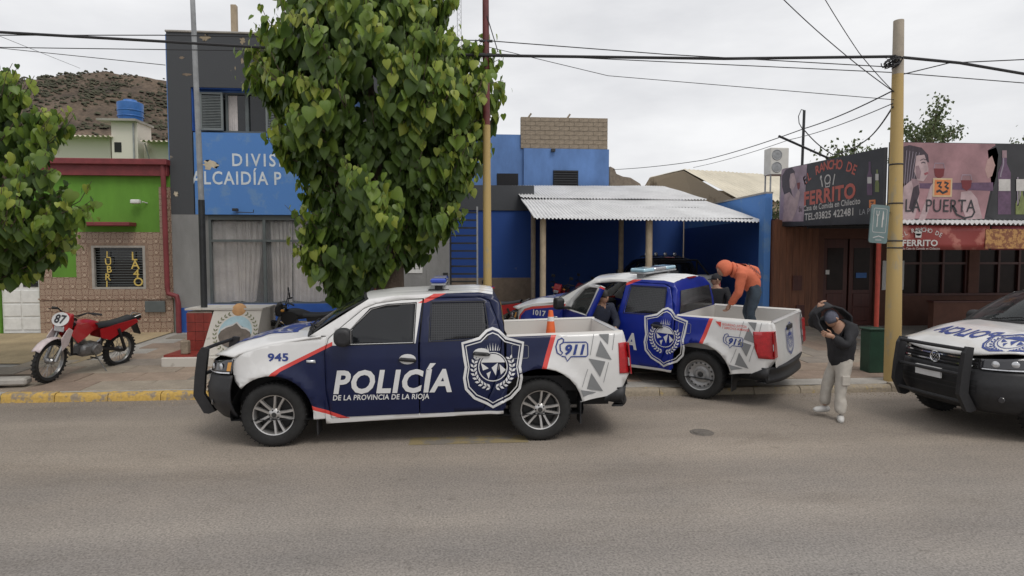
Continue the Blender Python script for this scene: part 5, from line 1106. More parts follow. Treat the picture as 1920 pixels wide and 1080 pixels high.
def pickup(name, label, loc, rot, rim, main, livery, opt):
    t = thing(name, label, 'pickup truck', loc, rot=rot, group=None)
    BODY = opt.get('body', 'car_white'); mats = [BODY, main, 'car_red']
    W_ = lambda p, m: (p, m)
    # --- body side panels with real gaps
    fen = [(2.075, .90), (2.05, .80)]+[p for p in archp(AX, .72, .34) if p[0] < 2.05]+[(1.0, .335), (.985, .66), (.998, 1.14), (.965, 1.325), (1.17, 1.312), (1.63, 1.232), (2.0, 1.122), (2.10, 1.058)]
    panel('front_fender', [fen], hw_cab, livery, mats, t)
    fd = [(.986, 1.14), (.973, .66), (.925, .345), (-.122, .365), (-.116, 1.21), (-.158, 1.755), (.1, 1.745), (.40, 1.705), (.55, 1.645), (.86, 1.385), (.948, 1.30)]
    fw = [(.735, 1.235), (.705, 1.40), (.46, 1.64), (.28, 1.688), (-.075, 1.708), (-.055, 1.25)]
    rd = [(-.136, 1.21), (-.136, .366), (-.90, .405), (-1.075, .84), (-1.13, 1.29), (-1.06, 1.55), (-.985, 1.735), (-.88, 1.775), (-.178, 1.765)]
    rw = [(-.255, 1.265), (-.945, 1.295), (-.955, 1.45), (-.915, 1.72), (-.275, 1.712)]
    def grow(p, e):
        cx_ = sum(q[0] for q in p)/len(p); cz_ = sum(q[1] for q in p)/len(p); return [(x+math.copysign(min(e, abs(x-cx_)), x-cx_), z+math.copysign(min(e, abs(z-cz_)), z-cz_)) for x, z in p]
    doorsides = (1, -1) if not opt.get('open') else (-1,)
    def hinge(s): return t
    fdo = panel('front_door', [fd, fw], hw_cab, livery, mats, t, doorsides); rdo = panel('rear_door', [rd, rw], hw_cab, livery, mats, t)
    cab = [(1.005, 1.345), (1.19, 1.325), (.50, 1.762), (.2, 1.80), (-.3, 1.822), (-.85, 1.838), (-1.03, 1.812), (-1.12, 1.70), (-1.155, 1.45), (-1.162, .80), (-1.15, .36), (.99, .27), (.992, .33), (.967, .34), (.934, .337), (.983, .66), (.996, 1.14), (.958, 1.318)]
    # cab side: ring around the two doors
    hole = [(.93, .342-.006), (.981, .66), (.994, 1.14), (.955, 1.308), (.866, 1.393), (.555, 1.654), (.402, 1.714), (.1, 1.754), (-.17, 1.770), (-.88, 1.784), (-.992, 1.742), (-1.068, 1.55), (-1.139, 1.29), (-1.083, .84), (-.906, .397)]
    ring = [(1.19, 1.325), (.50, 1.762), (.2, 1.80), (-.3, 1.822), (-.85, 1.838), (-1.03, 1.812), (-1.12, 1.70), (-1.155, 1.45), (-1.162, .80), (-1.15, .36), (.99, .272), (.995, .335)]
    panel('cab_side', [ring+[(1.003, .66), (1.015, 1.14), (.985, 1.335)], hole], hw_cab, livery, mats, t, inset=.004)
    for s in (1, -1):
        if s in doorsides or True:
            for nm, poly, m, on in (('window', fw, 'tint', s in doorsides), ('window', rw, 'mesh_window' if s > 0 else 'tint', True)):
                if on:
                    o = panel(nm, [grow(poly, .012)], hw_cab, [], [m], t, (s,), inset=.014, thick=.006)[0]
                    panel('seal', [grow(poly, .004), grow(poly, -.016)], hw_cab, [], ['seal'], o, (s,), inset=-.003, thick=0)
    if doorsides == (1, -1): panel('pillar_post', [[(-.10, 1.24), (-.08, 1.73), (-.30, 1.735), (-.24, 1.26)]], hw_cab, [], ['seal'], t, inset=.03, thick=.02)
    bed = [(-1.19, 1.305), (-2.655, 1.345), (-2.69, 1.20), (-2.735, .82), (-2.60, .585), (-2.10, .50)]+[p for p in archp(-AX, .42, .50, .53)[::-1]]+[(-1.175, .42)]
    panel('bed_side', [bed], hw_bed, livery, mats, t, inset=.002)
    # bed interior, rails, floor, tailgate
    b = MB()
    for s in (1, -1):
        b.add([(-1.20, s*.80, .80), (-2.60, s*.80, .80), (-2.60, s*.80, 1.335), (-1.20, s*.80, 1.30)], [(0, 1, 2, 3)]); b.grid(lambda u, v: (-1.19-1.46*u, s*(.80+(hw_bed(-1.19-1.46*u, 1.33)-.006-.80)*v), 1.302+.04*u+.022*math.sin(math.pi*v)), 12, 4)
        b.box((-2.1, s*.62 if s > 0 else -.80, .80), (-1.12-.1, .80 if s > 0 else s*.62, 1.0))
    b.add([(-1.20, -.8, .80), (-2.62, -.8, .82), (-2.62, .8, .82), (-1.20, .8, .80)], [(0, 1, 2, 3)]); b.add([(-1.205, -.93, .8), (-1.205, .93, .8), (-1.205, .93, 1.315), (-1.205, -.93, 1.315)], [(0, 1, 2, 3)])
    b.build('bed_tub', 'bed_white', t)
    for s in (1, -1):
        def cx_(z): return interp([(.585, -2.60), (.82, -2.735), (1.20, -2.69), (1.345, -2.655)], z)
        b = MB(); b.grid(lambda u, v: (lambda z: (cx_(z)-.022*u*(1 if z < 1.3 else .3)+.0, s*((hw_bed(cx_(z), z)-.006)*(1-u)+.795*u), z))(.585+.76*v), 3, 14); b.build('bed_corner', BODY, t, smooth=180)
    tailx = lambda y, z: -2.665-.02*(1-(y/.8)**2)-.055*max(0, 1.18-z)/.4
    b = MB(); b.grid(lambda u, v: (tailx(-.80+1.6*u, .66+.68*v), -.80+1.6*u, .66+.68*v), 12, 8); b.grid(lambda u, v: (-2.60, .80-1.6*u, .70+.63*v), 2, 2); b.grid(lambda u, v: (-2.60-.085*v, -.80+1.6*u, 1.336+.012*math.sin(math.pi*v)), 4, 4)
    tg = b.build('tailgate', BODY, t, smooth=True); b = MB(); b.box((-2.715, -.14, 1.14), (-2.68, .14, 1.22), bev=.012); b.build('handle', 'black_plastic', tg)
    if not opt.get('plain'): decal('badge', badge(0, 1.0, .42, .50), lambda u, v: Vector((tailx(-u, v)-.012, -u, v)), 'decal_navy', tg, .1, Vector((-1, 0, 0)))
    b = MB(); b.grid(lambda u, v: (lambda y: (-2.80+.16*(abs(y)/.93)**3-.02*math.cos(v*6.28), y, .44+.22*v))(-.93+1.86*u), 16, 5); b.grid(lambda u, v: (lambda y: (-2.80+.16*(abs(y)/.93)**3+.14*v, y, .66))(-.93+1.86*u), 16, 1); b.grid(lambda u, v: (lambda y: (-2.80+.16*(abs(y)/.93)**3+.14*v, y, .44))(-.93+1.86*u), 16, 1)
    for s in (1, -1): b.add([(-2.62, s*.945, .46), (-2.40, s*.95, .50), (-2.42, s*.95, .545), (-2.62, s*.945, .66), (-2.68, s*.92, .66), (-2.66, s*.92, .46)], [(0, 1, 2, 3, 4, 5)])
    bb_ = b.build('rear_bumper', 'black_plastic', t, smooth=True); bb_.modifiers.new('s', 'SOLIDIFY').thickness = .02
    # tail lamps
    for s in (1, -1):
        if opt.get('wide_lamp'): lp = [(-2.42, 1.19), (-2.46, .95), (-2.52, .80), (-2.735, .80), (-2.705, 1.22)]
        else: lp = [(-2.585, 1.215), (-2.60, .835), (-2.735, .825), (-2.69, 1.222)]
        o = panel('tail_lamp', [lp], hw_bed, [], ['lamp_red'], t, (s,), inset=-.012, thick=.03, step=.05)[0]
        b = MB(); b.add([(-2.693, s*(.80), 1.215), (-2.745, s*.80, .825), (-2.742, s*.925, .825), (-2.70, s*.93, 1.215)], [(0, 1, 2, 3)]); l2 = b.build('lamp_face', 'lamp_red', o); l2.modifiers.new('s', 'SOLIDIFY').thickness = .012
        b = MB(); b.add([(-2.722, s*(.81), 1.03), (-2.733, s*.81, .93), (-2.736, s*.915, .93), (-2.725, s*.92, 1.03)], [(0, 1, 2, 3)]); l2 = b.build('reverse_lens', 'lamp_clear', o); l2.modifiers.new('s', 'SOLIDIFY').thickness = .02
    # --- hood, windscreen, roof, cab rear
    b = MB(); b.grid(lambda u, v: hoodpt(v, u*2-1), 28, 20); hd = b.build('hood', BODY, t, smooth=180); hd.modifiers.new('s', 'SOLIDIFY').thickness = .02
    def ws(u, v, e=0):
        q = u*2-1; k = 1-q*q; p0 = Vector((1.195+.13*k, q*(hw_cab(1.19, 1.325)-.012), 1.325+.055*k)); p1 = Vector((.50+.10*k, q*(hw_cab(.5, 1.76)-.012), 1.762+.055*k)); p = p0.lerp(p1, v); p.z += .03*math.sin(math.pi*v); return p+Vector((.6, 0, .8))*e
    b = MB(); b.grid(lambda u, v: ws(.03+.94*u, .03+.94*v, -.004), 16, 8); b.build('windscreen', 'windscreen' if opt.get('clear') else 'tint', t, smooth=180)
    b = MB()
    for u0, u1, v0, v1 in ((0, .05, 0, 1), (.95, 1, 0, 1), (.05, .95, .95, 1), (.05, .95, 0, .05)): b.grid(lambda u, v: ws(u0+(u1-u0)*u, v0+(v1-v0)*v), 3 if u1-u0 < .1 else 16, 8)
    b.build('screen_frame', 'seal', t, smooth=180)
    b = MB(); b.grid(lambda u, v: (lambda q: (1.02+.30*(1-q*q)*.42+.17*v, q*.90, 1.345+.03*(1-q*q)-.012+.0*v))(u*2-1), 16, 3); b.build('cowl', 'seal', t, smooth=True)
    for q in (-.35, .25):
        b = MB(); b.tube([ws(.5+q*.5, .02, .03), ws(.5+q*.5+.2, .12, .02), ws(.5+q*.5+.42, .06, .02)], .009, 5); b.build('wiper', 'seal', t)
    RE = [(-1.03, 1.812), (-.85, 1.838), (-.3, 1.822), (.2, 1.80), (.50, 1.762)]
    def roofpt(u, v, e=0):
        q = u*2-1; k = 1-q*q; x = -1.03+1.53*v+.10*k*v-.02*k*(1-v); xe = -1.03+1.53*v; ze = interp(RE, xe); k2 = 1-abs(q)**2.6
        return Vector((x, q*(hw_cab(xe, ze)-.004), ze+.055*k2+.006*math.cos(q*22)*k2*(v < .85)+e))
    b = MB(); b.grid(lambda u, v: roofpt(u, v), 36, 14); b.build('roof', opt.get('roofm', BODY), t, smooth=180)
    rr_ = [(-1.03, 1.812), (-1.12, 1.70), (-1.155, 1.45), (-1.165, 1.20), (-1.165, .7)]
    b = MB(); b.grid(lambda u, v: (lambda q, k: (rr_[k][0]-.02*(1-q*q), q*(hw_cab(rr_[k][0], rr_[k][1])-.004), rr_[k][1]+(.05*(1-abs(q)**2.6) if k == 0 else 0)))(u*2-1, min(4, round(v*4))), 16, 4); b.build('cab_rear', mats[1], t, smooth=180)
    b = MB(); b.grid(lambda u, v: (lambda z, q: (interp([(1.20, -1.165), (1.45, -1.155), (1.70, -1.12), (1.812, -1.03)], z)-.02*(1-(q*.8)**2)-.012, q*(.74-.10*v), z))(1.32+.37*v, u*2-1), 6, 3); b.build('rear_window', 'mesh_window' if opt.get('open') else 'tint', t)
    b = MB(); b.box((-1.08, -.16, 1.855), (-1.04, .16, 1.875)); b.build('brake_light', 'lamp_red', t)
    # --- nose: bumper, grille, lamps
    def nose(tt, z, e=0):
        x, y = outline(tt); n = Vector((1, 0)); x2_, y2_ = outline(min(1, max(-1, tt+.02))); x1_, y1_ = outline(max(-1, tt-.02)); d = Vector((x2_-x1_, y2_-y1_)).normalized(); n = Vector((d.y, -d.x)); n = n if n.x > 0 else -n
        pr = interp([(.33, -.10), (.42, -.02), (.55, .045), (.70, .05), (.82, .02), (.90, .0), (1.05, -.04)], z)+e; return Vector((x+n.x*pr, y+n.y*pr, z))
    b = MB(); b.grid(lambda u, v: nose(u*2-1, .34+.54*v), 40, 12); bp = b.build('front_bumper', 'black_plastic', t, smooth=True); bp.modifiers.new('s', 'SOLIDIFY').thickness = .025
    b = MB(); b.grid(lambda u, v: nose((u*2-1)*.42, .56+.18*v, .006), 14, 3); b.build('air_intake', 'seal', bp); 
    for z in (.60, .66): b = MB(); b.grid(lambda u, v: nose((u*2-1)*.42, z+.018*v, .018), 14, 1); b.build('intake_bar', 'black_plastic', bp)
    for s in (1, -1): b = MB(); b.lathe([(0, .006), (.03, .006), (.036, 0)], 16, M=Matrix.Translation(nose(s*.66, .54, .008)) @ Matrix.Rotation(R(90), 4, 'Y') @ Matrix.Rotation(R(-s*35), 4, 'X')); b.build('fog_lamp', 'lamp_dark', bp)
    b = MB(); b.grid(lambda u, v: nose((u*2-1)*.42, .885+.125*v, -.005), 16, 3); gr = b.build('grille', 'seal', t)
    for z in (.905, .945, .985): b = MB(); b.grid(lambda u, v: nose((u*2-1)*.41, z+.016*v, .010), 16, 1); o = b.build('grille_bar', 'chrome' if z != .945 else 'black_plastic', gr); o.modifiers.new('s', 'SOLIDIFY').thickness = .012
    c0 = nose(0, .955, .03); lg = MB(); lg.lathe([(.062, 0), (.072, .006), (.078, 0)], 24, M=Matrix.Translation(c0) @ Matrix.Rotation(R(90), 4, 'Y')); lg.build('emblem_ring', 'chrome', gr)
    decal('emblem', [stroke([(-.042, .045), (-.02, 0), (0, .03), (.02, 0), (.042, .045)], .012), stroke([(-.05, .005), (-.025, -.055), (0, -.01), (.025, -.055), (.05, .005)], .012)], lambda u, v: Vector((c0.x+.004, u, c0.z+v)), 'chrome', gr, 0, Vector((1, 0, 0)))
    for s in (1, -1):
        def hl(u, v, e): tt = s*(.43+.55*u); z0 = .888+.01*u; z1 = 1.012+.055*u; z = z0+(z1-z0)*v; p = nose(tt, min(z, 1.05), e); p.z = z; return p
        b = MB(); b.grid(lambda u, v: hl(u, v, .012), 12, 4); h_ = b.build('headlight', 'lamp_dark', t, smooth=True); h_.modifiers.new('s', 'SOLIDIFY').thickness = .02
        for uu, m in ((.28, 'lamp_clear'), (.66, 'lamp_clear')):
            p = hl(uu, .52, .014); b = MB(); b.lathe([(0, .012), (.03, .010), (.042, 0)], 16, M=Matrix.Translation(p) @ Matrix.Rotation(R(90), 4, 'Y') @ Matrix.Rotation(R(-s*(20+40*uu)), 4, 'X')); b.build('lamp', m, h_, smooth=True)
        b = MB(); b.grid(lambda u, v: hl(.04+.92*u, .02+.10*v, .016), 10, 1); b.build('lamp_trim', 'lamp_clear', h_)
        b = MB(); b.grid(lambda u, v: hl(.86+.12*u, .2+.6*v, .016), 4, 2); b.build('indicator', 'amber', h_)
    p = nose(0, .66, .06); b = MB(); b.box((p.x-.012, -.2, .70), (p.x+.012, .2, .83)); b.build('number_plate', 'plate', t)
    # bull bar
    bb2 = link('bull_bar', None, (), t) if not opt.get('nobar') else None
    for s in (1, -1) if bb2 else ():
        b = MB(); pf = [(2.50, .33), (2.56, .34), (2.68, .56), (2.66, .80), (2.62, 1.08), (2.57, 1.16), (2.49, 1.15), (2.535, .80), (2.55, .58), (2.42, .36)]
        b.prism(pf, s*.52-.03, s*.52+.03); o = b.build('upright', 'black_plastic', bb2)
    for z, x in ((1.12, 2.585), (.80, 2.60), (.46, 2.60)) if bb2 else (): b = MB(); b.tube([(x, -.50, z), (x+.02, 0, z), (x, .50, z)], .024, 8); b.build('cross_tube', 'black_plastic', bb2, smooth=True)
    # --- underneath
    b = MB(); b.box((-2.55, -.55, .36), (2.2, .55, .62)); b.box((-1.1, -.86, .33), (.95, .86, .42)); b.box((1.05, -.62, .5), (2.3, .62, 1.02)); b.box((-2.5, -.78, .60), (-1.2, .78, .79)); b.build('chassis', 'seal', t)
    for ax, r_ in ((AX, .50), (-AX, .54)):
        for s in (1, -1):
            b = MB(); b.lathe([(r_, 0), (r_, .34)], 28, M=Matrix.Translation((ax, s*.92, .39)) @ Matrix.Rotation(R(90 if s > 0 else -90), 4, 'X')); b.v = [(x, y, max(z, .33)) for x, y, z in b.v]; b.build('wheel_liner', 'seal', t)
            b = MB(); b.box((ax-.50-.02, min(s*.66, s*.88), .13 if ax > 0 else .20), (ax-.50, max(s*.66, s*.88), .50)); b.build('mud_flap', 'black_plastic', t)
    for ax in (AX, -AX):
        for s in (1, -1): wheel(t, ax, s*.80, s, rim)
    # --- cabin
    b = MB(); b.box((-1.08, -.80, .43), (1.15, .80, .50)); b.box((1.0, -.82, .5), (1.15, .82, 1.20)); b.build('cabin_floor', 'seat_dark', t)
    for y in (-.38, .38):
        b = MB(); b.box((.0, y-.25, .62), (.50, y+.25, .78), bev=.04); b.box((-.12, y-.25, .72), (.06, y+.25, 1.36), bev=.05); b.box((-.10, y-.13, 1.38), (.0, y+.13, 1.56), bev=.04); b.build('seat', 'seat_dark', t)
    b = MB(); b.box((-1.0, -.7, .62), (-.55, .7, .78), bev=.04); b.box((-1.08, -.7, .72), (-.92, .7, 1.4), bev=.05); b.build('rear_bench', 'seat_dark', t); b = MB(); b.box((.80, -.80, 1.0), (1.15, .80, 1.27), bev=.05); b.build('dashboard', 'seat_dark', t)
    b = MB(); Ms = Matrix.Translation((.62, .38, 1.20)) @ Matrix.Rotation(R(62), 4, 'Y'); b.tube([Ms @ Vector((.18*math.cos(a), .18*math.sin(a), 0)) for a in [k*math.pi/12 for k in range(25)]], .016, 6, cap=False); b.tube([Ms @ Vector((-.18, 0, 0)), Ms @ Vector((.18, 0, 0))], .014, 5); b.build('steering_wheel', 'seal', t, smooth=True)
    # --- mirrors, handles, light bar
    for s in ((1, -1) if not opt.get('open') else (-1,)):
        b = MB(); pts = rrect(.21, .22, .09); b.prism([(x*(1-.0)+.735, z+1.345) for x, z in pts], s*1.04, s*1.20); vsx = [(x+(.05 if abs(y) > 1.1 else 0)*0, y, z) for x, y, z in b.v]; b.v = vsx; m_ = b.build('mirror', 'black_plastic', t, smooth=60); bv = m_.modifiers.new('b', 'BEVEL'); bv.width = .05; bv.segments = 4
        b = MB(); b.box((.70, min(s*.90, s*1.06), 1.245), (.80, max(s*.90, s*1.06), 1.285), bev=.012); b.build('mirror_arm', 'black_plastic', m_); b = MB(); b.box((.632, min(s*1.06, s*1.185), 1.27), (.637, max(s*1.06, s*1.185), 1.43)); b.build('mirror_glass', 'chrome', m_)
    for s in (1, -1):
        for x0, dz in ((-.10, 0), (-.99, .06)):
            if x0 > -.5 and s not in doorsides: continue
            o = panel('door_handle', [[(x, z+dz) for x, z in ((x0, 1.035), (x0+.03, 1.018), (x0+.19, 1.03), (x0+.22, 1.05), (x0+.19, 1.075), (x0+.03, 1.06))]], hw_cab, [], ['black_plastic'], t, (s,), inset=-.035, thick=.03)[0]
            panel('handle_cup', [[(x0+.11+.10*math.cos(a), 1.05+dz+.062*math.sin(a)) for a in [k*math.pi/8 for k in range(16)]]], hw_cab, [], ['car_white' if opt.get('cup') else 'car_navy'], o, (s,), inset=-.004, thick=0)
        panel('side_indicator', [[(1.09, 1.02), (1.20, 1.025), (1.20, 1.055), (1.10, 1.055)]], hw_cab, [], ['lamp_clear'], t, (s,), inset=-.010, thick=.012)
    fz_ = [(-1.25, 1.195), (-1.25, 1.055), (-1.27, 1.04), (-1.44, 1.045), (-1.455, 1.06), (-1.455, 1.185), (-1.44, 1.2), (-1.27, 1.21)]
    decal('fuel_flap_line', [stroke(fz_, .007, True)], lambda x, z: Vector((x, hw_bed(x, z)+.002, z)), 'decal_grey', t, .1, Vector((0, 1, 0)))
    lb = link('light_bar', None, (), t, (-.35, 0, 1.87 if opt.get('bar') else 1.90))
    if opt.get('bar') == 'spots':
        for y in (-.48, -.16, .16, .48): b = MB(); b.lathe([(0, .04), (.05, .03), (.065, 0), (.06, -.03), (0, -.04)], 14, M=Matrix.Translation((.1, y, .10)) @ Matrix.Rotation(R(90), 4, 'Y')); b.build('spot_lamp', 'lamp_clear', lb, smooth=True)
        b = MB(); b.tube([(.1, -.7, 0), (.1, -.6, .035), (.1, .6, .035), (.1, .7, 0)], .02, 6); b.build('base', 'black_plastic', lb)
    elif opt.get('bar') == 'wide':
        b = MB(); b.box((-.15, -.66, .045), (.15, .66, .075), bev=.01); b.box((-.06, -.55, -.02), (.06, -.45, .045)); b.box((-.06, .45, -.02), (.06, .55, .045)); b.build('base', 'steel_grey', lb)
        for y0, y1, m in ((-.66, -.25, 'bar_pale'), (-.24, .24, 'lamp_clear'), (.25, .66, 'bar_pale')): b = MB(); b.box((-.14, y0, .076), (.14, y1, .14), bev=.02); b.build('lens', m, lb)
    else:
        b = MB(); b.box((-.09, -.62, .02), (.09, .62, .045), bev=.008); b.build('base', 'steel_grey', lb)
        for y0, y1, m in ((-.62, -.15, 'bar_blue'), (-.14, .14, 'lamp_clear'), (.15, .62, 'bar_blue')): b = MB(); b.box((-.10, y0, .046), (.10, y1, .108), bev=.02); b.build('lens', m, lb)
        for y in (-.45, .45):
            b = MB(); b.box((-.05, y-.02, -.05), (.05, y+.02, .04)); b.box((-.13, y-.03, -.055), (.13, y+.03, -.035)); b.build('foot', 'black_plastic', lb)
    return t
mat('bar_pale', (.35, .55, .66), .15, coat=.7)
LS = lambda hw, e=.005: (lambda u, z: Vector((-u, hw(-u, z)+e, z)))       # left side print: u runs to the rear
OL = Vector((0, 1, 0))
def side_print(t, main, num, words, small=False):
    D = lambda n_, g, hw, m, e=.005: decal(n_, g, LS(hw, e), m, t, .1, OL)
    D('badge', badge(1.02, .925, .74, .96), lambda x, z: hw_cab(x, z) if x > -1.16 else hw_bed(x, z), 'decal_white')
    if words:
        D('lettering', [fit('POLICÍA', -.89, .52, .655, .265, .034, .18, 1.1)], hw_cab, 'decal_white', .006); D('small_lettering', [fit('DE LA PROVINCIA DE LA RIOJA', -.90, .245, .565, .062, .02, .15, 1.05)], hw_cab, 'decal_white')
    D('emergency_bubble', bubble911(1.79, 1.0, .40, .29) if not small else bubble911(1.98, .90, .30, .22), hw_bed, 'decal_navy')
    for p in ([(2.33, 1.325), (2.46, 1.33), (2.445, 1.20)], [(2.35, 1.25), (2.49, 1.01), (2.29, 1.06)], [(2.20, 1.03), (2.41, .99), (2.345, .80)], [(2.235, .85), (2.385, .62), (2.18, .65)], [(2.10, .645), (2.30, .605), (2.13, .56)]): D('grey_triangle', [poly2(p)], hw_bed, 'decal_grey')
    for ln in ([(2.27, 1.33), (2.22, 1.07)], [(2.53, 1.33), (2.50, 1.13)], [(2.19, .90), (2.12, .68)], [(2.45, .98), (2.39, .73)]): D('grey_line', [stroke(ln, .006)], hw_bed, 'decal_grey')
    if num: D('unit_number', [fit(num, -1.65, -1.41, 1.05, .088, .03, 0)], hw_cab, 'decal_navy', .006)
NAVY = [(1.66, .80), (1.56, .905), (.90, 1.222), (.55, 1.222), (-.085, 1.238), (-.15, 1.72), (-.40, 1.86), (-1.25, 1.9), (-1.25, 1.36), (-1.755, 1.36), (-1.60, .86), (-1.3, .4), (-1.0, .395), (.80, .352), (1.17, .49), (1.3, .6)]
RED1 = [(1.70, .80), (1.60, .91), (1.50, .975), (.90, 1.268), (.90, 1.222), (1.50, .925), (1.56, .87), (1.63, .80)]
RED2 = [(-1.755, 1.37), (-1.815, 1.37), (-1.66, .86), (-1.60, .86)]; RED3 = [(1.20, .545), (1.20, .485), (.82, .335), (.70, .335), (.80, .375), (1.12, .50)]; RED4 = [(-.10, 1.71), (-.20, 1.715), (-.55, 1.87), (-.38, 1.87)]
NAVY2 = [(2.04, .78), (1.98, .98), (1.86, 1.09), (1.68, 1.14), (.90, 1.262)]+NAVY[3:]
RED1B = [(2.08, .78), (2.02, .99), (1.89, 1.12), (1.69, 1.185), (.90, 1.31), (.90, 1.262), (1.68, 1.14), (1.86, 1.09), (1.98, .98), (2.04, .78)]
LIV = [(NAVY, 1), (RED1, 2), (RED2, 2), (RED3, 2), (RED4, 2)]
t1 = pickup('police_pickup', 'white and navy police pickup numbered 945 parked broadside by the kerb', (-.67, 8.36, 0), (0, 0, R(180)), 'alloy', 'car_navy', LIV, dict(cup=True))
side_print(t1, 'car_navy', '945', True)
hmap = lambda u, v: hoodpt(.5+v, u, .006)
decal('hood_badge', [move2(g, 0, 0) for g in badge(0, 0, 1.35, .8)], lambda u, v: hoodpt(min(.98, max(.02, .52-v)), max(-.98, min(.98, u)), .006), 'decal_navy', t1, .08, Vector((0, 0, 1)))
decal('roof_stripe', [poly2([(-.78, .30), (-.985, .36), (-.985, .46), (-.70, .40)])], lambda u, v: roofz(u, v), 'car_red', t1, .05, Vector((0, 0, 1))) if False else None
cn = thing('traffic_cone', 'orange traffic cone standing in the bed of the pickup numbered 945', 'traffic cone', (1.28, 8.96, .81)); b = MB(); b.box((-.14, -.14, 0), (.14, .14, .03), bev=.008); b.build('base', 'cone_orange', cn); b = MB(); b.lathe([(.11, .03), (.035, .66), (.03, .68), (0, .68)], 20); b.build('cone', 'cone_orange', cn, smooth=True); b = MB(); b.lathe([(.052, .52), (.044, .585)], 20); b.build('band', 'decal_white', cn, smooth=True)
# second pickup, nose into the yard, driver's door open
t2 = pickup('police_pickup', 'white and bright blue police pickup numbered 1017 with its front door open', (3.17, 11.23, .105), (R(-2.2), R(-2.4), R(137.5)), 'steel', 'car_blue', [(NAVY2, 1), (RED1B, 2), (RED2, 2), (RED3, 2), (RED4, 2)], dict(open=True, wide_lamp=True, bar='wide', clear=True, nobar=True))
side_print(t2, 'car_blue', None, False, True)
D2 = lambda n_, g, hw, m, e=.005: decal(n_, g, LS(hw, e), m, t2, .1, OL)
D2('lettering', [fit('A', .29, .53, .66, .265, .034, .18)], lambda x, z: hw_cab(x, z), 'decal_white', .006)
D2('ministry_mark', [poly2([(1.84, 1.285), (1.93, 1.285), (1.93, 1.20)]), fit('SEGURIDAD, JUSTICIA', 1.95, 2.32, 1.235, .035, .004), fit('Y DERECHOS HUMANOS', 1.95, 2.36, 1.185, .035, .004)], hw_bed, 'car_red')
decal('hood_badge', badge(0, 0, 1.35, .8), lambda u, v: hoodpt(min(.98, max(.02, .52-v)), max(-.98, min(.98, u)), .006), 'decal_navy', t2, .08, Vector((0, 0, 1)))
# open door hinged at its front edge
fd = [(.986, 1.14), (.973, .66), (.925, .345), (-.122, .365), (-.116, 1.21), (-.158, 1.755), (.1, 1.745), (.40, 1.705), (.55, 1.645), (.86, 1.385), (.948, 1.30)]; fw = [(.735, 1.235), (.705, 1.40), (.46, 1.64), (.28, 1.688), (-.075, 1.708), (-.055, 1.25)]
dd = link('open_door', None, (), t2, (.97, .93, 0), (0, 0, R(-36))); INV = Matrix.Translation((-.97, -.93, 0))
for o in panel('door_skin', [fd, fw], hw_cab, LIV, ['car_white', 'car_blue', 'car_red'], dd, (1,), thick=.09)+panel('door_window', [fw], hw_cab, [], ['windscreen'], dd, (1,), inset=.03, thick=.006)+[decal('unit_number', [fit('1017', -1.66, -1.36, 1.035, .095, .03)], LS(hw_cab, .006), 'decal_white', t2, .1, OL), decal('lettering', [fit('POLICÍ', -.89, .24, .655, .265, .034, .18, 1.1)], LS(hw_cab, .006), 'decal_white', dd, .1, OL)]:
    if o.parent == dd: o.matrix_parent_inverse = INV
b = MB(); b.prism([(x+.735, z+1.345) for x, z in rrect(.20, .21, .06)], 1.04, 1.20); o = b.build('mirror', 'black_plastic', dd, smooth=60); o.matrix_parent_inverse = INV; bv = o.modifiers.new('b', 'BEVEL'); bv.width = .035; bv.segments = 3
b = MB(); b.box((.70, .90, 1.245), (.80, 1.06, 1.285)); o = b.build('mirror_arm', 'black_plastic', dd); o.matrix_parent_inverse = INV
# third pickup entering the frame on the right
t3 = pickup('police_pickup', 'white police pickup with black bull bar and mirrored POLICIA on its hood', (8.78, 7.89, 0), (0, 0, R(185)), 'alloy', 'car_navy', LIV, dict(clear=True, cup=True)); side_print(t3, 'car_navy', None, True)
decal('hood_lettering', [fit('POLICIA', 0, .95, 0, .20, .03)], lambda u, v: hoodpt(.76-v*.95, .42-u, .006), 'decal_navy', t3, .08, Vector((0, 0, 1)))
decal('hood_badge', badge(0, 0, .58, .42), lambda u, v: hoodpt(min(.98, .80-v), min(.97, .68+u), .006), 'decal_navy', t3, .08, Vector((0, 0, 1)))

mat('car_dark', (.012, .012, .014), .3, coat=.3)
ALLCAB = [(1.1, 1.22), (1.3, 1.9), (-1.18, 1.95), (-1.18, 1.2)]
t4 = pickup('parked_pickup', 'silver pickup with dark cab and roof spot lamps parked under the carport', (at(1288, 500, Y=17.4).x, 20.1, .37), (0, 0, R(92)), 'alloy', 'car_dark', [(ALLCAB, 1)], dict(body='car_silver', roofm='car_dark', plain=True, nobar=True, bar='spots'))
b = MB(); b.tube([(-1.35, -.78, 1.33), (-1.5, -.72, 1.78), (-1.5, .72, 1.78), (-1.35, .78, 1.33)], .035, 8); b.tube([(-1.5, -.72, 1.78), (-2.2, -.8, 1.34)], .03, 8); b.tube([(-1.5, .72, 1.78), (-2.2, .8, 1.34)], .03, 8); b.build('roll_bar', 'black_plastic', t4, smooth=True)
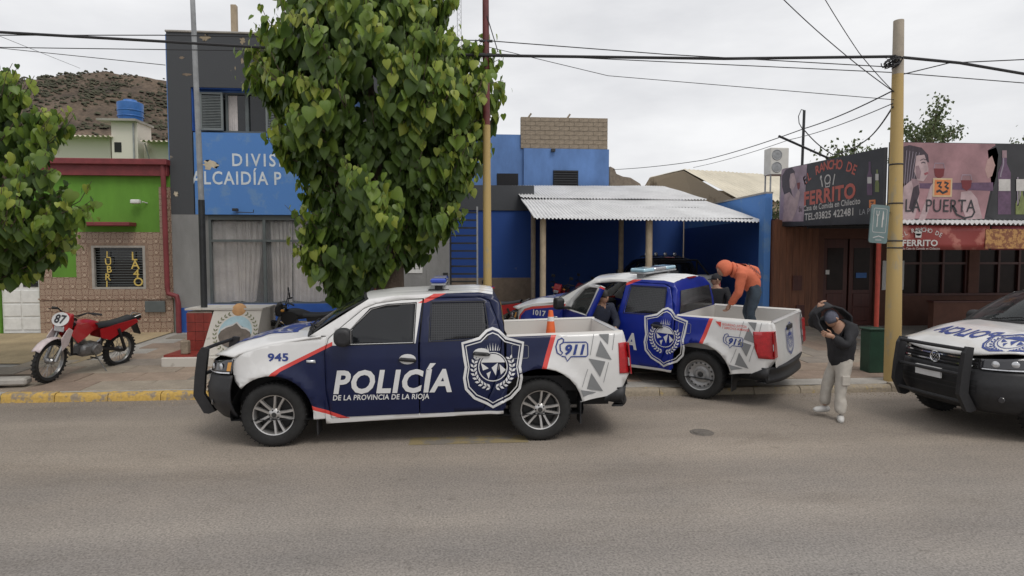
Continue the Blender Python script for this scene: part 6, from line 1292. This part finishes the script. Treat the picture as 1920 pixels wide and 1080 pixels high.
# ---------------------------------------------------------------- motorbikes
mat('bike_red', (.42, .012, .018), .3, coat=.5, var=.1); mat('bike_black', (.012, .012, .013), .45); mat('engine', (.20, .20, .20), .45, metal=.6, var=.3, scale=20); mat('fork', (.34, .34, .34), .3, metal=.8)
mat('bike_white', (.60, .52, .52), .45, var=.15, scale=9); mat('seat_vinyl', (.014, .014, .015), .5)
def motorbike(label, loc, rz, lean, paint, number=None, steer=18, group='motorbikes'):
    t = thing('motorbike', label, 'motorbike', loc, rot=(0, 0, 0), group=group); t.rotation_euler = (Matrix.Rotation(rz, 4, 'Z') @ Matrix.Rotation(lean, 4, 'X')).to_euler()
    MX = Matrix.Rotation(R(90), 4, 'X')
    fr = link('front_end', None, (), t, (.36, 0, .86), (0, 0, R(steer))); off = Matrix.Translation((-.36, 0, -.86))
    def wh(par, c, r, w, inv):
        b = MB(); b.lathe([(r-.075, -w*.6), (r-.03, -w), (r, -w*.5), (r+.004, 0), (r, w*.5), (r-.03, w), (r-.075, w*.6)], 32, M=Matrix.Translation(c) @ MX)
        for i in range(30): b.box((r-.012, -.01, -w*.75), (r+.012, .012, w*.75), M=Matrix.Translation(c) @ MX @ Matrix.Rotation(i*math.pi/15, 4, 'Z'))
        o = b.build('tyre', 'tyre', par, smooth=True); o.matrix_parent_inverse = inv
        b = MB(); b.lathe([(r-.075, -.028), (r-.088, 0), (r-.075, .028), (r-.07, 0)], 32, M=Matrix.Translation(c) @ MX, closed=True); b.lathe([(0, -.06), (.04, -.06), (.055, -.03), (.04, 0), (.055, .03), (.04, .06), (0, .06)], 14, M=Matrix.Translation(c) @ MX)
        for i in range(18):
            a = i*math.pi/9; q = 1 if i % 2 else -1; b.tube([Vector(c)+Vector((.045*math.cos(a+.5*q), q*.035, .045*math.sin(a+.5*q))), Vector(c)+Vector(((r-.08)*math.cos(a), 0, (r-.08)*math.sin(a)))], .0035, 4)
        o = b.build('rim', 'fork', par, smooth=True); o.matrix_parent_inverse = inv
    wh(fr, (.70, 0, .335), .335, .042, off); wh(t, (-.66, 0, .31), .31, .055, Matrix())
    def fp_(name, m, bld, sm=True):
        o = bld.build(name, m, fr, smooth=sm); o.matrix_parent_inverse = off; return o
    b = MB()
    for s in (1, -1): b.tube([(.70, s*.085, .335), (.55, s*.085, .62), (.36, s*.085, .98)], [.028, .026, .022], 8)
    fp_('fork', 'fork', b)
    b = MB(); b.cbox((.40, 0, .90), (.10, .24, .05), rot=(0, R(-28), 0), bev=.01); b.cbox((.37, 0, .97), (.10, .22, .04), rot=(0, R(-28), 0), bev=.01); fp_('yoke', 'bike_black', b)
    b = MB(); b.tube([(.20, .40, 1.07), (.30, .24, 1.09), (.345, .10, 1.02), (.345, -.10, 1.02), (.30, -.24, 1.09), (.20, -.40, 1.07)], .012, 8); hb_ = fp_('handlebar', 'bike_black', b)
    for s in (1, -1):
        b = MB(); b.tube([(.26, s*.29, 1.085), (.20, s*.41, 1.07)], .018, 8); b.tube([(.28, s*.24, 1.08), (.30, s*.40, 1.06)], .007, 5); fp_('grip', 'bike_black', b)
        if number: continue
        b = MB(); b.tube([(.30, s*.22, 1.09), (.27, s*.30, 1.25)], .007, 5); b.cbox((.265, s*.31, 1.28), (.03, .13, .09), bev=.012); fp_('mirror', 'bike_black', b)
        b = MB(); b.cbox((.42, s*.19, .93), (.07, .07, .05), bev=.015); fp_('indicator', 'amber', b)
    b = MB(); b.prism([(.44, .78), (.56, .80), (.57, .92), (.50, 1.06), (.42, 1.08), (.40, .95)], -.12, .12); o = fp_('cowl', paint, b, False); bv = o.modifiers.new('b', 'BEVEL'); bv.width = .03; bv.segments = 3
    b = MB(); b.cbox((.572, 0, .835), (.02, .16, .09), bev=.008); fp_('headlamp', 'lamp_clear', b)
    if number:
        pm_ = lambda u, v: Vector((.582-v*.62+.004*0, u, .965+v)); decal_o = decal('number_plate', [poly2(circ(0, 0, .135, 20, .105))], lambda u, v: Vector((.560-v*.45, u, .985+v)), 'decal_white', fr, 0, Vector((1, 0, .5))); decal_o.matrix_parent_inverse = off
        d2 = decal('number', [fit(number, -.085, .085, -.055, .12, .03)], lambda u, v: Vector((.566-v*.45, u, .985+v)), 'ink', fr, 0, Vector((1, 0, .5))); d2.matrix_parent_inverse = off
    b = MB()
    b.grid(lambda u, v: (lambda a: (.70+.385*math.cos(a), (v-.5)*.13, .335+.385*math.sin(a)-.02*abs(v-.5)*2))(R(35)+R(115)*u), 14, 4); o = fp_('front_mudguard', 'bike_white' if number else paint, b); o.modifiers.new('s', 'SOLIDIFY').thickness = .008
    if number:
        for s in (1, -1): b = MB(); b.prism([(.62, .50), (.66, .70), (.52, .86), (.42, .80), (.50, .58)], s*.112, s*.122); fp_('fork_guard', 'bike_white', b, False)
    # frame, engine, tank, seat
    b = MB(); b.tube([(.34, 0, .92), (.30, 0, .70), (.26, 0, .36), (-.15, 0, .30), (-.28, 0, .45), (-.30, 0, .72)], .022, 8); b.tube([(.34, 0, .86), (-.05, 0, .74), (-.35, 0, .74), (-.82, 0, .80)], .022, 8)
    for s in (1, -1): b.tube([(-.25, s*.10, .40), (-.66, s*.11, .31)], .022, 8); b.tube([(-.66, s*.13, .33), (-.48, s*.13, .72)], .026, 8)
    b.build('frame', 'bike_black', t, smooth=True)
    b = MB(); b.cbox((.0, 0, .42), (.36, .24, .22), bev=.05); b.lathe([(0, -.16), (.085, -.16), (.10, -.13), (.10, .13), (.085, .16), (0, .16)], 18, M=Matrix.Translation((-.08, 0, .42)) @ MX)
    for i in range(7): b.cbox((.12+.012*i, 0, .52+.026*i), (.15, .17, .012), rot=(0, R(-25), 0))
    b.cbox((.16, 0, .62), (.10, .12, .22), rot=(0, R(25), 0), bev=.02); b.build('engine', 'engine', t, smooth=True)
    b = MB(); b.tube([(.22, -.08, .60), (.30, -.12, .45), (.15, -.15, .30), (-.2, -.16, .33), (-.5, -.18, .50), (-.78, -.18, .60)], [.02, .022, .022, .026, .045, .045], 10); b.build('exhaust', 'fork', t, smooth=True)
    def tk(u, v):
        x = .34-.52*u; a = math.pi*(v*1.3-.15); wd = .14*(1-.45*u)*(1-.2*(1-min(1, u*6)))*(.75+.25*math.sin(math.pi*min(1, u+.2))); hh_ = .13*math.sin(math.pi*min(1, .28+u*.55)); return (x, wd*math.cos(a), .80+hh_*1.15*math.sin(a)-.02*u)
    b = MB(); b.grid(tk, 14, 12); b.build('tank', paint, t, smooth=180)
    for s in (1, -1):
        b = MB(); b.prism([(.36, .88), (.42, .72), (.30, .58), (.16, .66), (.02, .78), (.16, .90)], s*.13, s*.145); b.build('shroud', paint, t)
        b = MB(); b.prism([(-.12, .76), (-.16, .60), (-.34, .54), (-.50, .62), (-.90, .80), (-.86, .86), (-.40, .80)], s*.10, s*.118); b.build('side_panel', paint, t)
    def st(u, v): x = -.06-.74*u; a = math.pi*v; w_ = .13*(1-.25*u); return (x, w_*math.cos(a), .79+.075*math.sin(a)**.6*(1-.15*math.sin(math.pi*u))+.055*u*u-.015*math.sin(math.pi*u))
    b = MB(); b.grid(st, 16, 10); b.build('seat', 'seat_vinyl', t, smooth=180)
    b = MB(); b.prism([(-.76, .80), (-.80, .87), (-1.0, .90), (-1.02, .86)], -.07, .07); b.build('tail', 'bike_black', t); b = MB(); b.cbox((-1.0, 0, .84), (.04, .12, .06), bev=.01); b.build('tail_lamp', 'lamp_red', t)
    b = MB(); b.prism([(-.80, .82), (-.92, .78), (-1.04, .56), (-1.02, .55), (-.90, .75)], -.07, .07); b.build('rear_mudguard', 'bike_black', t); b = MB(); b.tube([(-.88, -.05, .88), (-.98, -.09, .93), (-.98, .09, .93), (-.88, .05, .88)], .010, 6); b.build('grab_rail', 'fork', t)
    b = MB(); [b.tube([(.34, y_, 1.0), (.40, y_*1.6, .88), (.30, y_, .72), (.12, y_, .62)], .006, 5) for y_ in (-.05, .05)]; b.tube([(.30, .24, 1.08), (.42, .12, .98), (.44, .09, .7), (.68, .09, .36)], .006, 5); b.build('cables', 'bike_black', t); b = MB(); b.tube([(-.64, .13, .33), (-.30, .13, .40), (-.08, .13, .44)], .016, 6); b.build('chain_guard', 'bike_black', t)
    b = MB(); b.tube([(-.08, .11, .32), (-.16, .30, .035+.0)], .012, 6); b.cbox((-.16, .31, .03), (.07, .05, .01)); b.build('kickstand', 'fork', t); b = MB(); b.tube([(.02, .12, .30), (.02, .25, .30)], .012, 6); b.tube([(.02, -.12, .30), (.02, -.25, .30)], .012, 6); b.build('footpegs', 'bike_black', t)
    return t
fc = at(88, 716, Z=.165); hd_ = math.atan2(-.955, -.295); c = Vector((fc.x, fc.y, 0))-Vector((math.cos(hd_), math.sin(hd_), 0))*.70
motorbike('red trail motorbike with number 87 plate leaning on its stand on the pavement', (c.x, c.y, zs(c.y)-.005), hd_, R(-9), 'bike_red', '87', 12).scale = (1.07, 1.07, 1.07)
q = at(540, 620, Y=13.3); motorbike('dark motorbike standing beside the blue base wall and monument', (q.x+.35, 13.3, zs(13.3)-.005), R(172), R(-8), 'bike_black', None, 25)
q = at(945, 560, Y=15.0); motorbike('red motorbike with its rear wheel out beside the steel pole', (q.x-.28, 15.1, zs(15.1)-.005), R(155), R(-8), 'bike_red', None, 10)
q = at(1052, 540, Y=18.6); motorbike('red motorbike standing front-on behind the front carport post', (q.x-.05, 19.0, .365), R(-110), R(-8), 'bike_red', None, -15)
q = at(1100, 540, Y=18.8); motorbike('dark red motorbike in the carport shade behind the blue pickup', (q.x+.2, 19.4, .365), R(-155), R(-8), mat('bike_maroon', (.20, .012, .02), .35, coat=.4), None, 10)
# ---------------------------------------------------------------- people
mat('skin', (.40, .23, .155), .55, var=.08, scale=12); mat('hair_black', (.012, .010, .009), .6, var=.3, scale=40); mat('cloth_black', (.014, .014, .017), .8, var=.35, scale=9, bump=.3, bscale=25); mat('cloth_navy', (.014, .018, .035), .8, var=.3, scale=9, bump=.3, bscale=25); mat('cloth_khaki', (.44, .41, .365), .85, var=.14, scale=7, bump=.35, bscale=18); mat('cloth_orange', (.60, .155, .08), .85, var=.12, scale=6, bump=.35, bscale=16); mat('denim', (.03, .045, .062), .85, var=.25, scale=10, bump=.3, bscale=25); mat('shoe_white', (.55, .54, .52), .6, var=.1); mat('shoe_dark', (.03, .03, .03), .6); mat('beanie', (.10, .105, .14), .9, var=.2, scale=30, bump=.4, bscale=80)
def skin_mesh(nodes, edges, root, sub=2, k=1., add=0.):
    names = list(nodes); idx = {n: i for i, n in enumerate(names)}; me = bpy.data.meshes.new('fig'); me.from_pydata([nodes[n][:3] for n in names], [(idx[a], idx[b_]) for a, b_ in edges], []); o = bpy.data.objects.new('fig', me); COL.objects.link(o)
    o.modifiers.new('skin', 'SKIN').use_smooth_shade = True
    for i, n in enumerate(names):
        v = me.skin_vertices[0].data[i]; r = nodes[n][3]; r = r if isinstance(r, tuple) else (r, r); v.radius = (r[0]*k+add, r[1]*k+add); v.use_root = (n == root)
    s_ = o.modifiers.new('sub', 'SUBSURF'); s_.levels = sub; s_.render_levels = sub
    out = bpy.data.meshes.new_from_object(o.evaluated_get(bpy.context.evaluated_depsgraph_get())); bpy.data.objects.remove(o); bpy.data.meshes.remove(me); return out
def me_add(mb, me, mi=0): mb.add([tuple(v.co) for v in me.vertices], [tuple(p.vertices) for p in me.polygons], mi)
def head_geo(mb, c, fwd, up, s=1.):
    """egg shaped head with brow, nose, chin and ears; c centre, fwd face direction"""
    f = Vector(fwd).normalized(); u_ = (Vector(up)-f*Vector(up).dot(f)).normalized(); l_ = u_.cross(f); nu, nv = 20, 14; vs = []
    for j in range(nv+1):
        ph = math.pi*j/nv
        for i in range(nu):
            th = 2*math.pi*i/nu; x, y, z = math.sin(ph)*math.cos(th), math.sin(ph)*math.sin(th), math.cos(ph); w = .074*(1-.22*max(0, -z)**1.5); d = .095
            if z < 0 and x < 0: d *= 1-.25*(-z)
            px_, py_, pz_ = x*d, y*w, z*.118
            if x > .8 and abs(y) < .25: px_ += .018*math.exp(-((z+.12)/.22)**2)*math.exp(-(y/.14)**2)
            if x > .6: px_ += .006*math.exp(-((z-.22)/.12)**2)-.006*math.exp(-((z-.05)/.1)**2)*math.exp(-((abs(y)-.33)/.15)**2)+.006*math.exp(-((z+.75)/.2)**2)
            vs.append(Vector(c)+(f*px_+l_*py_+u_*pz_)*s)
    fs = [(j*nu+i, j*nu+(i+1) % nu, (j+1)*nu+(i+1) % nu, (j+1)*nu+i) for j in range(nv) for i in range(nu)]; mb.add(vs, fs)
    for sd in (1, -1): mb.tube([Vector(c)+(l_*sd*.072+u_*.03-f*.01)*s, Vector(c)+(l_*sd*.088+u_*.0-f*.02)*s, Vector(c)+(l_*sd*.074-u_*.035-f*.005)*s], [.012*s, .018*s, .008*s], 6)
    return f, u_, l_
def hand_geo(mb, wrist, dirv, palm_n, s=1., curl=.6):
    d = Vector(dirv).normalized(); n = Vector(palm_n); n = (n-d*n.dot(d)).normalized(); w = d.cross(n); W0 = Vector(wrist)
    mb.tube([W0-d*.02, W0+d*.03, W0+d*.085], [.026*s, .036*s, .034*s], 10)
    for i, (o, ln) in enumerate(((-.030, .062), (-.010, .075), (.011, .07), (.031, .052))):
        p = W0+d*.08*s+w*o*s; pts = [p]; a = 0
        for k in range(3): a += curl*(.6 if k == 0 else .9); p = p+(d*math.cos(a)+n*math.sin(a))*ln*s*.40; pts.append(p)
        mb.tube(pts, [.0105*s, .010*s, .009*s, .007*s], 7)
    p = W0+d*.03*s-w*.032*s; mb.tube([p, p+(d*.5-w*.75+n*.25)*.035*s, p+(d*.85-w*.55+n*.5)*.062*s], [.014*s, .011*s, .009*s], 7)
ED = [('hip', 'belly'), ('belly', 'chest'), ('chest', 'neck'), ('neck', 'skull'), ('chest', 'lsh'), ('lsh', 'lel'), ('lel', 'lwr'), ('chest', 'rsh'), ('rsh', 'rel'), ('rel', 'rwr'), ('hip', 'lhp'), ('lhp', 'lkn'), ('lkn', 'lan'), ('hip', 'rhp'), ('rhp', 'rkn'), ('rkn', 'ran')]
RAD = dict(hip=.115, belly=.115, chest=.125, neck=.055, skull=.06, lsh=.062, rsh=.062, lel=.042, rel=.042, lwr=.028, rwr=.028, lhp=.088, rhp=.088, lkn=.058, rkn=.058, lan=.040, ran=.040)
TX = bpy.data.textures.new('folds', 'CLOUDS'); TX.noise_scale = .085; TX.noise_depth = 2
def person(label, loc, J, head_f, top, legs, shoes, hands=(), hat=None, head=None, rz=None, toes=None, extra=None, bulk=1., lbulk=1.06, hem=.08):
    t = thing('person', label, 'person', loc, rz=-YAW if rz is None else rz); nodes = {k: tuple(J[k])+(RAD[k],) for k in RAD}
    b = MB(); me_add(b, skin_mesh(nodes, ED, 'hip')); hc = Vector(head or (Vector(J['skull'])+Vector((0, 0, .06)))); f, u_, l_ = head_geo(b, hc, head_f, (0, 0, 1))
    for w, d, n in hands: hand_geo(b, J[w], d, n)
    b.build('body', 'skin', t, smooth=180, fix=False)
    sub = lambda ks: {k: nodes[k] for k in ks}; es = lambda ks: [e for e in ED if e[0] in ks and e[1] in ks]
    kt = ['hip', 'belly', 'chest', 'neck', 'lsh', 'lel', 'lwr', 'rsh', 'rel', 'rwr']; nt_ = sub(kt); nk = Vector(J['neck']); ch = Vector(J['chest']); nt_['neck'] = tuple(ch.lerp(nk, .55))+(.07,)
    for a, e in (('lwr', 'lel'), ('rwr', 'rel')): nt_[a] = tuple(Vector(J[e]).lerp(Vector(J[a]), .93))+(.036,)
    nt_['hip'] = tuple(Vector(J['hip'])+(Vector(J['hip'])-Vector(J['belly'])).normalized()*hem)+(.122,); nt_['belly'] = nt_['belly'][:3]+(.125,)
    o = link('jacket', skin_mesh(nt_, es(kt), 'chest', 2, 1.08*bulk, .020), [top], t); o.data.polygons.foreach_set('use_smooth', [True]*len(o.data.polygons))
    kl = ['hip', 'lhp', 'lkn', 'lan', 'rhp', 'rkn', 'ran']; nl = sub(kl); hp_ = Vector(J['hip']); nl['waist'] = tuple(hp_.lerp(Vector(J['belly']), .9))+(.11,)
    for k in ('lan', 'ran'): nl[k] = nl[k][:3]+(.06,)
    o = link('trousers', skin_mesh(nl, es(kl)+[('hip', 'waist')], 'hip', 2, lbulk, .014), [legs], t); o.data.polygons.foreach_set('use_smooth', [True]*len(o.data.polygons))
    for i, k in enumerate(('lan', 'ran')):
        a = Vector(J[k]); d = Vector((toes or ((0, -1, 0), (0, -1, 0)))[i]).normalized(); g = a.z-.07; b = MB(); c0 = Vector((a.x, a.y, a.z-.045)); b.tube([c0-d*.07+Vector((0, 0, .0)), c0-d*.03, c0+d*.06, c0+d*.14, c0+d*.18], [.036, .048, .046, .042, .022], 12); b.v = [(x, y, max(z, c0.z-.042)) for x, y, z in b.v]; b.build('shoe', shoes, t, smooth=180)
    for c in t.children:
        if c.name.split('.')[0] in ('jacket', 'trousers'): d_ = c.modifiers.new('folds', 'DISPLACE'); d_.texture = TX; d_.strength = .035; d_.mid_level = .5; d_.texture_coords = 'LOCAL'
    if hat in ('beanie', 'cap', 'hair'):
        b = MB(); n1_ = 16; vs = []; r_ = 1.10 if hat != 'hair' else 1.06; cut = {'beanie': 1.75, 'cap': 1.45, 'hair': 1.5}[hat]
        for j in range(8):
            ph = cut*j/7
            for i in range(n1_): th = 2*math.pi*i/n1_; bk = .25*(1-math.cos(th))/2*(j/7); vs.append(hc+f*(math.sin(ph+bk)*math.cos(th)*.098*r_-.006)+l_*math.sin(ph+bk)*math.sin(th)*.078*r_+u_*(math.cos(ph+bk)*.120*r_+.008))
        b.add(vs, [(j*n1_+i, j*n1_+(i+1) % n1_, (j+1)*n1_+(i+1) % n1_, (j+1)*n1_+i) for j in range(7) for i in range(n1_)]); hm = {'beanie': 'beanie', 'cap': 'cloth_black', 'hair': 'hair_black'}[hat]; o = b.build('hair' if hat == 'hair' else hat, hm, t, smooth=180); o.modifiers.new('s', 'SOLIDIFY').thickness = .008
        if hat == 'cap': b = MB(); b.grid(lambda u, v: hc+f*(.085+.075*v*math.cos((u-.5)*1.6))+l_*(u-.5)*.15+u_*(.045-.02*v-.03*abs(u-.5)), 10, 4); o2 = b.build('cap_peak', 'cloth_black', o, smooth=180); o2.modifiers.new('s', 'SOLIDIFY').thickness = .006
    if hat != 'hair' and hat != 'hood':
        pass
    for sd in (1, -1): b = MB(); p = hc+f*.083+l_*sd*.030+u_*.012; b.lathe([(0, .004), (.009, .002), (.012, -.003)], 10, M=Matrix.Translation(p) @ f.to_track_quat('Z', 'Y').to_matrix().to_4x4()); b.build('eye', 'ink', t)
    b = MB(); p = hc+f*.086-u_*.062; b.tube([p-l_*.022-f*.006, p, p+l_*.022-f*.006], .0045, 5); b.build('mouth', mat('lips', (.30, .12, .10), .5), t)
    return t, hc, f, u_, l_
PXM = lambda px, py, cx, cy, k: ((px-cx)*k, (cy-py)*k)
# man pulling his jacket over his head, standing in the road
k = .00735; A = lambda px, py, y: ((px-1567)*k, y, (783-py)*k)
J = dict(hip=A(1573, 672, 0), belly=A(1576, 645, 0), chest=A(1575, 612, 0), neck=A(1562, 598, 0), skull=A(1556, 594, 0), lsh=A(1583, 608, -.18), lel=A(1562, 640, -.28), lwr=A(1540, 621, -.22), rsh=A(1566, 602, .17), rel=A(1524, 604, .14), rwr=A(1531, 573, .02), lhp=A(1574, 682, -.08), lkn=A(1567, 728, -.10), lan=A(1566, 773, -.14), rhp=A(1571, 682, .08), rkn=A(1555, 722, .11), ran=A(1553, 764, .12))
p0 = at(1567, 783, Z=0)
t, hc, f, u_, l_ = person('person in black jacket and pale cargo trousers hiding their face in the road', (p0.x, p0.y, 0), J, (-.85, -.35, -.55), 'cloth_black', 'cloth_khaki', 'shoe_white', [('lwr', (-.7, .1, .2), (0, 1, .2)), ('rwr', (.2, .0, 1), (.9, -.2, 0))], 'beanie', A(1553, 592, 0), toes=((-.45, -.9, 0), (-1, -.25, 0)), bulk=1.24, lbulk=1.12, hem=.14)
b = MB(); pts = [A(1592, 612, .06), A(1588, 588, .04), A(1572, 571, .05), A(1550, 563, .05), A(1534, 566, .03), A(1519, 584, .04), A(1521, 603, 0), A(1531, 617, -.10)]
def flap(u, v):
    s_ = u*(len(pts)-1); i = min(int(s_), len(pts)-2); p = Vector(pts[i]).lerp(Vector(pts[i+1]), s_-i); w_ = .13*(.5+.5*math.sin(math.pi*min(1, u*1.1))); return p+Vector((.015*math.sin(u*17), (v-.5)*2*w_, .02*math.sin(v*5+u*9)))
b.grid(flap, 40, 8); o = b.build('raised_jacket', 'cloth_black', t, smooth=180); o.modifiers.new('s', 'SOLIDIFY').thickness = .025
b = MB(); b.cbox(Vector(A(1571, 706, -.185)), (.11, .03, .14), bev=.009); b.build('cargo_pocket', 'cloth_khaki', t)
# man in orange hood bending in the pickup bed
k = .00915; cb = (1398, 600); B = lambda px, py, y: ((px-cb[0])*k, y, (cb[1]-py)*k)
cam_right = Vector((math.cos(YAW), -math.sin(YAW), 0)); cam_fw = Vector((math.sin(YAW), math.cos(YAW), 0))
base = at(1398, 600, Y=1); base = Vector((0, 0, CAMH))+(base-Vector((0, 0, CAMH)))*(10.45/(base-Vector((0, 0, CAMH))).dot(cam_fw))
J = dict(hip=B(1413, 543, 0), belly=B(1404, 522, 0), chest=B(1384, 508, 0), neck=B(1368, 503, 0), skull=B(1358, 503, 0), lsh=B(1381, 515, -.19), lel=B(1377, 549, -.17), lwr=B(1371, 573, .10), rsh=B(1384, 505, .17), rel=B(1425, 505, .25), rwr=B(1428, 528, .15), lhp=B(1412, 550, -.10), lkn=B(1401, 585, -.12), lan=B(1412, 622, -.08), rhp=B(1416, 550, .10), rkn=B(1404, 585, .14), ran=B(1416, 622, .12))
t, hc, f, u_, l_ = person('person in orange hooded sweatshirt bending inside the blue pickup bed', base, J, (-.75, .1, -.6), 'cloth_orange', 'denim', 'shoe_dark', [('lwr', (-.35, .2, -.9), (-1, 0, 0))], 'hood', B(1354, 506, 0), toes=((-1, -.1, 0), (-1, .1, 0)), bulk=1.12, hem=.05)
b = MB(); hcx = Vector(B(1357, 503, 0)); fx_ = Vector((-.78, 0, -.55)).normalized(); ux = Vector((-.55, 0, .78)).normalized(); n1_ = 18; vs = []
for j in range(10):
    ph = 2.35*j/9
    for i in range(n1_): th = 2*math.pi*i/n1_; r_ = math.sin(ph); vs.append(hcx-fx_*(math.cos(ph)*.145-.0)+ux*r_*math.cos(th)*.142+Vector((0, 1, 0))*r_*math.sin(th)*.125)
b.add(vs, [(j*n1_+i, j*n1_+(i+1) % n1_, (j+1)*n1_+(i+1) % n1_, (j+1)*n1_+i) for j in range(9) for i in range(n1_)]); o = b.build('hood', 'cloth_orange', t, smooth=180); o.modifiers.new('s', 'SOLIDIFY').thickness = .012
b = MB(); b.tube([Vector(B(1372, 506, 0))+Vector((.0, .10*math.cos(a), .10*math.sin(a))) for a in [q*math.pi/8 for q in range(17)]], .035, 8, cap=False); b.build('hood_collar', 'cloth_orange', t, smooth=True)
def sleeve_map(P0, P1, rad): 
    a, c = Vector(P0), Vector(P1); d = (c-a).normalized(); sd = Vector((0, -1, 0)); sd = (sd-d*sd.dot(d)).normalized(); w_ = d.cross(sd); return lambda u, v: a+d*u+(sd*math.cos(v/rad)+w_*math.sin(v/rad))*rad
decal('sleeve_print', [fit('Palm', .05, .38, -.04, .10, .02)], sleeve_map(B(1381, 513, -.18), B(1371, 573, .0), .092), 'ink', t, .03, Vector((0, -1, 0)))
_bm = sleeve_map(B(1386, 508, 0), B(1406, 524, 0), .186)
decal('back_print', [fit('Angels', 0, .30, 0, .09, .02)], lambda u, v: _bm(u-.02, -v-.13), 'ink', t, .03, Vector((0, -1, .5)))
# officer beyond the pickup and officer in the open door
STD = dict(hip=(0, 0, .93), belly=(0, 0, 1.10), chest=(0, 0, 1.32), neck=(0, 0, 1.48), skull=(0, -.01, 1.54), lsh=(.20, 0, 1.40), lel=(.27, -.03, 1.12), lwr=(.22, -.22, 1.02), rsh=(-.20, 0, 1.40), rel=(-.27, -.03, 1.12), rwr=(-.20, -.22, 1.05), lhp=(.10, 0, .90), lkn=(.11, -.03, .50), lan=(.12, .02, .09), rhp=(-.10, 0, .90), rkn=(-.11, -.03, .50), ran=(-.12, .02, .09))
def atd(px, py, d, z):
    p = at(px, py, Y=1)-Vector((0, 0, CAMH)); p = Vector((0, 0, CAMH))+p*(d/p.dot(cam_fw)); return Vector((p.x, p.y, z))
q = atd(1343, 525, 12.2, 0); person('police officer in black cap and dark uniform standing beyond the blue pickup', (q.x, q.y, zs(q.y)), STD, (-.9, -.45, -.05), 'cloth_black', 'cloth_black', 'shoe_dark', [('lwr', (-.3, -.8, .2), (0, 0, 1)), ('rwr', (.3, -.8, .2), (0, 0, 1))], 'cap', rz=R(-40))
J = dict(STD); J.update(hip=(0, .10, .80), belly=(0, .06, .97), chest=(0, -.03, 1.18), neck=(.02, -.10, 1.33), skull=(.03, -.13, 1.38), lsh=(.20, -.04, 1.26), lel=(.28, -.12, 1.0), lwr=(.18, -.30, .92), rsh=(-.20, -.04, 1.26), rel=(-.28, -.10, 1.0), rwr=(-.26, -.32, .96), lhp=(.10, .10, .78), rhp=(-.10, .10, .78), lkn=(.12, -.12, .46), rkn=(-.12, -.12, .46), lan=(.12, .06, .09), ran=(-.12, .06, .09))
q = atd(1124, 560, 10.55, 0); person('officer with short black hair and navy jacket in the open pickup door', (q.x, q.y, zs(q.y)), J, (.55, -.8, -.25), 'cloth_navy', 'cloth_navy', 'shoe_dark', [('lwr', (-.1, -.8, -.2), (0, 0, -1)), ('rwr', (.1, -.8, -.2), (0, 0, -1))], 'hair', rz=R(5))
